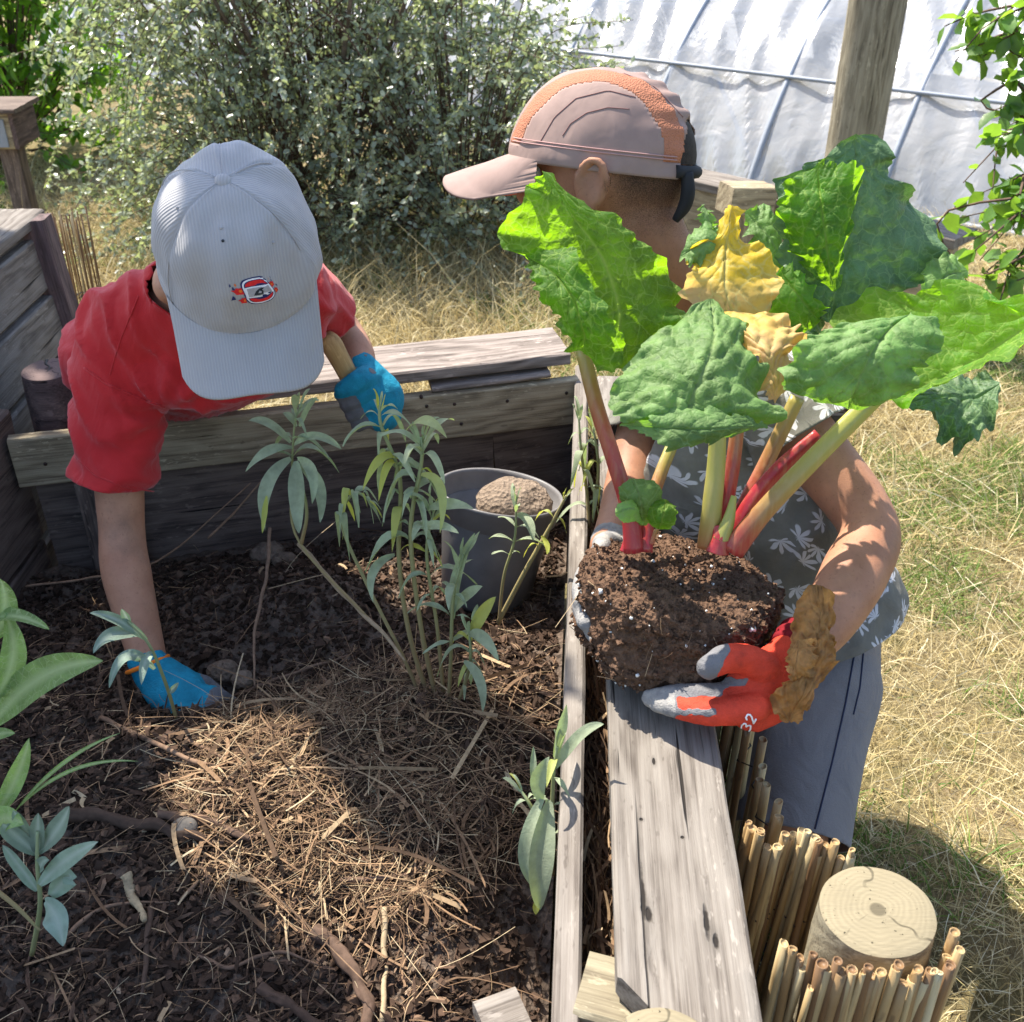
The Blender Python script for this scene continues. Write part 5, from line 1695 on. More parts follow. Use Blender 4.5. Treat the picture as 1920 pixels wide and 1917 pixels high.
def rleaf(mat, mid, left, right, d, dl=0.0, dr=0.0, bulge=.012, crk=.0036, ruf=.013, seed=0, tint=.3, ns=84, nt=56, nv=7, edge=.0034, name='leaf', tint2=None, cfreq=24, parent=None):
    """A leaf as one curved sheet between its midrib and its two traced edges."""
    def line(pts, dd, off):
        out = []
        for i, p in enumerate(pts):
            k = i / (len(pts) - 1)
            dep = p[2] if len(p) > 2 else float(np.interp(k, np.linspace(0, 1, len(dd)), dd)) + off * math.sin(math.pi * min(1, k * .9 + .05))
            out.append(P(p[0], p[1], dep))
        return catmull(out, ns)
    dd = list(d)
    M_, L_, R_ = line(mid, dd, 0), line(left, dd, dl), line(right, dd, dr)
    V, ve, tn = [], [], []
    sd = Vector((seed * 3.7, seed * 1.3, seed * 5.1))
    for i in range(ns):
        s = i / (ns - 1)
        for j in range(nt + 1):
            t = -1 + 2 * j / nt
            E = L_[i] if t < 0 else R_[i]
            a = abs(t)
            p = M_[i].lerp(E, a)
            nrm = (L_[i] - R_[i]).cross(M_[min(i + 1, ns - 1)] - M_[max(i - 1, 0)])
            if nrm.length < 1e-9: nrm = Vector((0, -1, .5))
            nrm.normalize()
            if nrm.dot(CAM0 - p) < 0: nrm = -nrm
            wdt = min(1.0, (L_[i] - R_[i]).length / .06)
            x = (s + .42 * a) * nv
            fx = x - math.floor(x + .5)
            v1 = math.exp(-(fx / .035) ** 2) * (1 - .5 * a) if .03 < s else 0
            vm = math.exp(-(a / .035) ** 2)
            qs = p * 1.0 + sd
            vein = max(vm, v1 * .75)
            pil = (1 - math.exp(-(fx / .28) ** 2)) * (.15 + .5 * a) * (.5 + noise.noise(qs * 13))
            puff = noise.noise(qs * cfreq) * .75 + (.35 - abs(noise.noise(qs * cfreq * 2.1)) * 1.3) * .55 + noise.noise(qs * cfreq * 5) * .2
            vd = noise.voronoi(qs * 34 + Vector((noise.noise(qs * 30), noise.noise(qs * 30 + sd), 0)) * .5)[0]
            dome = min(1, (vd[1] - vd[0]) * 2.2)
            puff = puff * .55 + (dome - .5) * .62
            h = .010 * noise.noise(qs * 9) * wdt + bulge * (1 - a * a) * math.sin(math.pi * s) * wdt + crk * (pil * .9 + puff) * wdt * min(1, 3 * (1 - s) + .3)
            h -= (.0032 * v1 * (1 - a * .5) + .0045 * vm) * wdt
            h += ruf * (a ** 3) * wdt * 1.7 * (noise.noise(Vector((s * 7, seed * 2.3, 4 * (t > 0)))) * 1.3 + .7 * noise.noise(Vector((s * 17, seed * 1.1, 9 * (t > 0)))))
            lat = (E - M_[i])
            lat = lat.normalized() if lat.length > 1e-6 else Vector((1, 0, 0))
            p = p + nrm * h + lat * (edge * 1.6 * a ** 4 * (noise.noise(Vector((s * 14, seed, 3 * (t > 0)))) * 1.9 + .7 * noise.noise(Vector((s * 40, seed, 7 * (t > 0))))))
            V.append(p); ve.append(min(1, vein)); 
            tn.append(tint if tint2 is None else min(1, max(0, tint + (tint2 - tint) * s + .3 * noise.noise(qs * 18))))
    k = nt + 1
    F = [(i * k + j, (i + 1) * k + j, (i + 1) * k + j + 1, i * k + j + 1) for i in range(ns - 1) for j in range(nt)]
    o = obj(name, V, F, mat, parent or rh, attrs={'vein': ve, 'tint': tn})
    return o


# stalks
stalk([(1188, 1035, 1.12), (1180, 960, 1.11), (1150, 860, 1.10), (1118, 760, 1.09), (1092, 655, 1.08)], .0085, .0075, (0, .12, .35, .8), 1)
stalk([(1207, 1035, 1.125), (1215, 960, 1.13), (1238, 890, 1.14), (1262, 830, 1.15)], .0075, .0065, (0, .2, .6, .95), 1)
stalk([(1175, 1035, 1.13), (1183, 1000, 1.125), (1192, 960, 1.12)], .006, .004, 0, .05)
stalk([(1330, 1025, 1.115), (1334, 960, 1.10), (1342, 880, 1.09), (1346, 810, 1.08)], .0105, .0085, (.45, .8, .85, .9), 1)
stalk([(1352, 1028, 1.125), (1360, 950, 1.12), (1374, 870, 1.11), (1385, 780, 1.10)], .0085, .0070, (0, .05, .3, .55), .7)
stalk([(1362, 1028, 1.14), (1395, 950, 1.13), (1440, 860, 1.13), (1495, 745, 1.12)], .0085, .0080, (.05, .15, .5, .8), .9)
stalk([(1368, 1030, 1.12), (1405, 950, 1.11), (1460, 880, 1.10), (1535, 815, 1.09)], .0095, .0070, (.0, .02, .02, .06), .05)
stalk([(1372, 1032, 1.105), (1430, 960, 1.085), (1520, 865, 1.07), (1640, 745, 1.06)], .0105, .0095, (.1, .55, .8, .95), 1, flat=.8)
stalk([(1345, 1035, 1.105), (1352, 1010, 1.10), (1350, 985, 1.10)], .010, .008, 0, .02)
stalk([(1352, 1012, 1.10), (1366, 975, 1.095), (1376, 930, 1.095)], .0075, .003, (.85, .95), 1)
# leaves
rleaf(RHU, [(1150, 690), (1160, 590), (1125, 480), (1068, 400), (1017, 322)], [(1130, 690), (1080, 600), (1020, 520), (985, 482), (938, 462), (946, 405), (985, 352), (1005, 340), (1017, 320)],
      [(1185, 695), (1240, 650), (1283, 592), (1272, 540), (1240, 480), (1196, 450), (1158, 402), (1112, 390), (1060, 345), (1017, 321)], (1.09, 1.09, 1.06, 1.04), dl=-.02, dr=.02, seed=1, tint=.35)
rleaf(RHU, [(1096, 664), (1100, 600), (1060, 530), (985, 479)], [(1093, 664), (1045, 610), (1008, 540), (983, 481)], [(1104, 668), (1152, 692), (1172, 640), (1152, 604), (1126, 560), (1096, 515), (1082, 470), (1040, 462), (985, 478)],
      (1.06, 1.03, 1.03, 1.045), dr=-.02, seed=2, tint=.3, bulge=.02)
rleaf(RHU_GREY, [(1334, 560), (1332, 650), (1295, 740), (1262, 832)], [(1328, 560), (1250, 605), (1195, 660), (1152, 715), (1148, 770), (1168, 796), (1215, 798), (1260, 834)],
      [(1338, 560), (1395, 605), (1398, 660), (1424, 700), (1440, 745), (1456, 785), (1420, 800), (1345, 822), (1264, 834)], (1.06, 1.01, .985, .985), dl=-.01, dr=.02, seed=3, tint=.5, crk=.0075, bulge=.02, ruf=.016, nv=8)
rleaf(RHU_GREY, [(1440, 800), (1380, 802), (1300, 806), (1162, 797)], [(1440, 797), (1400, 782), (1335, 768), (1245, 766), (1200, 790), (1162, 796)], [(1440, 803), (1385, 815), (1340, 828), (1262, 842), (1210, 815), (1162, 799)],
      (.99, .97, .965, .975), seed=4, tint=.5, ruf=.006, crk=.006)
rleaf(RHU_YELLOW, [(1395, 655), (1366, 540), (1366, 440), (1372, 386)], [(1385, 655), (1345, 594), (1298, 572), (1280, 535), (1300, 503), (1290, 475), (1335, 448), (1352, 402), (1370, 384)],
      [(1404, 655), (1440, 598), (1456, 555), (1463, 515), (1440, 470), (1412, 440), (1384, 414), (1396, 395), (1374, 384)], (1.08, 1.06, 1.07, 1.08), dl=.02, dr=.02, seed=5, tint=1.0, tint2=.0, bulge=-.01, crk=.004)
rleaf(RHU_YELLOW, [(1354, 590), (1402, 640), (1440, 700), (1452, 756)], [(1350, 596), (1388, 650), (1402, 690), (1426, 732), (1451, 757)], [(1358, 584), (1440, 588), (1494, 612), (1496, 650), (1470, 666), (1490, 706), (1453, 757)],
      (1.07, 1.04, 1.03, 1.03), dr=.02, seed=6, tint=.75, tint2=1.0, crk=.006, bulge=.012)
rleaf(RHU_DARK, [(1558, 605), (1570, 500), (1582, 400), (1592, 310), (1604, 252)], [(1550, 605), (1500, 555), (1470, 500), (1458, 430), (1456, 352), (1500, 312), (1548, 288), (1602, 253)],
      [(1566, 607), (1640, 600), (1690, 548), (1738, 530), (1762, 480), (1756, 425), (1720, 375), (1684, 352), (1658, 318), (1672, 285), (1640, 254), (1606, 251)], (1.15, 1.15, 1.14, 1.13, 1.11), dl=-.01, dr=.01, seed=7, tint=.5, bulge=.02, crk=.007)
rleaf(RHU, [(1562, 547), (1545, 440), (1532, 308)], [(1556, 543), (1500, 490), (1472, 430), (1462, 362), (1530, 305)], [(1566, 547), (1595, 430), (1616, 330), (1572, 300), (1535, 304)], (1.125, 1.10, 1.095), dl=.01, dr=-.01, seed=8, tint=.5, crk=.005)
rleaf(RHU_GREY, [(1475, 505), (1442, 450), (1398, 396)], [(1478, 508), (1430, 498), (1404, 450), (1396, 398)], [(1475, 500), (1468, 430), (1440, 380), (1400, 394)], (1.15, 1.15, 1.15), seed=9, tint=.8, ns=40, nt=30)
rleaf(RHU, [(1640, 757), (1715, 725), (1815, 665), (1925, 600), (2000, 560)], [(1640, 753), (1690, 690), (1640, 640), (1558, 612), (1582, 556), (1640, 540), (1700, 553), (1740, 540), (1828, 528), (1852, 562), (1925, 552), (2000, 558)],
      [(1640, 760), (1705, 748), (1800, 705), (1925, 655), (2000, 562)], (1.07, 1.06, 1.05, 1.02, 1.0), dl=.05, dr=-.03, seed=10, tint=.85, bulge=-.015, crk=.004)
rleaf(RHU_GREY, [(1590, 768), (1598, 720), (1635, 655), (1705, 590)], [(1586, 766), (1520, 742), (1474, 736), (1470, 690), (1500, 640), (1540, 618), (1605, 598), (1703, 590)],
      [(1594, 768), (1640, 772), (1702, 735), (1712, 692), (1745, 682), (1766, 640), (1750, 600), (1708, 584)], (1.05, 1.01, 1.01, 1.03), dl=-.01, dr=.0, seed=11, tint=.7, bulge=.02, crk=.006)
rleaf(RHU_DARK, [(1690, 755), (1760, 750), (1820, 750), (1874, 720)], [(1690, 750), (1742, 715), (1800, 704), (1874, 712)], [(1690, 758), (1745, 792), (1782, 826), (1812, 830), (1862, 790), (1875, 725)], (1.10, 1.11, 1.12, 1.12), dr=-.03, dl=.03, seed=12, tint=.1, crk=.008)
rleaf(RHU, [(1538, 602), (1500, 560), (1462, 505)], [(1535, 606), (1490, 640), (1450, 600), (1436, 540), (1460, 503)], [(1540, 600), (1545, 570), (1515, 520), (1485, 495), (1464, 503)], (1.12, 1.11, 1.11), seed=13, tint=.7, ns=40, nt=30)
rleaf(RHU_GREY, [(1352, 470), (1325, 455), (1275, 482)], [(1352, 480), (1330, 490), (1300, 500), (1274, 484)], [(1354, 460), (1345, 425), (1305, 425), (1276, 478)], (1.10, 1.09, 1.09), seed=14, tint=.8, ns=36, nt=26)
rleaf(RHU_GREY, [(1335, 440), (1328, 410), (1315, 384)], [(1330, 440), (1312, 415), (1314, 385)], [(1338, 440), (1340, 410), (1318, 384)], (1.10, 1.09, 1.09), seed=15, tint=.8, ns=24, nt=16)
rleaf(RHU_GREY, [(1735, 555), (1770, 520), (1815, 508)], [(1725, 545), (1740, 495), (1780, 475), (1812, 505)], [(1738, 560), (1780, 550), (1800, 545), (1816, 512)], (1.13, 1.14, 1.15), seed=16, tint=1.0, ns=36, nt=26)
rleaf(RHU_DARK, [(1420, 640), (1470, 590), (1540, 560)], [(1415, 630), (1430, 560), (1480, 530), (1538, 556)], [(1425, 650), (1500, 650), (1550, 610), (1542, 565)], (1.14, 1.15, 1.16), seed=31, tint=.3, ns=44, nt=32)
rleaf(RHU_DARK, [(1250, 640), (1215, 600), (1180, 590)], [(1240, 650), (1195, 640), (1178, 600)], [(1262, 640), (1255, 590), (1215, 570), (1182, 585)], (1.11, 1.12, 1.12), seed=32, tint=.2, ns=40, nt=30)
# baby leaves at the ball
rleaf(RHU_GREY, [(1205, 985), (1200, 935), (1185, 898)], [(1200, 985), (1168, 945), (1160, 915), (1183, 897)], [(1212, 985), (1240, 945), (1232, 905), (1188, 897)], (1.11, 1.08, 1.07), seed=17, tint=.1, ns=36, nt=26, crk=.003, ruf=.003, edge=.0006)
rleaf(RHU_GREY, [(1206, 985), (1185, 955), (1154, 962)], [(1208, 980), (1190, 940), (1160, 945), (1153, 960)], [(1205, 985), (1195, 978), (1170, 980), (1154, 966)], (1.10, 1.06, 1.05), seed=18, tint=.9, ns=36, nt=26, crk=.002, ruf=.002, edge=.0005)
rleaf(RHU, [(1236, 992), (1242, 965), (1248, 937)], [(1232, 992), (1214, 975), (1220, 945), (1246, 936)], [(1238, 993), (1262, 985), (1268, 955), (1250, 937)], (1.09, 1.08, 1.08), seed=19, tint=.8, ns=36, nt=26, crk=.003, ruf=.003, edge=.0006)
stalk([(1222, 1020, 1.10), (1228, 1000, 1.095), (1238, 985, 1.09)], .0022, .0018, .3, .7)
# dry leaf over the wrist
rleaf(RHU_DRY, [(1530, 1096), (1532, 1180), (1512, 1270), (1480, 1352)], [(1515, 1098), (1492, 1140), (1478, 1180), (1482, 1235), (1488, 1270), (1455, 1292), (1448, 1330), (1478, 1356)],
      [(1545, 1100), (1562, 1150), (1558, 1200), (1572, 1232), (1550, 1270), (1522, 1310), (1506, 1342), (1482, 1355)], (1.06, 1.045, 1.03, 1.04), seed=20, tint=.4, crk=.017, ruf=.034, bulge=.018, edge=.0018, name='dried_leaf', cfreq=52)
rleaf(RHU_DRY, [(1500, 1290), (1490, 1250), (1498, 1200)], [(1490, 1290), (1474, 1250), (1482, 1205)], [(1510, 1290), (1530, 1250), (1520, 1200)], (1.03, 1.02, 1.03), seed=21, tint=.8, crk=.024, ruf=.02, edge=.003, name='dried_leaf', cfreq=44, ns=40, nt=30)
# ------------------------------------------------------------------ people
def frame_of(fwd, up_, roll=0.0):
    f = Vector(fwd).normalized()
    u = Vector(up_); u = (u - f * u.dot(f)).normalized()
    u = Matrix.Rotation(roll, 3, f) @ u
    r = f.cross(u)
    return r, f, u


def head_pieces(c, fr, s=1.0):
    r, f, u = fr
    q = lambda x, y, z: c + (r * x + f * y + u * z) * s
    ax = (r, f, u)
    ps = [ellipsoid(q(0, -.008, .028), ax, (.074 * s, .092 * s, .086 * s), 32, 22),
          ellipsoid(q(0, .030, -.045), ax, (.056 * s, .058 * s, .068 * s), 28, 18),
          ellipsoid(q(0, .068, -.092), ax, (.022 * s, .020 * s, .018 * s), 16, 10),
          ellipsoid(q(0, .078, .022), ax, (.045 * s, .016 * s, .016 * s), 18, 12),
          ellipsoid(q(0, .090, -.028), ax, (.013 * s, .020 * s, .014 * s), 14, 10),
          ellipsoid(q(0, .084, -.008), ax, (.008 * s, .012 * s, .024 * s), 12, 10),
          ellipsoid(q(0, .080, -.058), ax, (.022 * s, .012 * s, .006 * s), 14, 8),
          ellipsoid(q(0, .078, -.067), ax, (.018 * s, .012 * s, .006 * s), 14, 8),
          ellipsoid(q(.038, .062, -.03), ax, (.022 * s, .022 * s, .02 * s), 14, 10), ellipsoid(q(-.038, .062, -.03), ax, (.022 * s, .022 * s, .02 * s), 14, 10)]
    for k in (-1, 1):
        cc = q(k * .074, -.008, -.004)
        rim = [q(k * .070, .008, -.022), q(k * .080, .012, .004), q(k * .086, .004, .022), q(k * .089, -.012, .026), q(k * .088, -.022, .014), q(k * .084, -.022, -.004), q(k * .079, -.014, -.022), q(k * .072, -.003, -.034)]
        ps.append(tube(catmull(rim, 24), [.0052 * s, .0056 * s, .006 * s, .006 * s, .0065 * s], 10, dome=True))
        ps.append(ellipsoid(q(k * .077, -.006, -.004), (f, u, r), (.017 * s, .024 * s, .006 * s), 16, 10))
    return ps


def eyes(c, fr, parent):
    r, f, u = fr
    for k in (-1, 1):
        p = c + r * (.029 * k) + f * .077 + u * .002
        V, F = ellipsoid(p, (r, f, u), (.013, .010, .0085), 16, 10)
        e = obj('eye', V, F, EYEW, parent)
        V, F = ellipsoid(p + f * .0075, (r, f, u), (.0055, .0035, .0055), 12, 8)
        obj('iris', V, F, EYED, e)


def crown_pt(th, k, a, b, h, front=1.0, sq=.72):
    """Cap crown: th = 0 at the front, k = 0 at the brim, 1 at the button."""
    t = k * math.pi / 2
    rr = math.cos(t) ** sq
    z = h * math.sin(t) ** .98
    x = a * rr * math.sin(th); y = b * rr * math.cos(th)
    return x, y, z


def cap(root_name, parent, C, fr, a, b, h, crown_mat, bill_len, bill_w, bill_drop, seams, under_mat, style):
    r, f, u = fr
    W = lambda x, y, z: C + r * x + f * y + u * z
    nth, nk = 192, 60
    V, rib, TH, KK = [], [], [], []
    for i in range(nk + 1):
        k = i / nk
        for j in range(nth):
            th = 2 * math.pi * j / nth - math.pi
            x, y, z = crown_pt(th, min(k, .998), a, b, h, sq=style.get('sq', .72))
            cr = 0
            for s_ in seams:
                d = abs((th - s_ + math.pi) % (2 * math.pi) - math.pi)
                cr += math.exp(-(d / .035) ** 2) * .0016 * min(1, (1 - k) * 4) * (.3 + .7 * k)
                cr -= math.exp(-((d - .09) / .06) ** 2) * .0010 * k
            p = Vector((x, y, z))
            dent = style.get('dent', .004) * noise.noise(Vector((x * 14 + style['seed'], y * 14, z * 14))) + style.get('dent', .004) * .4 * noise.noise(Vector((x * 38, y * 38, z * 30 + style['seed'])))
            if style.get('fold'):
                # soft folds running down from the button
                dent += .0035 * math.sin(th * 9 + 2 * math.sin(th * 2)) * math.sin(math.pi * min(1, k * 1.05)) ** 2 * (.5 + .5 * noise.noise(Vector((th * 1.3, 1, 2))))
            if k < .05: dent *= k / .05
            if style.get('gather'):
                gth = abs((th - math.pi + math.pi) % (2 * math.pi) - math.pi)
                gth = abs(abs(th) - math.pi)
                dent += .0022 * math.sin(k * 46) * math.exp(-(gth / .55) ** 2)
            nrm_ = Vector((x / a / a, y / b / b, z / h / h))
            if nrm_.length > 0: p += nrm_.normalized() * (dent - cr)
            V.append(W(*p)); rib.append(x if abs(math.sin(th)) < .85 else y); TH.append(th); KK.append(k)
    F = [(i * nth + j, i * nth + (j + 1) % nth, (i + 1) * nth + (j + 1) % nth, (i + 1) * nth + j) for i in range(nk) for j in range(nth)]
    F.append(tuple(nk * nth + j for j in range(nth)))
    a3, b3, c3 = (Vector(V[i]) for i in F[nth * 10][:3])
    if (b3 - a3).cross(c3 - b3).dot(a3 - C) < 0: F = [q[::-1] for q in F]
    # a round opening above the strap at the back
    if style.get('opening'):
        F = [q for q in F if not (all(abs(abs(TH[i]) - math.pi) < style['opening'][0] * math.sqrt(max(0, 1 - (KK[i] / style['opening'][1]) ** 2)) and KK[i] < style['opening'][1] for i in q))]
    region = style.get('region')
    parts_ = {}
    for q in F:
        key = region(sum(TH[i] for i in q) / len(q), sum(KK[i] for i in q) / len(q), sum((Vector(V[i]) - C).dot(r) for i in q) / len(q)) if region else 0
        parts_.setdefault(key, []).append(q)
    rootmesh = None
    for key in sorted(parts_):
        used = sorted({i for q in parts_[key] for i in q}); mp = {i: n for n, i in enumerate(used)}
        o = obj(root_name if key == 0 else style['names'][key], [V[i] for i in used], [tuple(mp[i] for i in q) for q in parts_[key]], crown_mat[key] if isinstance(crown_mat, (list, tuple)) else crown_mat, parent if key == 0 else rootmesh, attrs={'rib': [rib[i] for i in used]})
        solidify(o, .0016)
        if key == 0: rootmesh = o
    # sweatband edge
    band = [W(*crown_pt(th, .004, a * .994, b * .994, h)) - u * .001 for th in np.linspace(-math.pi, math.pi, 90)]
    # bill
    V, F, rb = [], [], []
    ni, nj = 26, 44
    for side in (0, 1):
        for i in range(ni + 1):
            s = i / ni
            for j in range(nj + 1):
                t = -1 + 2 * j / nj
                th = t * bill_w
                x0, y0, _ = crown_pt(th, 0, a * 1.0, b * 1.0, h)
                ex = a * 1.02 * math.sin(bill_w) * (abs(t) ** .9) * (1 if t > 0 else -1) * style.get('flare', .94)
                ey = b + bill_len * max(0, (1 - abs(t) ** style.get('sqr', 3.4))) ** .62 if abs(t) < 1 else y0
                if abs(t) >= .999: ex, ey = x0, y0
                x = x0 + (ex - x0) * s; y = y0 + (ey - y0) * s
                arch = style.get('arch', .02) * (x / (a)) ** 2
                z = -bill_drop * ((y - y0) / max(1e-6, bill_len)) * bill_len - arch * min(1, s * 1.5) - (style.get('droop', 0)) * s * s * bill_len
                z += .0012 * (1 if side == 0 else -1) + .0008 * noise.noise(Vector((x * 40, y * 40, style['seed'])))
                V.append(W(x, y, z + .003)); rb.append(x)
    off_ = (ni + 1) * (nj + 1)
    mi = []
    for side in (0, 1):
        for i in range(ni):
            for j in range(nj):
                q = side * off_ + i * (nj + 1) + j
                f4 = (q, q + 1, q + nj + 2, q + nj + 1)
                F.append(f4 if side == 0 else f4[::-1]); mi.append(side)
    bord = [i * (nj + 1) for i in range(ni + 1)] + [ni * (nj + 1) + j for j in range(1, nj + 1)] + [i * (nj + 1) + nj for i in range(ni - 1, -1, -1)]
    for q, w_ in zip(bord, bord[1:]):
        F.append((q, w_, w_ + off_, q + off_)); mi.append(0)
    m0 = crown_mat[0] if isinstance(crown_mat, (list, tuple)) else crown_mat
    bill = obj('bill', V, F, [m0, under_mat], rootmesh, attrs={'rib': rb}, fm=mi)
    # stitched seam lines and button
    mb = MB()
    for s_ in seams:
        pts = []
        for k in np.linspace(.02, .97, 40):
            x, y, z = crown_pt(s_, k, a, b, h, sq=style.get('sq', .72)); pts.append(W(x, y, z + .0006))
        mb.add(*tube(pts, .0007, 5))
    if seams: mb.build('seams', m0, rootmesh)
    if style.get('button', True):
        V, F = ellipsoid(W(0, 0, h + .0015), (r, f, u), (.0085, .0085, .0055), 24, 14)
        obj('button', V, F, m0, rootmesh, attrs={'rib': [v.x for v in map(Vector, V)]})
    return rootmesh, W


# ================================================================== the boy in red
fr1 = frame_of((.20, -.80, -.565), (0.05, -.55, .83), R(-3))
C1 = P(447, 482, 1.19)
H1 = C1 - fr1[2] * .035 - fr1[1] * .008
NBk, HIP = P(405, 575, 1.40), P(265, 705, 1.88)
RS, LS = P(248, 612, 1.41), P(548, 565, 1.45)
EL, WR = P(228, 985, 1.465), P(282, 1252, 1.44)
EL2, WR2 = P(632, 612, 1.60), P(680, 700, 1.555)
pieces = head_pieces(H1, fr1, .95)
pieces.append(tube(catmull([H1 - fr1[1] * .03 - fr1[2] * .03, H1.lerp(NBk, .6), NBk], 10), [.056, .056, .066], 20, dome=True))
pieces.append(ellipsoid(P(328, 525, 1.33), (Vector((1, 0, 0)), Vector((0, 1, 0)), zv), (.026, .05, .028)))
dors = Vector((.15, .25, .95))
tor = catmull([NBk, P(385, 640, 1.49), P(330, 685, 1.66), HIP], 16)
pieces.append(tube(tor, [.085, .115, .112, .112], 28, flat=.62, up=dors, dome=True))
pieces.append(tube(catmull([RS, NBk, LS], 12), [.042, .055, .042], 18, dome=True))
pieces.append(tube(catmull([RS, P(222, 800, 1.44), EL, P(238, 1080, 1.455), WR, P(292, 1275, 1.44)], 40), [.044, .037, .031, .034, .024, .022], 20, dome=True))
pieces.append(tube(catmull([LS, P(595, 575, 1.53), EL2, P(664, 660, 1.58), WR2, P(690, 722, 1.55)], 30), [.042, .037, .032, .030, .023, .022], 20, dome=True))
ft = []
for k, dx in ((1, -.075), (-1, .075)):
    hp = HIP + Vector((dx, 0, -.02)); kn = Vector((hp.x, hp.y + .02, .28)); an = Vector((hp.x, hp.y + .06, .06))
    pieces.append(tube(catmull([hp, kn, an], 20), [.072, .050, .033], 18, dome=True)); ft.append(an)
    pieces.append(tube([an + Vector((0, .03, -.02)), an + Vector((0, -.10, -.035))], [.034, .028], 14, flat=.75, dome=True))
V, F = fuse(pieces, .0055, 6)
boy1 = obj('person', V, F, SKIN_A, None, origin=(HIP.x, HIP.y, 0))
tag(boy1, 'person in red T-shirt and pale corduroy cap reaching into the raised bed', 'person', 'people gardening')
eyes(H1, fr1, boy1)
# shirt
shp = [tube(tor, [.098, .132, .122, .118], 32, flat=.66, up=dors, dome=True), tube(catmull([RS, NBk, LS], 14), [.060, .072, .060], 22, dome=True),
       tube(catmull([RS + Vector((-.01, .02, .0)), P(228, 700, 1.43), P(222, 810, 1.445), P(212, 960, 1.465)], 22), [.058, .060, .055, .051], 26, dome=True),
       tube(catmull([LS, P(585, 560, 1.51), P(636, 615, 1.60)], 16), [.052, .047, .046], 24, dome=True),
       ellipsoid(P(395, 690, 1.44), (Vector((1, .2, 0)).normalized(), Vector((0, 1, 0)), zv), (.115, .07, .05)),
       ellipsoid(P(196, 660, 1.58), (Vector((1, 0, 0)), Vector((0, 1, 0)), zv), (.05, .10, .07))]
V, F = fuse(shp, .006, 7)


def folds1(p):
    d = .005 * noise.noise(p * 11) + .0022 * noise.noise(p * 26)
    g = Vector((p.x * 22 + p.z * 12, p.y * 8, p.z * 9 - p.x * 6))
    d += .013 * max(0, .55 - abs(noise.noise(g)) * 2.2) + .004 * max(0, .5 - abs(noise.noise(g * 1.9 + Vector((4, 2, 1)))) * 2.2)
    # folds radiating from the armpit
    q = p - P(320, 760, 1.42)
    if q.length < .22:
        an = math.atan2(q.z, q.x)
        d += .0052 * math.sin(an * 9 + 7 * q.length * 4) * math.exp(-(q.length / .12) ** 2) * min(1, q.length / .05) ** 2
    q = p - P(215, 860, 1.45)
    if q.length < .16:
        d += .0045 * math.sin(q.x * 70 + q.z * 95) * math.exp(-(q.length / .09) ** 2)
    return d


V = displace(V, F, folds1)
sh = obj('t_shirt', V, F, RED_T, boy1)
arm_d = (P(212, 930, 1.465) - P(225, 760, 1.44)).normalized()
cut_open(sh, [(P(215, 902, 1.455), (arm_d + Vector((-.10, 0, -.30))).normalized(), .11), (P(622, 592, 1.56), (P(636, 615, 1.60) - P(585, 560, 1.51)).normalized() + Vector((.15, 0, -.1)), .08),
              (NBk + (H1 - NBk).normalized() * .045, (H1 - NBk).normalized(), .085), (HIP + (HIP - NBk).normalized() * .05, (HIP - NBk).normalized(), .25)])
solidify(sh, .0022)
tr_ = bvh(V, F)


def seam_on(tree, pix, r_, mat, parent, name, n=40, lift=.0003):
    pts = []
    for i in range(n):
        t = i / (n - 1) * (len(pix) - 1); k = min(int(t), len(pix) - 2); g = t - k
        h_ = hit(tree, pix[k][0] * (1 - g) + pix[k + 1][0] * g, pix[k][1] * (1 - g) + pix[k + 1][1] * g, lift)
        if h_ is not None: pts.append(h_)
    if len(pts) > 3:
        V, F = tube(pts, r_, 6)
        return obj(name, V, F, mat, parent)


seam_on(tr_, [(158, 690), (200, 720), (255, 745), (310, 765)], .0014, RED_T, sh, 'sleeve_seam')
seam_on(tr_, [(260, 555), (225, 640), (205, 705)], .0010, RED_T, sh, 'shoulder_seam')
seam_on(tr_, [(146, 862), (180, 892), (230, 912), (288, 922)], .0010, RED_T, sh, 'hem_stitch')
# shorts and shoes (behind the bed)
shp = [tube([HIP - (HIP - NBk).normalized() * .05, HIP + Vector((0, .02, -.03))], [.125, .125], 24, flat=.75, up=dors, dome=True)]
for an, dx in zip(ft, (-.075, .075)):
    hp = HIP + Vector((dx, 0, -.02)); shp.append(tube([hp, Vector((hp.x, hp.y + .02, .27))], [.086, .075], 20, dome=True))
V, F = fuse(shp, .009, 5)
obj('shorts', V, F, SHORTS, boy1)
for an in ft:
    V, F = tube([an + Vector((0, .035, -.02)), an + Vector((0, -.11, -.035))], [.040, .034], 16, flat=.8, dome=True)
    obj('shoe', V, F, HAIR, boy1)
# hair under the cap
V, F = ellipsoid(H1 + fr1[2] * .022 - fr1[1] * .012, fr1, (.0745, .0915, .085), 36, 24)
V2 = [Vector(v) for v in V]
F2 = [q for q in F if all(((V2[i] - H1).dot(fr1[2]) > .012 and ((V2[i] - H1).dot(fr1[1]) < .045)) for i in q)]
obj('hair', V, F2, HAIR, boy1)
PANELS = [R(x) for x in (-58, 58, -122, 122, 180)]
cap1, W1 = cap('cap', boy1, C1, fr1, .089, .104, .122, CAP_W, .061, R(66), .32, PANELS, CAP_W, dict(seed=3.3, dent=.0085, fold=True, arch=.016, opening=(.42, .40), sqr=3.2, flare=.97, droop=.1))


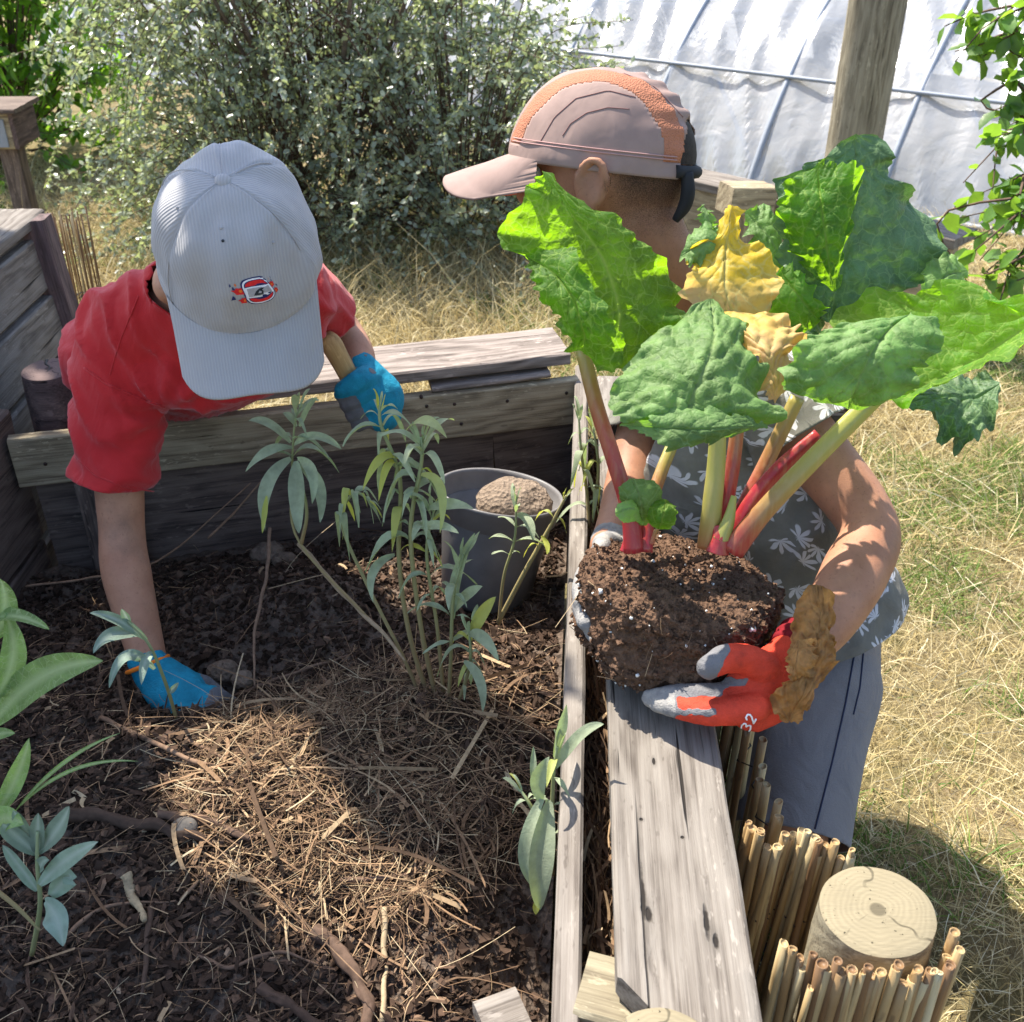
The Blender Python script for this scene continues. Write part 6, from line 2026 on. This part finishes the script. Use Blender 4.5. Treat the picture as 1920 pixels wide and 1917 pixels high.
# emblem: red drum-like badge with a grey band between two flames
def emb(poly, mat, lift, name, par):
    """poly in emblem units (mm/1000) -> patch bent over the front of the crown."""
    V, F = [], []
    n = len(poly)
    cx_ = sum(p[0] for p in poly) / n; cy_ = sum(p[1] for p in poly) / n
    rings = [1.0, .66, .33]
    for k in rings:
        for (ex, ey) in poly:
            V.append(on_crown(cx_ + (ex - cx_) * k, cy_ + (ey - cy_) * k, lift))
    V.append(on_crown(cx_, cy_, lift))
    for i in range(2):
        for j in range(n): F.append((i * n + j, i * n + (j + 1) % n, (i + 1) * n + (j + 1) % n, (i + 1) * n + j))
    for j in range(n): F.append((2 * n + j, 2 * n + (j + 1) % n, 3 * n))
    return obj(name, V, F, mat, par)


dgc = bpy.context.evaluated_depsgraph_get()
me_c = cap1.data
VC = arr(me_c) + np.array(ORG[boy1.name]); FC = [tuple(p.vertices) for p in me_c.polygons]
treeC = bvh(VC, FC)
ec = hit(treeC, 486, 543, 0)


def on_crown(ex, ey, lift):
    q = C1 + fr1[2] * ((ec - C1).dot(fr1[2])) * .6
    base_dir = (ec - q).normalized()
    p = ec + fr1[0] * ex + fr1[2] * ey * .9 - fr1[1] * (-ey) * .25
    loc, nr, i, d = treeC.find_nearest(p)
    out = (loc - C1).normalized()
    if nr.dot(out) < 0: nr = -nr
    return loc + nr * lift


NAVY = mat_plain('navy_thread', (.02, .025, .10), .8, .2, .1, 300)
THREAD_W = mat_plain('white_thread', (.72, .74, .80), .8, .2, .1, 300)
THREAD_R = mat_plain('red_thread', (.62, .025, .025), .8, .2, .15, 300)
THREAD_O = mat_plain('orange_thread', (.72, .16, .02), .8, .2, .1, 300)
THREAD_G = mat_plain('grey_thread', (.34, .34, .36), .8, .2, .1, 300)
THREAD_K = mat_plain('dark_thread', (.03, .035, .04), .8, .2, .1, 300)


def rrect(w_, h_, n=40, e=3.0):
    return [(w_ * math.copysign(abs(math.cos(t)) ** (2 / e), math.cos(t)), h_ * math.copysign(abs(math.sin(t)) ** (2 / e), math.sin(t))) for t in np.linspace(0, 2 * math.pi, n, endpoint=False)]


# mirrored x: the emblem faces the viewer, so +x of the picture is -r of the wearer
sx_ = -1 if fr1[0].x < 0 else 1
E_ = lambda pts: [(sx_ * x * 1.12 / 1000, y * 1.32 / 1000) for x, y in pts]
badge = emb(E_(rrect(15.5, 16.5, 44, 3.0)), NAVY, .0006, 'emblem', cap1)
emb(E_(rrect(14.3, 15.3, 44, 3.0)), THREAD_W, .0009, 'white_ring', badge)
emb(E_(rrect(12.8, 13.8, 44, 3.0)), NAVY, .0011, 'ring_line', badge)
top = [(x, y) for x, y in rrect(12.3, 13.3, 80, 2.6) if y > 5.5]; emb(E_(top), THREAD_R, .0014, 'red_field', badge)
bot = [(x, y) for x, y in rrect(12.3, 13.3, 80, 2.6) if y < -8.0]; emb(E_(bot), THREAD_R, .0014, 'red_field', badge)
emb(E_([(-13, 5), (-6, 5.4), (0, 5.5), (6, 5.4), (13, 5), (13, 0), (13, -7), (6, -7.5), (0, -7.6), (-6, -7.5), (-13, -7), (-13, 0)]), THREAD_W, .0013, 'band_edge', badge)
emb(E_([(-11, 3.5), (0, 4.0), (11, 3.5), (11, -5.8), (0, -6.2), (-11, -5.8)]), THREAD_G, .0016, 'grey_band', badge)
emb(E_([(-6, -4.8), (-3, -.5), (0, 2.2), (3.5, 3.0), (5, 2.2), (2, 1.2), (3.2, -1), (2.8, -4.6), (-1, -5)]), THREAD_K, .0019, 'dark_mark', badge)
emb(E_([(-1.5, -2.6), (0, -.2), (1.6, -1.2), (1.2, -3.2)]), THREAD_G, .0022, 'mark_gap', badge)
for k in (-1, 1):
    for (cx_, cy_, s_, y2) in ((19, 3, 1.0, 0), (18, -8, .75, 0)):
        fl = [(k * (cx_ - 4.0 * s_), cy_ - 5 * s_), (k * (cx_ + 3 * s_), cy_ - 3.0 * s_), (k * (cx_ + 4.5 * s_), cy_ + 1.0 * s_), (k * (cx_ + 6.5 * s_), cy_ + 3.0 * s_), (k * (cx_ + 3.2 * s_), cy_ + 2.6 * s_), (k * (cx_ + 1.2 * s_), cy_ + 4.8 * s_), (k * (cx_ - 1.5 * s_), cy_ + 3.2 * s_), (k * (cx_ - 3.8 * s_), cy_ + 3.5 * s_)]
        emb(E_(fl), THREAD_R, .0010, 'flame', badge)
        emb(E_([(k * (cx_ - 1.5 * s_ + 1.8 * s_ * math.cos(t)), cy_ + 1.8 * s_ * math.sin(t)) for t in np.linspace(0, 6.0, 12)]), THREAD_O, .0014, 'flame_core', badge)
    for (x, y) in ((23, 8), (25, 12), (19.5, 11.5), (25, -2.5), (22.5, 5.5)):
        emb(E_([(k * x - .9, y - 1.7), (k * x + .9, y - 1.5), (k * x + .8, y + 1.6), (k * x - .4, y + 2.0)]), NAVY if y != 11.5 else THREAD_O, .0009, 'spark', badge)
# eyelets
for (u_, v_) in ((415, 428), (418, 452), (333, 390), (512, 455)):
    h_ = hit(treeC, u_, v_, .0003)
    if h_ is not None:
        loc, nr, i, d = treeC.find_nearest(h_)
        V, F = ellipsoid(h_, (fr1[0], fr1[1], fr1[2]), (.0016, .0016, .0016), 10, 8); obj('eyelet', V, F, THREAD_K if v_ == 452 else CAP_W, cap1, attrs={'rib': [0] * len(V)})


# gloves
def glove(name, parent, wrist, palm, fingers, mats, voxel, decide, it=4, extra=()):
    ps = [tube(catmull(wrist[0], 12), wrist[1], 24, flat=wrist[2], up=wrist[3], dome=True), tube(catmull(palm[0], 14), palm[1], 24, flat=palm[2], up=palm[3], dome=True)]
    for pts, rr in fingers: ps.append(tube(catmull(pts, 22), rr, 16, dome=True))
    ps += list(extra)
    V, F = fuse(ps, voxel, it, .5)
    V = displace(V, F, lambda p: .0009 * noise.noise(p * 60) + .0006 * noise.noise(p * 140))
    dip = np.array([float(decide(Vector(c))) for c in V])
    E = np.concatenate([F[:, [i, (i + 1) % 4]] for i in range(4)])
    cnt = np.zeros(len(V)); np.add.at(cnt, E[:, 0], 1)
    for _ in range(2):
        S_ = np.zeros(len(V)); np.add.at(S_, E[:, 0], dip[E[:, 1]]); dip = .5 * dip + .5 * S_ / np.maximum(cnt, 1)
    o = obj(name, V, F, mats, parent, attrs={'dip': dip})
    return o, V, F


# right hand in the soil
wr, kn = P(290, 1262, 1.435), P(345, 1312, 1.415)
fing = []
for k, (a, b_, c) in enumerate((((352, 1298), (400, 1300), (438, 1318)), ((360, 1312), (402, 1322), (432, 1345)), ((350, 1328), (385, 1345), (405, 1368)), ((335, 1338), (362, 1358), (378, 1378)))):
    d0 = 1.425 - .012 * k
    fing.append(([P(*a, d0), P(*b_, d0 - .01), P(*c, d0 + .012)], [.0115, .0105, .0085]))
fing.append(([P(330, 1285, 1.43), P(375, 1278, 1.44), P(412, 1300, 1.445)], [.012, .0115, .009]))
tipc = P(425, 1325, 1.41)
g1, Vg, Fg = glove('glove', boy1, ([P(274, 1240, 1.438), wr], [.0275, .029], .85, (0, -1, 0)), ([wr, P(320, 1290, 1.425), kn], [.029, .036, .036], .62, (.1, -.6, .8)), fing, GLOVE_B, .0035, lambda p: 1 if (p - tipc).length < .030 or (p - P(395, 1285, 1.445)).length < .022 else 0)
V, F = tube(catmull([P(247, 1262, 1.437), P(262, 1253, 1.412), P(292, 1243, 1.408), P(313, 1240, 1.425)], 14), .0032, 10, dome=True)
cuffax = (P(292, 1275, 1.44) - P(268, 1215, 1.44)).normalized()
cc_ = P(277, 1246, 1.438); e1_ = cuffax.cross(Vector((0, 1, 0))).normalized(); e2_ = cuffax.cross(e1_)
V, F = tube([cc_ + e1_ * (.0285 * math.cos(t)) + e2_ * (.026 * math.sin(t)) for t in np.linspace(0, 2 * math.pi, 40)], .0032, 8, cap=False)
obj('cuff', V, F, ORANGE, g1)
# left hand: fist round the handle
hd0, hd1 = P(612, 628, 1.50), P(676, 745, 1.56)
hx = (hd1 - hd0).normalized()
pc = P(690, 750, 1.555)
n_cam = (CAM0 - pc).normalized()
sdv = -hx.cross(n_cam).normalized()           # across the fist, to the right in the picture
fing = []
for k in range(4):
    o_ = hx * (-.006 + .0185 * k)
    hb = P(668, 733, 1.553) + o_
    fing.append(([hb + sdv * .034 + n_cam * .006, hb + sdv * .020 + n_cam * .027, hb - sdv * .006 + n_cam * .029, hb - sdv * .022 + n_cam * .012, hb - sdv * .016 - n_cam * .006], [.0125, .0122, .0118, .011, .010]))
th = P(668, 733, 1.553) - hx * .016
fing.append(([th + sdv * .030 + n_cam * .004, th + sdv * .010 + n_cam * .026, th - sdv * .018 + n_cam * .024 + hx * .004], [.013, .0125, .011]))
grey_c = P(660, 765, 1.52)
g2, Vg2, Fg2 = glove('glove', boy1, ([P(676, 690, 1.56), P(690, 715, 1.556)], [.026, .030], .9, (0, -1, 0)), ([P(690, 712, 1.558), P(712, 745, 1.56), P(716, 775, 1.562)], [.030, .036, .030], .8, n_cam), fing, GLOVE_B, .0028,
                     lambda p: 1 if ((p - P(668, 733, 1.553)).dot(sdv) < -.004 - .25 * ((p - P(668, 733, 1.553)).dot(hx)) * .0 and (p - P(668, 733, 1.553)).dot(hx) > -.012) or noise.noise(p * 40) > .62 else 0, it=3)
# trowel held in it
tw = thing('hand_tool', hd1, 'garden tool with a round wooden handle gripped in the blue glove over the rail', 'hand tool')
pts = [hd0 - hx * .001 + hx * (.128 * i / 20) for i in range(21)]
rr = [.0085, .0125, .0148, .0155, .0154, .0150, .0147, .0145, .0143, .0142, .0142, .0141, .0140, .0140, .014, .014, .0138, .0136, .0134, .013, .0125]
V, F = tube(pts, rr, 24)
me = make_mesh('handle', V, F)
ll = Matrix((hx, sdv, hx.cross(sdv))).to_4x4()
me.transform(ll @ Matrix.Translation(-hd1)); me.materials.append(HANDLE)
for p in me.polygons: p.use_smooth = True
o = bpy.data.objects.new('handle', me); COL.objects.link(o); o.parent = tw; o.matrix_basis = ll.transposed(); ORG[o.name] = hd1
V, F = tube([hd1 + hx * .0, hd1 + hx * .03], [.0128, .0110], 20); obj('ferrule', V, F, STEEL, tw)

# ================================================================== the boy with the rhubarb
fr2 = frame_of((-.93, .34, .02), (0, .20, .98), R(0))
fr2 = frame_of((-.93, .34, .03), (0, 0, 1), 0)
r_, f_, u_ = fr2
u2 = (u_ + r_ * .22).normalized(); r2 = f_.cross(u2).normalized(); fr2 = (r2, f_, u2)
C2 = P(1128, 316, 1.225)
H2 = C2 - u2 * .014 - f_ * .006
NB2, CH2, BE2, HI2 = P(1290, 600, 1.335), P(1365, 740, 1.36), P(1435, 950, 1.38), P(1510, 1185, 1.385)
LS2, RS2 = P(1448, 748, 1.255), P(1275, 690, 1.45)
pieces = head_pieces(H2, fr2, .98)
pieces.append(tube(catmull([H2 - f_ * .030 - u2 * .02, P(1215, 470, 1.25), P(1262, 560, 1.30), NB2], 14), [.052, .051, .053, .066], 22, dome=True))
dor2 = Vector((.80, .42, .35)).normalized()
tor2 = catmull([NB2, CH2, BE2, HI2], 18)
pieces.append(tube(tor2, [.085, .108, .100, .102], 28, flat=.66, up=dor2, dome=True))
pieces.append(tube(catmull([LS2, NB2.lerp(CH2, .45), RS2], 12), [.040, .055, .040], 18, dome=True))
EL3, WR3 = P(1628, 985, 1.205), P(1490, 1225, 1.09)
pieces.append(tube(catmull([LS2, P(1530, 850, 1.235), EL3, P(1602, 1075, 1.165), P(1548, 1165, 1.12), WR3, P(1470, 1250, 1.08)], 44), [.040, .0385, .0335, .0365, .031, .0245, .023], 22, dome=True))
pieces.append(tube(catmull([RS2, P(1215, 780, 1.45), P(1180, 890, 1.41), P(1165, 970, 1.35), P(1140, 1030, 1.27)], 34), [.042, .036, .030, .030, .024], 20, dome=True))
ft2 = []
for dy, dx in ((-.055, 0), (.085, .02)):
    hp = HI2 + Vector((dx, dy, -.03)); kn = P(1480, 1560, 1.28) + Vector((dx, dy + .055, 0)); an = Vector((kn.x + .05, kn.y + .0, .055))
    pieces.append(tube(catmull([hp, hp.lerp(kn, .5) + Vector((-.01, 0, 0)), kn, an], 24), [.072, .060, .046, .032], 20, dome=True)); ft2.append((hp, kn, an))
    pieces.append(tube([an + Vector((.03, 0, -.02)), an + Vector((-.08, 0, -.03))], [.033, .028], 14, flat=.75, dome=True))
V, F = fuse(pieces, .0048, 5)
boy2 = obj('person', V, F, SKIN_B, None, origin=(ft2[0][2].x, ft2[0][2].y, 0))
tag(boy2, 'person in dusty pink cap and palm print shirt lifting the rhubarb', 'person', 'people gardening')
eyes(H2, fr2, boy2)
# close cropped hair on the back of the head
Nv = vnormals(V, F); keep = []
for q in F:
    c = Vector(V[q].mean(axis=0)) - H2
    x, y, z = c.dot(r2), c.dot(f_), c.dot(u2)
    edge = .02 + .012 * noise.noise(c * 60)
    if y < -.022 + .004 * noise.noise(c * 90) and -.050 < z < .03 and math.hypot(x, y) > .035 and (c.length < .13): keep.append(q)
keep = np.array(keep); used = np.unique(keep); mp = {int(i): n for n, i in enumerate(used)}


def mat_fade():
    t = T('clipped_hair'); c = t.pos()
    dens_ = t.math('ADD', t.attr('tint'), t.math('MULTIPLY', t.math('SUBTRACT', t.noise(c, 900, 2), .5), 1.6), clamp=True)
    a = t.bsdf((.030, .018, .012), .7, .3)
    tp = t.n('BsdfTransparent').outputs[0]
    return t.done(t.mixs(dens_, tp, a))


zz = [(Vector(V[i]) - H2).dot(u2) for i in used]
yy_ = [(Vector(V[i]) - H2).dot(f_) for i in used]
tv = [min(1, max(0, (z + .046) / .055)) * min(1, max(0, (-.016 - y) / .03)) * .62 for z, y in zip(zz, yy_)]
obj('hair', V[used] + Nv[used] * .0012, [tuple(mp[int(i)] for i in q) for q in keep], mat_fade(), boy2, attrs={'tint': tv})
V, F = ellipsoid(H2 + u2 * .030 - f_ * .008, fr2, (.0745, .0925, .080), 36, 24)
V2 = [Vector(v) for v in V]
F2 = [q for q in F if all((V2[i] - H2).dot(u2) > .02 for i in q)]
obj('hair_top', V, F2, HAIR, boy2)


SEAM_P = mat_plain('mauve_stitching', (.22, .11, .10), .8, .2, .1)


def region2(th, k, x):
    """0 shell, 1 orange mesh strip."""
    ax = abs(x)
    if .10 < k < .97 and .030 + .012 * math.cos(th) * 0 < ax < .052 and abs(th) < 2.9: return 1
    return 0


cap2, W2_ = cap('cap', boy2, C2, fr2, .083, .110, .106, [CAP_O, CAP_MESH], .078, R(60), .42, [], CAP_UNDER,
                dict(seed=8.1, dent=.003, gather=True, arch=.040, opening=(.50, .42), region=region2, names={1: 'mesh_panel'}, button=False, sqr=2.6, flare=.86, sq=.80))
VC2 = arr(cap2.data) + np.array(ORG[boy2.name]); tC2 = bvh(VC2, [tuple(p.vertices) for p in cap2.data.polygons])
# stitched band round the bottom, panel piping
mb = MB()
for kk in (.115, .135):
    pts = []
    for th in np.linspace(-2.6, 2.6, 90):
        x, y, z = crown_pt(th, kk, .083, .110, .106, sq=.80); pts.append(W2_(x * 1.004, y * 1.004, z))
    mb.add(*tube(pts, .0007, 5))
pts = []
for t in np.linspace(0, 1, 40):
    for_ = None
seam = mb.build('stitching', CAP_O2, cap2)
seam_on(tC2, [(1055, 255), (1070, 232), (1100, 212), (1140, 202), (1180, 205)], .0005, SEAM_P, cap2, 'panel_seam')
seam_on(tC2, [(970, 275), (1000, 215), (1050, 165), (1110, 140), (1170, 138), (1230, 165), (1280, 220)], .0005, SEAM_P, cap2, 'panel_seam')
seam_on(tC2, [(1012, 268), (1040, 220), (1080, 185), (1140, 170), (1200, 185), (1245, 215), (1280, 245)], .0005, SEAM_P, cap2, 'panel_seam')
# adjuster strap
pts = []
for th in np.linspace(math.pi - .52, math.pi + .52, 20):
    x, y, z = crown_pt(th, .0, .083, .108, .112); pts.append(W2_(x, y, z + .008))
V, F = tube(pts, .0070, 10, flat=1.0, up=u2); V = [Vector(v) for v in V]
cl = sum((Vector(p) for p in pts), Vector()) / len(pts)
obj('strap', [v for v in V], F, STRAP, cap2)
x, y, z = crown_pt(math.pi - .50, 0, .084, .109, .112)
bc = W2_(x, y, z + .008)
V, F = ellipsoid(bc, fr2, (.006, .008, .011), 16, 10); obj('buckle', V, F, BUCKLE, cap2)
# loose end of the strap hanging down the neck
pts = catmull([W2_(-.03, -.104, .008), W2_(-.028, -.108, -.012), W2_(-.026, -.106, -.028), W2_(-.024, -.098, -.044)], 14)
V, F = tube(pts, [.008, .0095, .009, .005], 12, flat=.85, up=-f_); obj('strap_end', V, F, STRAP, cap2)

# shirt
shp = [tube(catmull([NB2, CH2, BE2, HI2, HI2 + (HI2 - BE2).normalized() * .05], 22), [.10, .130, .125, .128, .138], 36, flat=[.70, .74, .76, .80, .82], up=dor2, dome=True),
       tube(catmull([LS2, NB2.lerp(CH2, .4), RS2], 14), [.058, .075, .058], 22, dome=True),
       ellipsoid(P(1320, 900, 1.375), (Vector((1, 0, 0)), Vector((0, 1, 0)), zv), (.07, .09, .12)),
       ellipsoid(P(1600, 1120, 1.36), (Vector((1, 0, 0)), Vector((0, 1, 0)), zv), (.055, .085, .075))]
V, F = fuse(shp, .006, 8)


def folds2(p):
    d = .0045 * noise.noise(p * 11 + Vector((3, 0, 0))) + .0025 * noise.noise(p * 24)
    g = Vector((p.x * 20 - p.z * 8, p.y * 9, p.z * 8 + p.x * 9))
    d += .012 * max(0, .55 - abs(noise.noise(g)) * 2.2) + .004 * max(0, .5 - abs(noise.noise(g * 1.9 + Vector((4, 2, 1)))) * 2.2)
    ax_t = (p - NB2).dot((HI2 - NB2).normalized())
    d += .0045 * math.sin(p.x * 55 + p.y * 40 + 3 * noise.noise(p * 6)) * min(1, max(0, ax_t / .25)) * (.4 + noise.noise(p * 5))
    return d


V = displace(V, F, folds2)
sh2 = obj('shirt', V, F, PRINT, boy2)
hd_ = (HI2 - BE2).normalized()
for pth, rad in (((LS2.lerp(NB2, .25), LS2, P(1482, 790, 1.249), P(1508, 826, 1.243)), (.048, .058, .060, .064)), ((RS2.lerp(NB2, .2), RS2, P(1230, 770, 1.455), P(1205, 835, 1.44)), (.046, .054, .055, .058))):
    Vs, Fs = tube(catmull(pth, 34), rad, 56, cap=False)
    Vs = np.array([tuple(v) for v in Vs]); Fs = np.array(Fs)
    Vs = displace(Vs, Fs, lambda p: .0035 * noise.noise(p * 16) + .010 * max(0, .55 - abs(noise.noise(Vector((p.x * 26 + p.z * 14, p.y * 12, p.z * 14)))) * 2.2) + .003 * noise.noise(p * 40))
    sl_ = obj('sleeve', Vs, Fs, PRINT, sh2); solidify(sl_, .002)
cut_open(sh2, [(HI2 + hd_ * .018, (hd_ + Vector((.10, 0, .0))).normalized(), .35), (NB2 + (P(1215, 470, 1.25) - NB2).normalized() * .045, (P(1215, 470, 1.25) - NB2).normalized(), .095)])
solidify(sh2, .002)
# shorts
shp = [tube([BE2.lerp(HI2, .8), HI2 + Vector((0, .015, -.05))], [.118, .120], 28, flat=.80, up=dor2, dome=True)]
for i, (hp, kn, an) in enumerate(ft2):
    e = kn + (kn - hp).normalized() * .04
    shp.append(tube(catmull([hp + Vector((0, 0, .0)), hp.lerp(kn, .5), e], 16), [.088, .077, .070], 26, dome=True))
V, F = fuse(shp, .006, 8)


def folds3(p):
    return .004 * noise.noise(p * 11) + .0035 * math.sin(p.z * 60 + p.x * 30 + 4 * noise.noise(p * 7)) * (.35 + noise.noise(p * 4 + Vector((2, 2, 2))))


V = displace(V, F, folds3)
st2 = obj('shorts', V, F, SHORTS, boy2)
cut_open(st2, [(kn + (kn - hp).normalized() * .006, (kn - hp).normalized(), .095) for hp, kn, an in ft2])
solidify(st2, .002)
tS2 = bvh(V, F)
seam_on(tS2, [(1604, 1215), (1585, 1320), (1560, 1430), (1528, 1555)], .0012, SEAM, st2, 'side_seam', 60)
seam_on(tS2, [(1620, 1210), (1612, 1290), (1600, 1340)], .0011, SEAM, st2, 'pocket_seam', 30)
for hp, kn, an in ft2:
    V, F = tube([an + Vector((.035, 0, -.02)), an + Vector((-.09, 0, -.03))], [.040, .034], 16, flat=.8, dome=True)
    obj('shoe', V, F, HAIR, boy2)

# red glove under the ball
fing = [([P(1432, 1252, 1.055), P(1395, 1236, 1.045), P(1360, 1236, 1.035), P(1328, 1252, 1.032)], [.0165, .0155, .0145, .0125]),
        ([P(1420, 1296, 1.065), P(1350, 1306, 1.062), P(1280, 1306, 1.070), P(1222, 1310, 1.088)], [.0150, .0140, .0132, .0108]),
        ([P(1418, 1326, 1.045), P(1345, 1336, 1.045), P(1285, 1330, 1.058), P(1232, 1318, 1.078)], [.0150, .0138, .0125, .0100]),
        ([P(1412, 1318, 1.085), P(1345, 1322, 1.10), P(1290, 1315, 1.115), P(1245, 1308, 1.125)], [.0145, .0130, .012, .0095]),
        ([P(1415, 1300, 1.10), P(1360, 1304, 1.125), P(1310, 1300, 1.14)], [.0135, .012, .009])]


def red_or_grey(p):
    a, b_ = None, None
    v = p - CAM0; d = v.y * CP - v.z * SP
    uu = 960 + FPX * v.x / d; vv = 958.5 - FPX * (v.y * SP + v.z * CP) / d
    uu += 9 * noise.noise(p * 90); vv += 5 * noise.noise(p * 90 + Vector((3, 3, 3)))
    if vv < 1287 and uu < 1352 + (vv - 1225) * -.35 + 12: return 2 if uu < 1200 else 1
    if vv >= 1287:
        if uu < 1268: return 2
        if uu < 1372 - (vv - 1287) * 1.2 and vv < 1306: return 1
        if 1250 < uu < 1345 and 1330 < vv < 1342: return 1
    elif uu < 1400 and vv > 1272: return 1
    return 0


g3, V3, F3 = glove('glove', boy2, ([P(1500, 1214, 1.095), P(1478, 1242, 1.082)], [.0265, .029], .9, (0, -1, 0)), ([P(1470, 1250, 1.078), P(1440, 1285, 1.07), P(1412, 1308, 1.068)], [.030, .040, .036], .62, Vector((.35, -.75, .55))), fing, GLOVE_R, .0025, red_or_grey, it=3)
cuffax = (P(1478, 1242, 1.082) - P(1510, 1200, 1.10)).normalized()
cc_ = P(1500, 1212, 1.096); e1_ = cuffax.cross(Vector((0, 1, 0))).normalized(); e2_ = cuffax.cross(e1_)
V, F = [], []
for i in range(9):
    for j in range(36):
        t = 2 * math.pi * j / 36
        q = cc_ + cuffax * (-.012 + .030 * i / 8)
        V.append(q + (e1_ * math.cos(t) * 1.0 + e2_ * math.sin(t) * .95) * (.0292 + .0015 * math.sin(i * 2.2) + .001 * noise.noise(q * 50 + Vector((t, 0, 0)))))
F = [(i * 36 + j, i * 36 + (j + 1) % 36, (i + 1) * 36 + (j + 1) % 36, (i + 1) * 36 + j) for i in range(8) for j in range(36)]
cf = obj('cuff', V, F, RED_CUFF, g3); solidify(cf, .0015)
tG = bvh(V3, F3)
# the white size mark on the back of the glove, turned on its side
def strokes(lines, cx_, cy_, s_, rot):
    mb = MB()
    for ln in lines:
        pts = []
        for i in range(len(ln) - 1):
            for k in range(6):
                x = ln[i][0] + (ln[i + 1][0] - ln[i][0]) * k / 6; y = ln[i][1] + (ln[i + 1][1] - ln[i][1]) * k / 6
                X = cx_ + s_ * (x * math.cos(rot) - y * math.sin(rot)); Y = cy_ + s_ * (x * math.sin(rot) + y * math.cos(rot))
                h_ = hit(tG, X, Y, .0004)
                if h_ is not None: pts.append(h_)
        if len(pts) > 2: mb.add(*tube(pts, .0009, 6))
    return mb


two = [[(0, .2), (.15, 0), (.5, 0), (.62, .25), (.5, .5), (0, 1), (.65, 1)]]
three = [[(-1, .1), (-.75, 0), (-.45, .1), (-.4, .3), (-.65, .48), (-.4, .62), (-.35, .85), (-.7, 1), (-1, .9)]]
mb = strokes(two + three + [[(-1.45, .75), (-1.35, .75), (-1.35, .9), (-1.45, .9)]], 1397, 1348, 18, R(-62))
if mb.V: mb.build('size_mark', WHITE_INK, g3)
# other glove at the far side of the ball
fing = [([P(1140, 1048, 1.235), P(1106, 1066, 1.20), P(1092, 1100, 1.165), P(1092, 1130, 1.14)], [.0125, .012, .0115, .010]),
        ([P(1138, 1080, 1.23), P(1100, 1105, 1.19), P(1092, 1140, 1.155), P(1100, 1168, 1.125)], [.0125, .012, .0115, .010]),
        ([P(1145, 1110, 1.225), P(1110, 1140, 1.185), P(1108, 1172, 1.15), P(1120, 1198, 1.12)], [.0125, .012, .011, .009]),
        ([P(1150, 1130, 1.22), P(1125, 1165, 1.185), P(1128, 1195, 1.155)], [.012, .011, .009]),
        ([P(1150, 1020, 1.24), P(1130, 1018, 1.20), P(1128, 1030, 1.165)], [.013, .012, .010])]
g4, _, _ = glove('glove', boy2, ([P(1146, 1015, 1.285), P(1150, 1050, 1.255)], [.026, .028], .9, (0, -1, 0)), ([P(1150, 1050, 1.255), P(1155, 1095, 1.24)], [.034, .036], .6, (1, 0, .2)), fing, GLOVE_R, .0028, lambda p: 2, it=3)
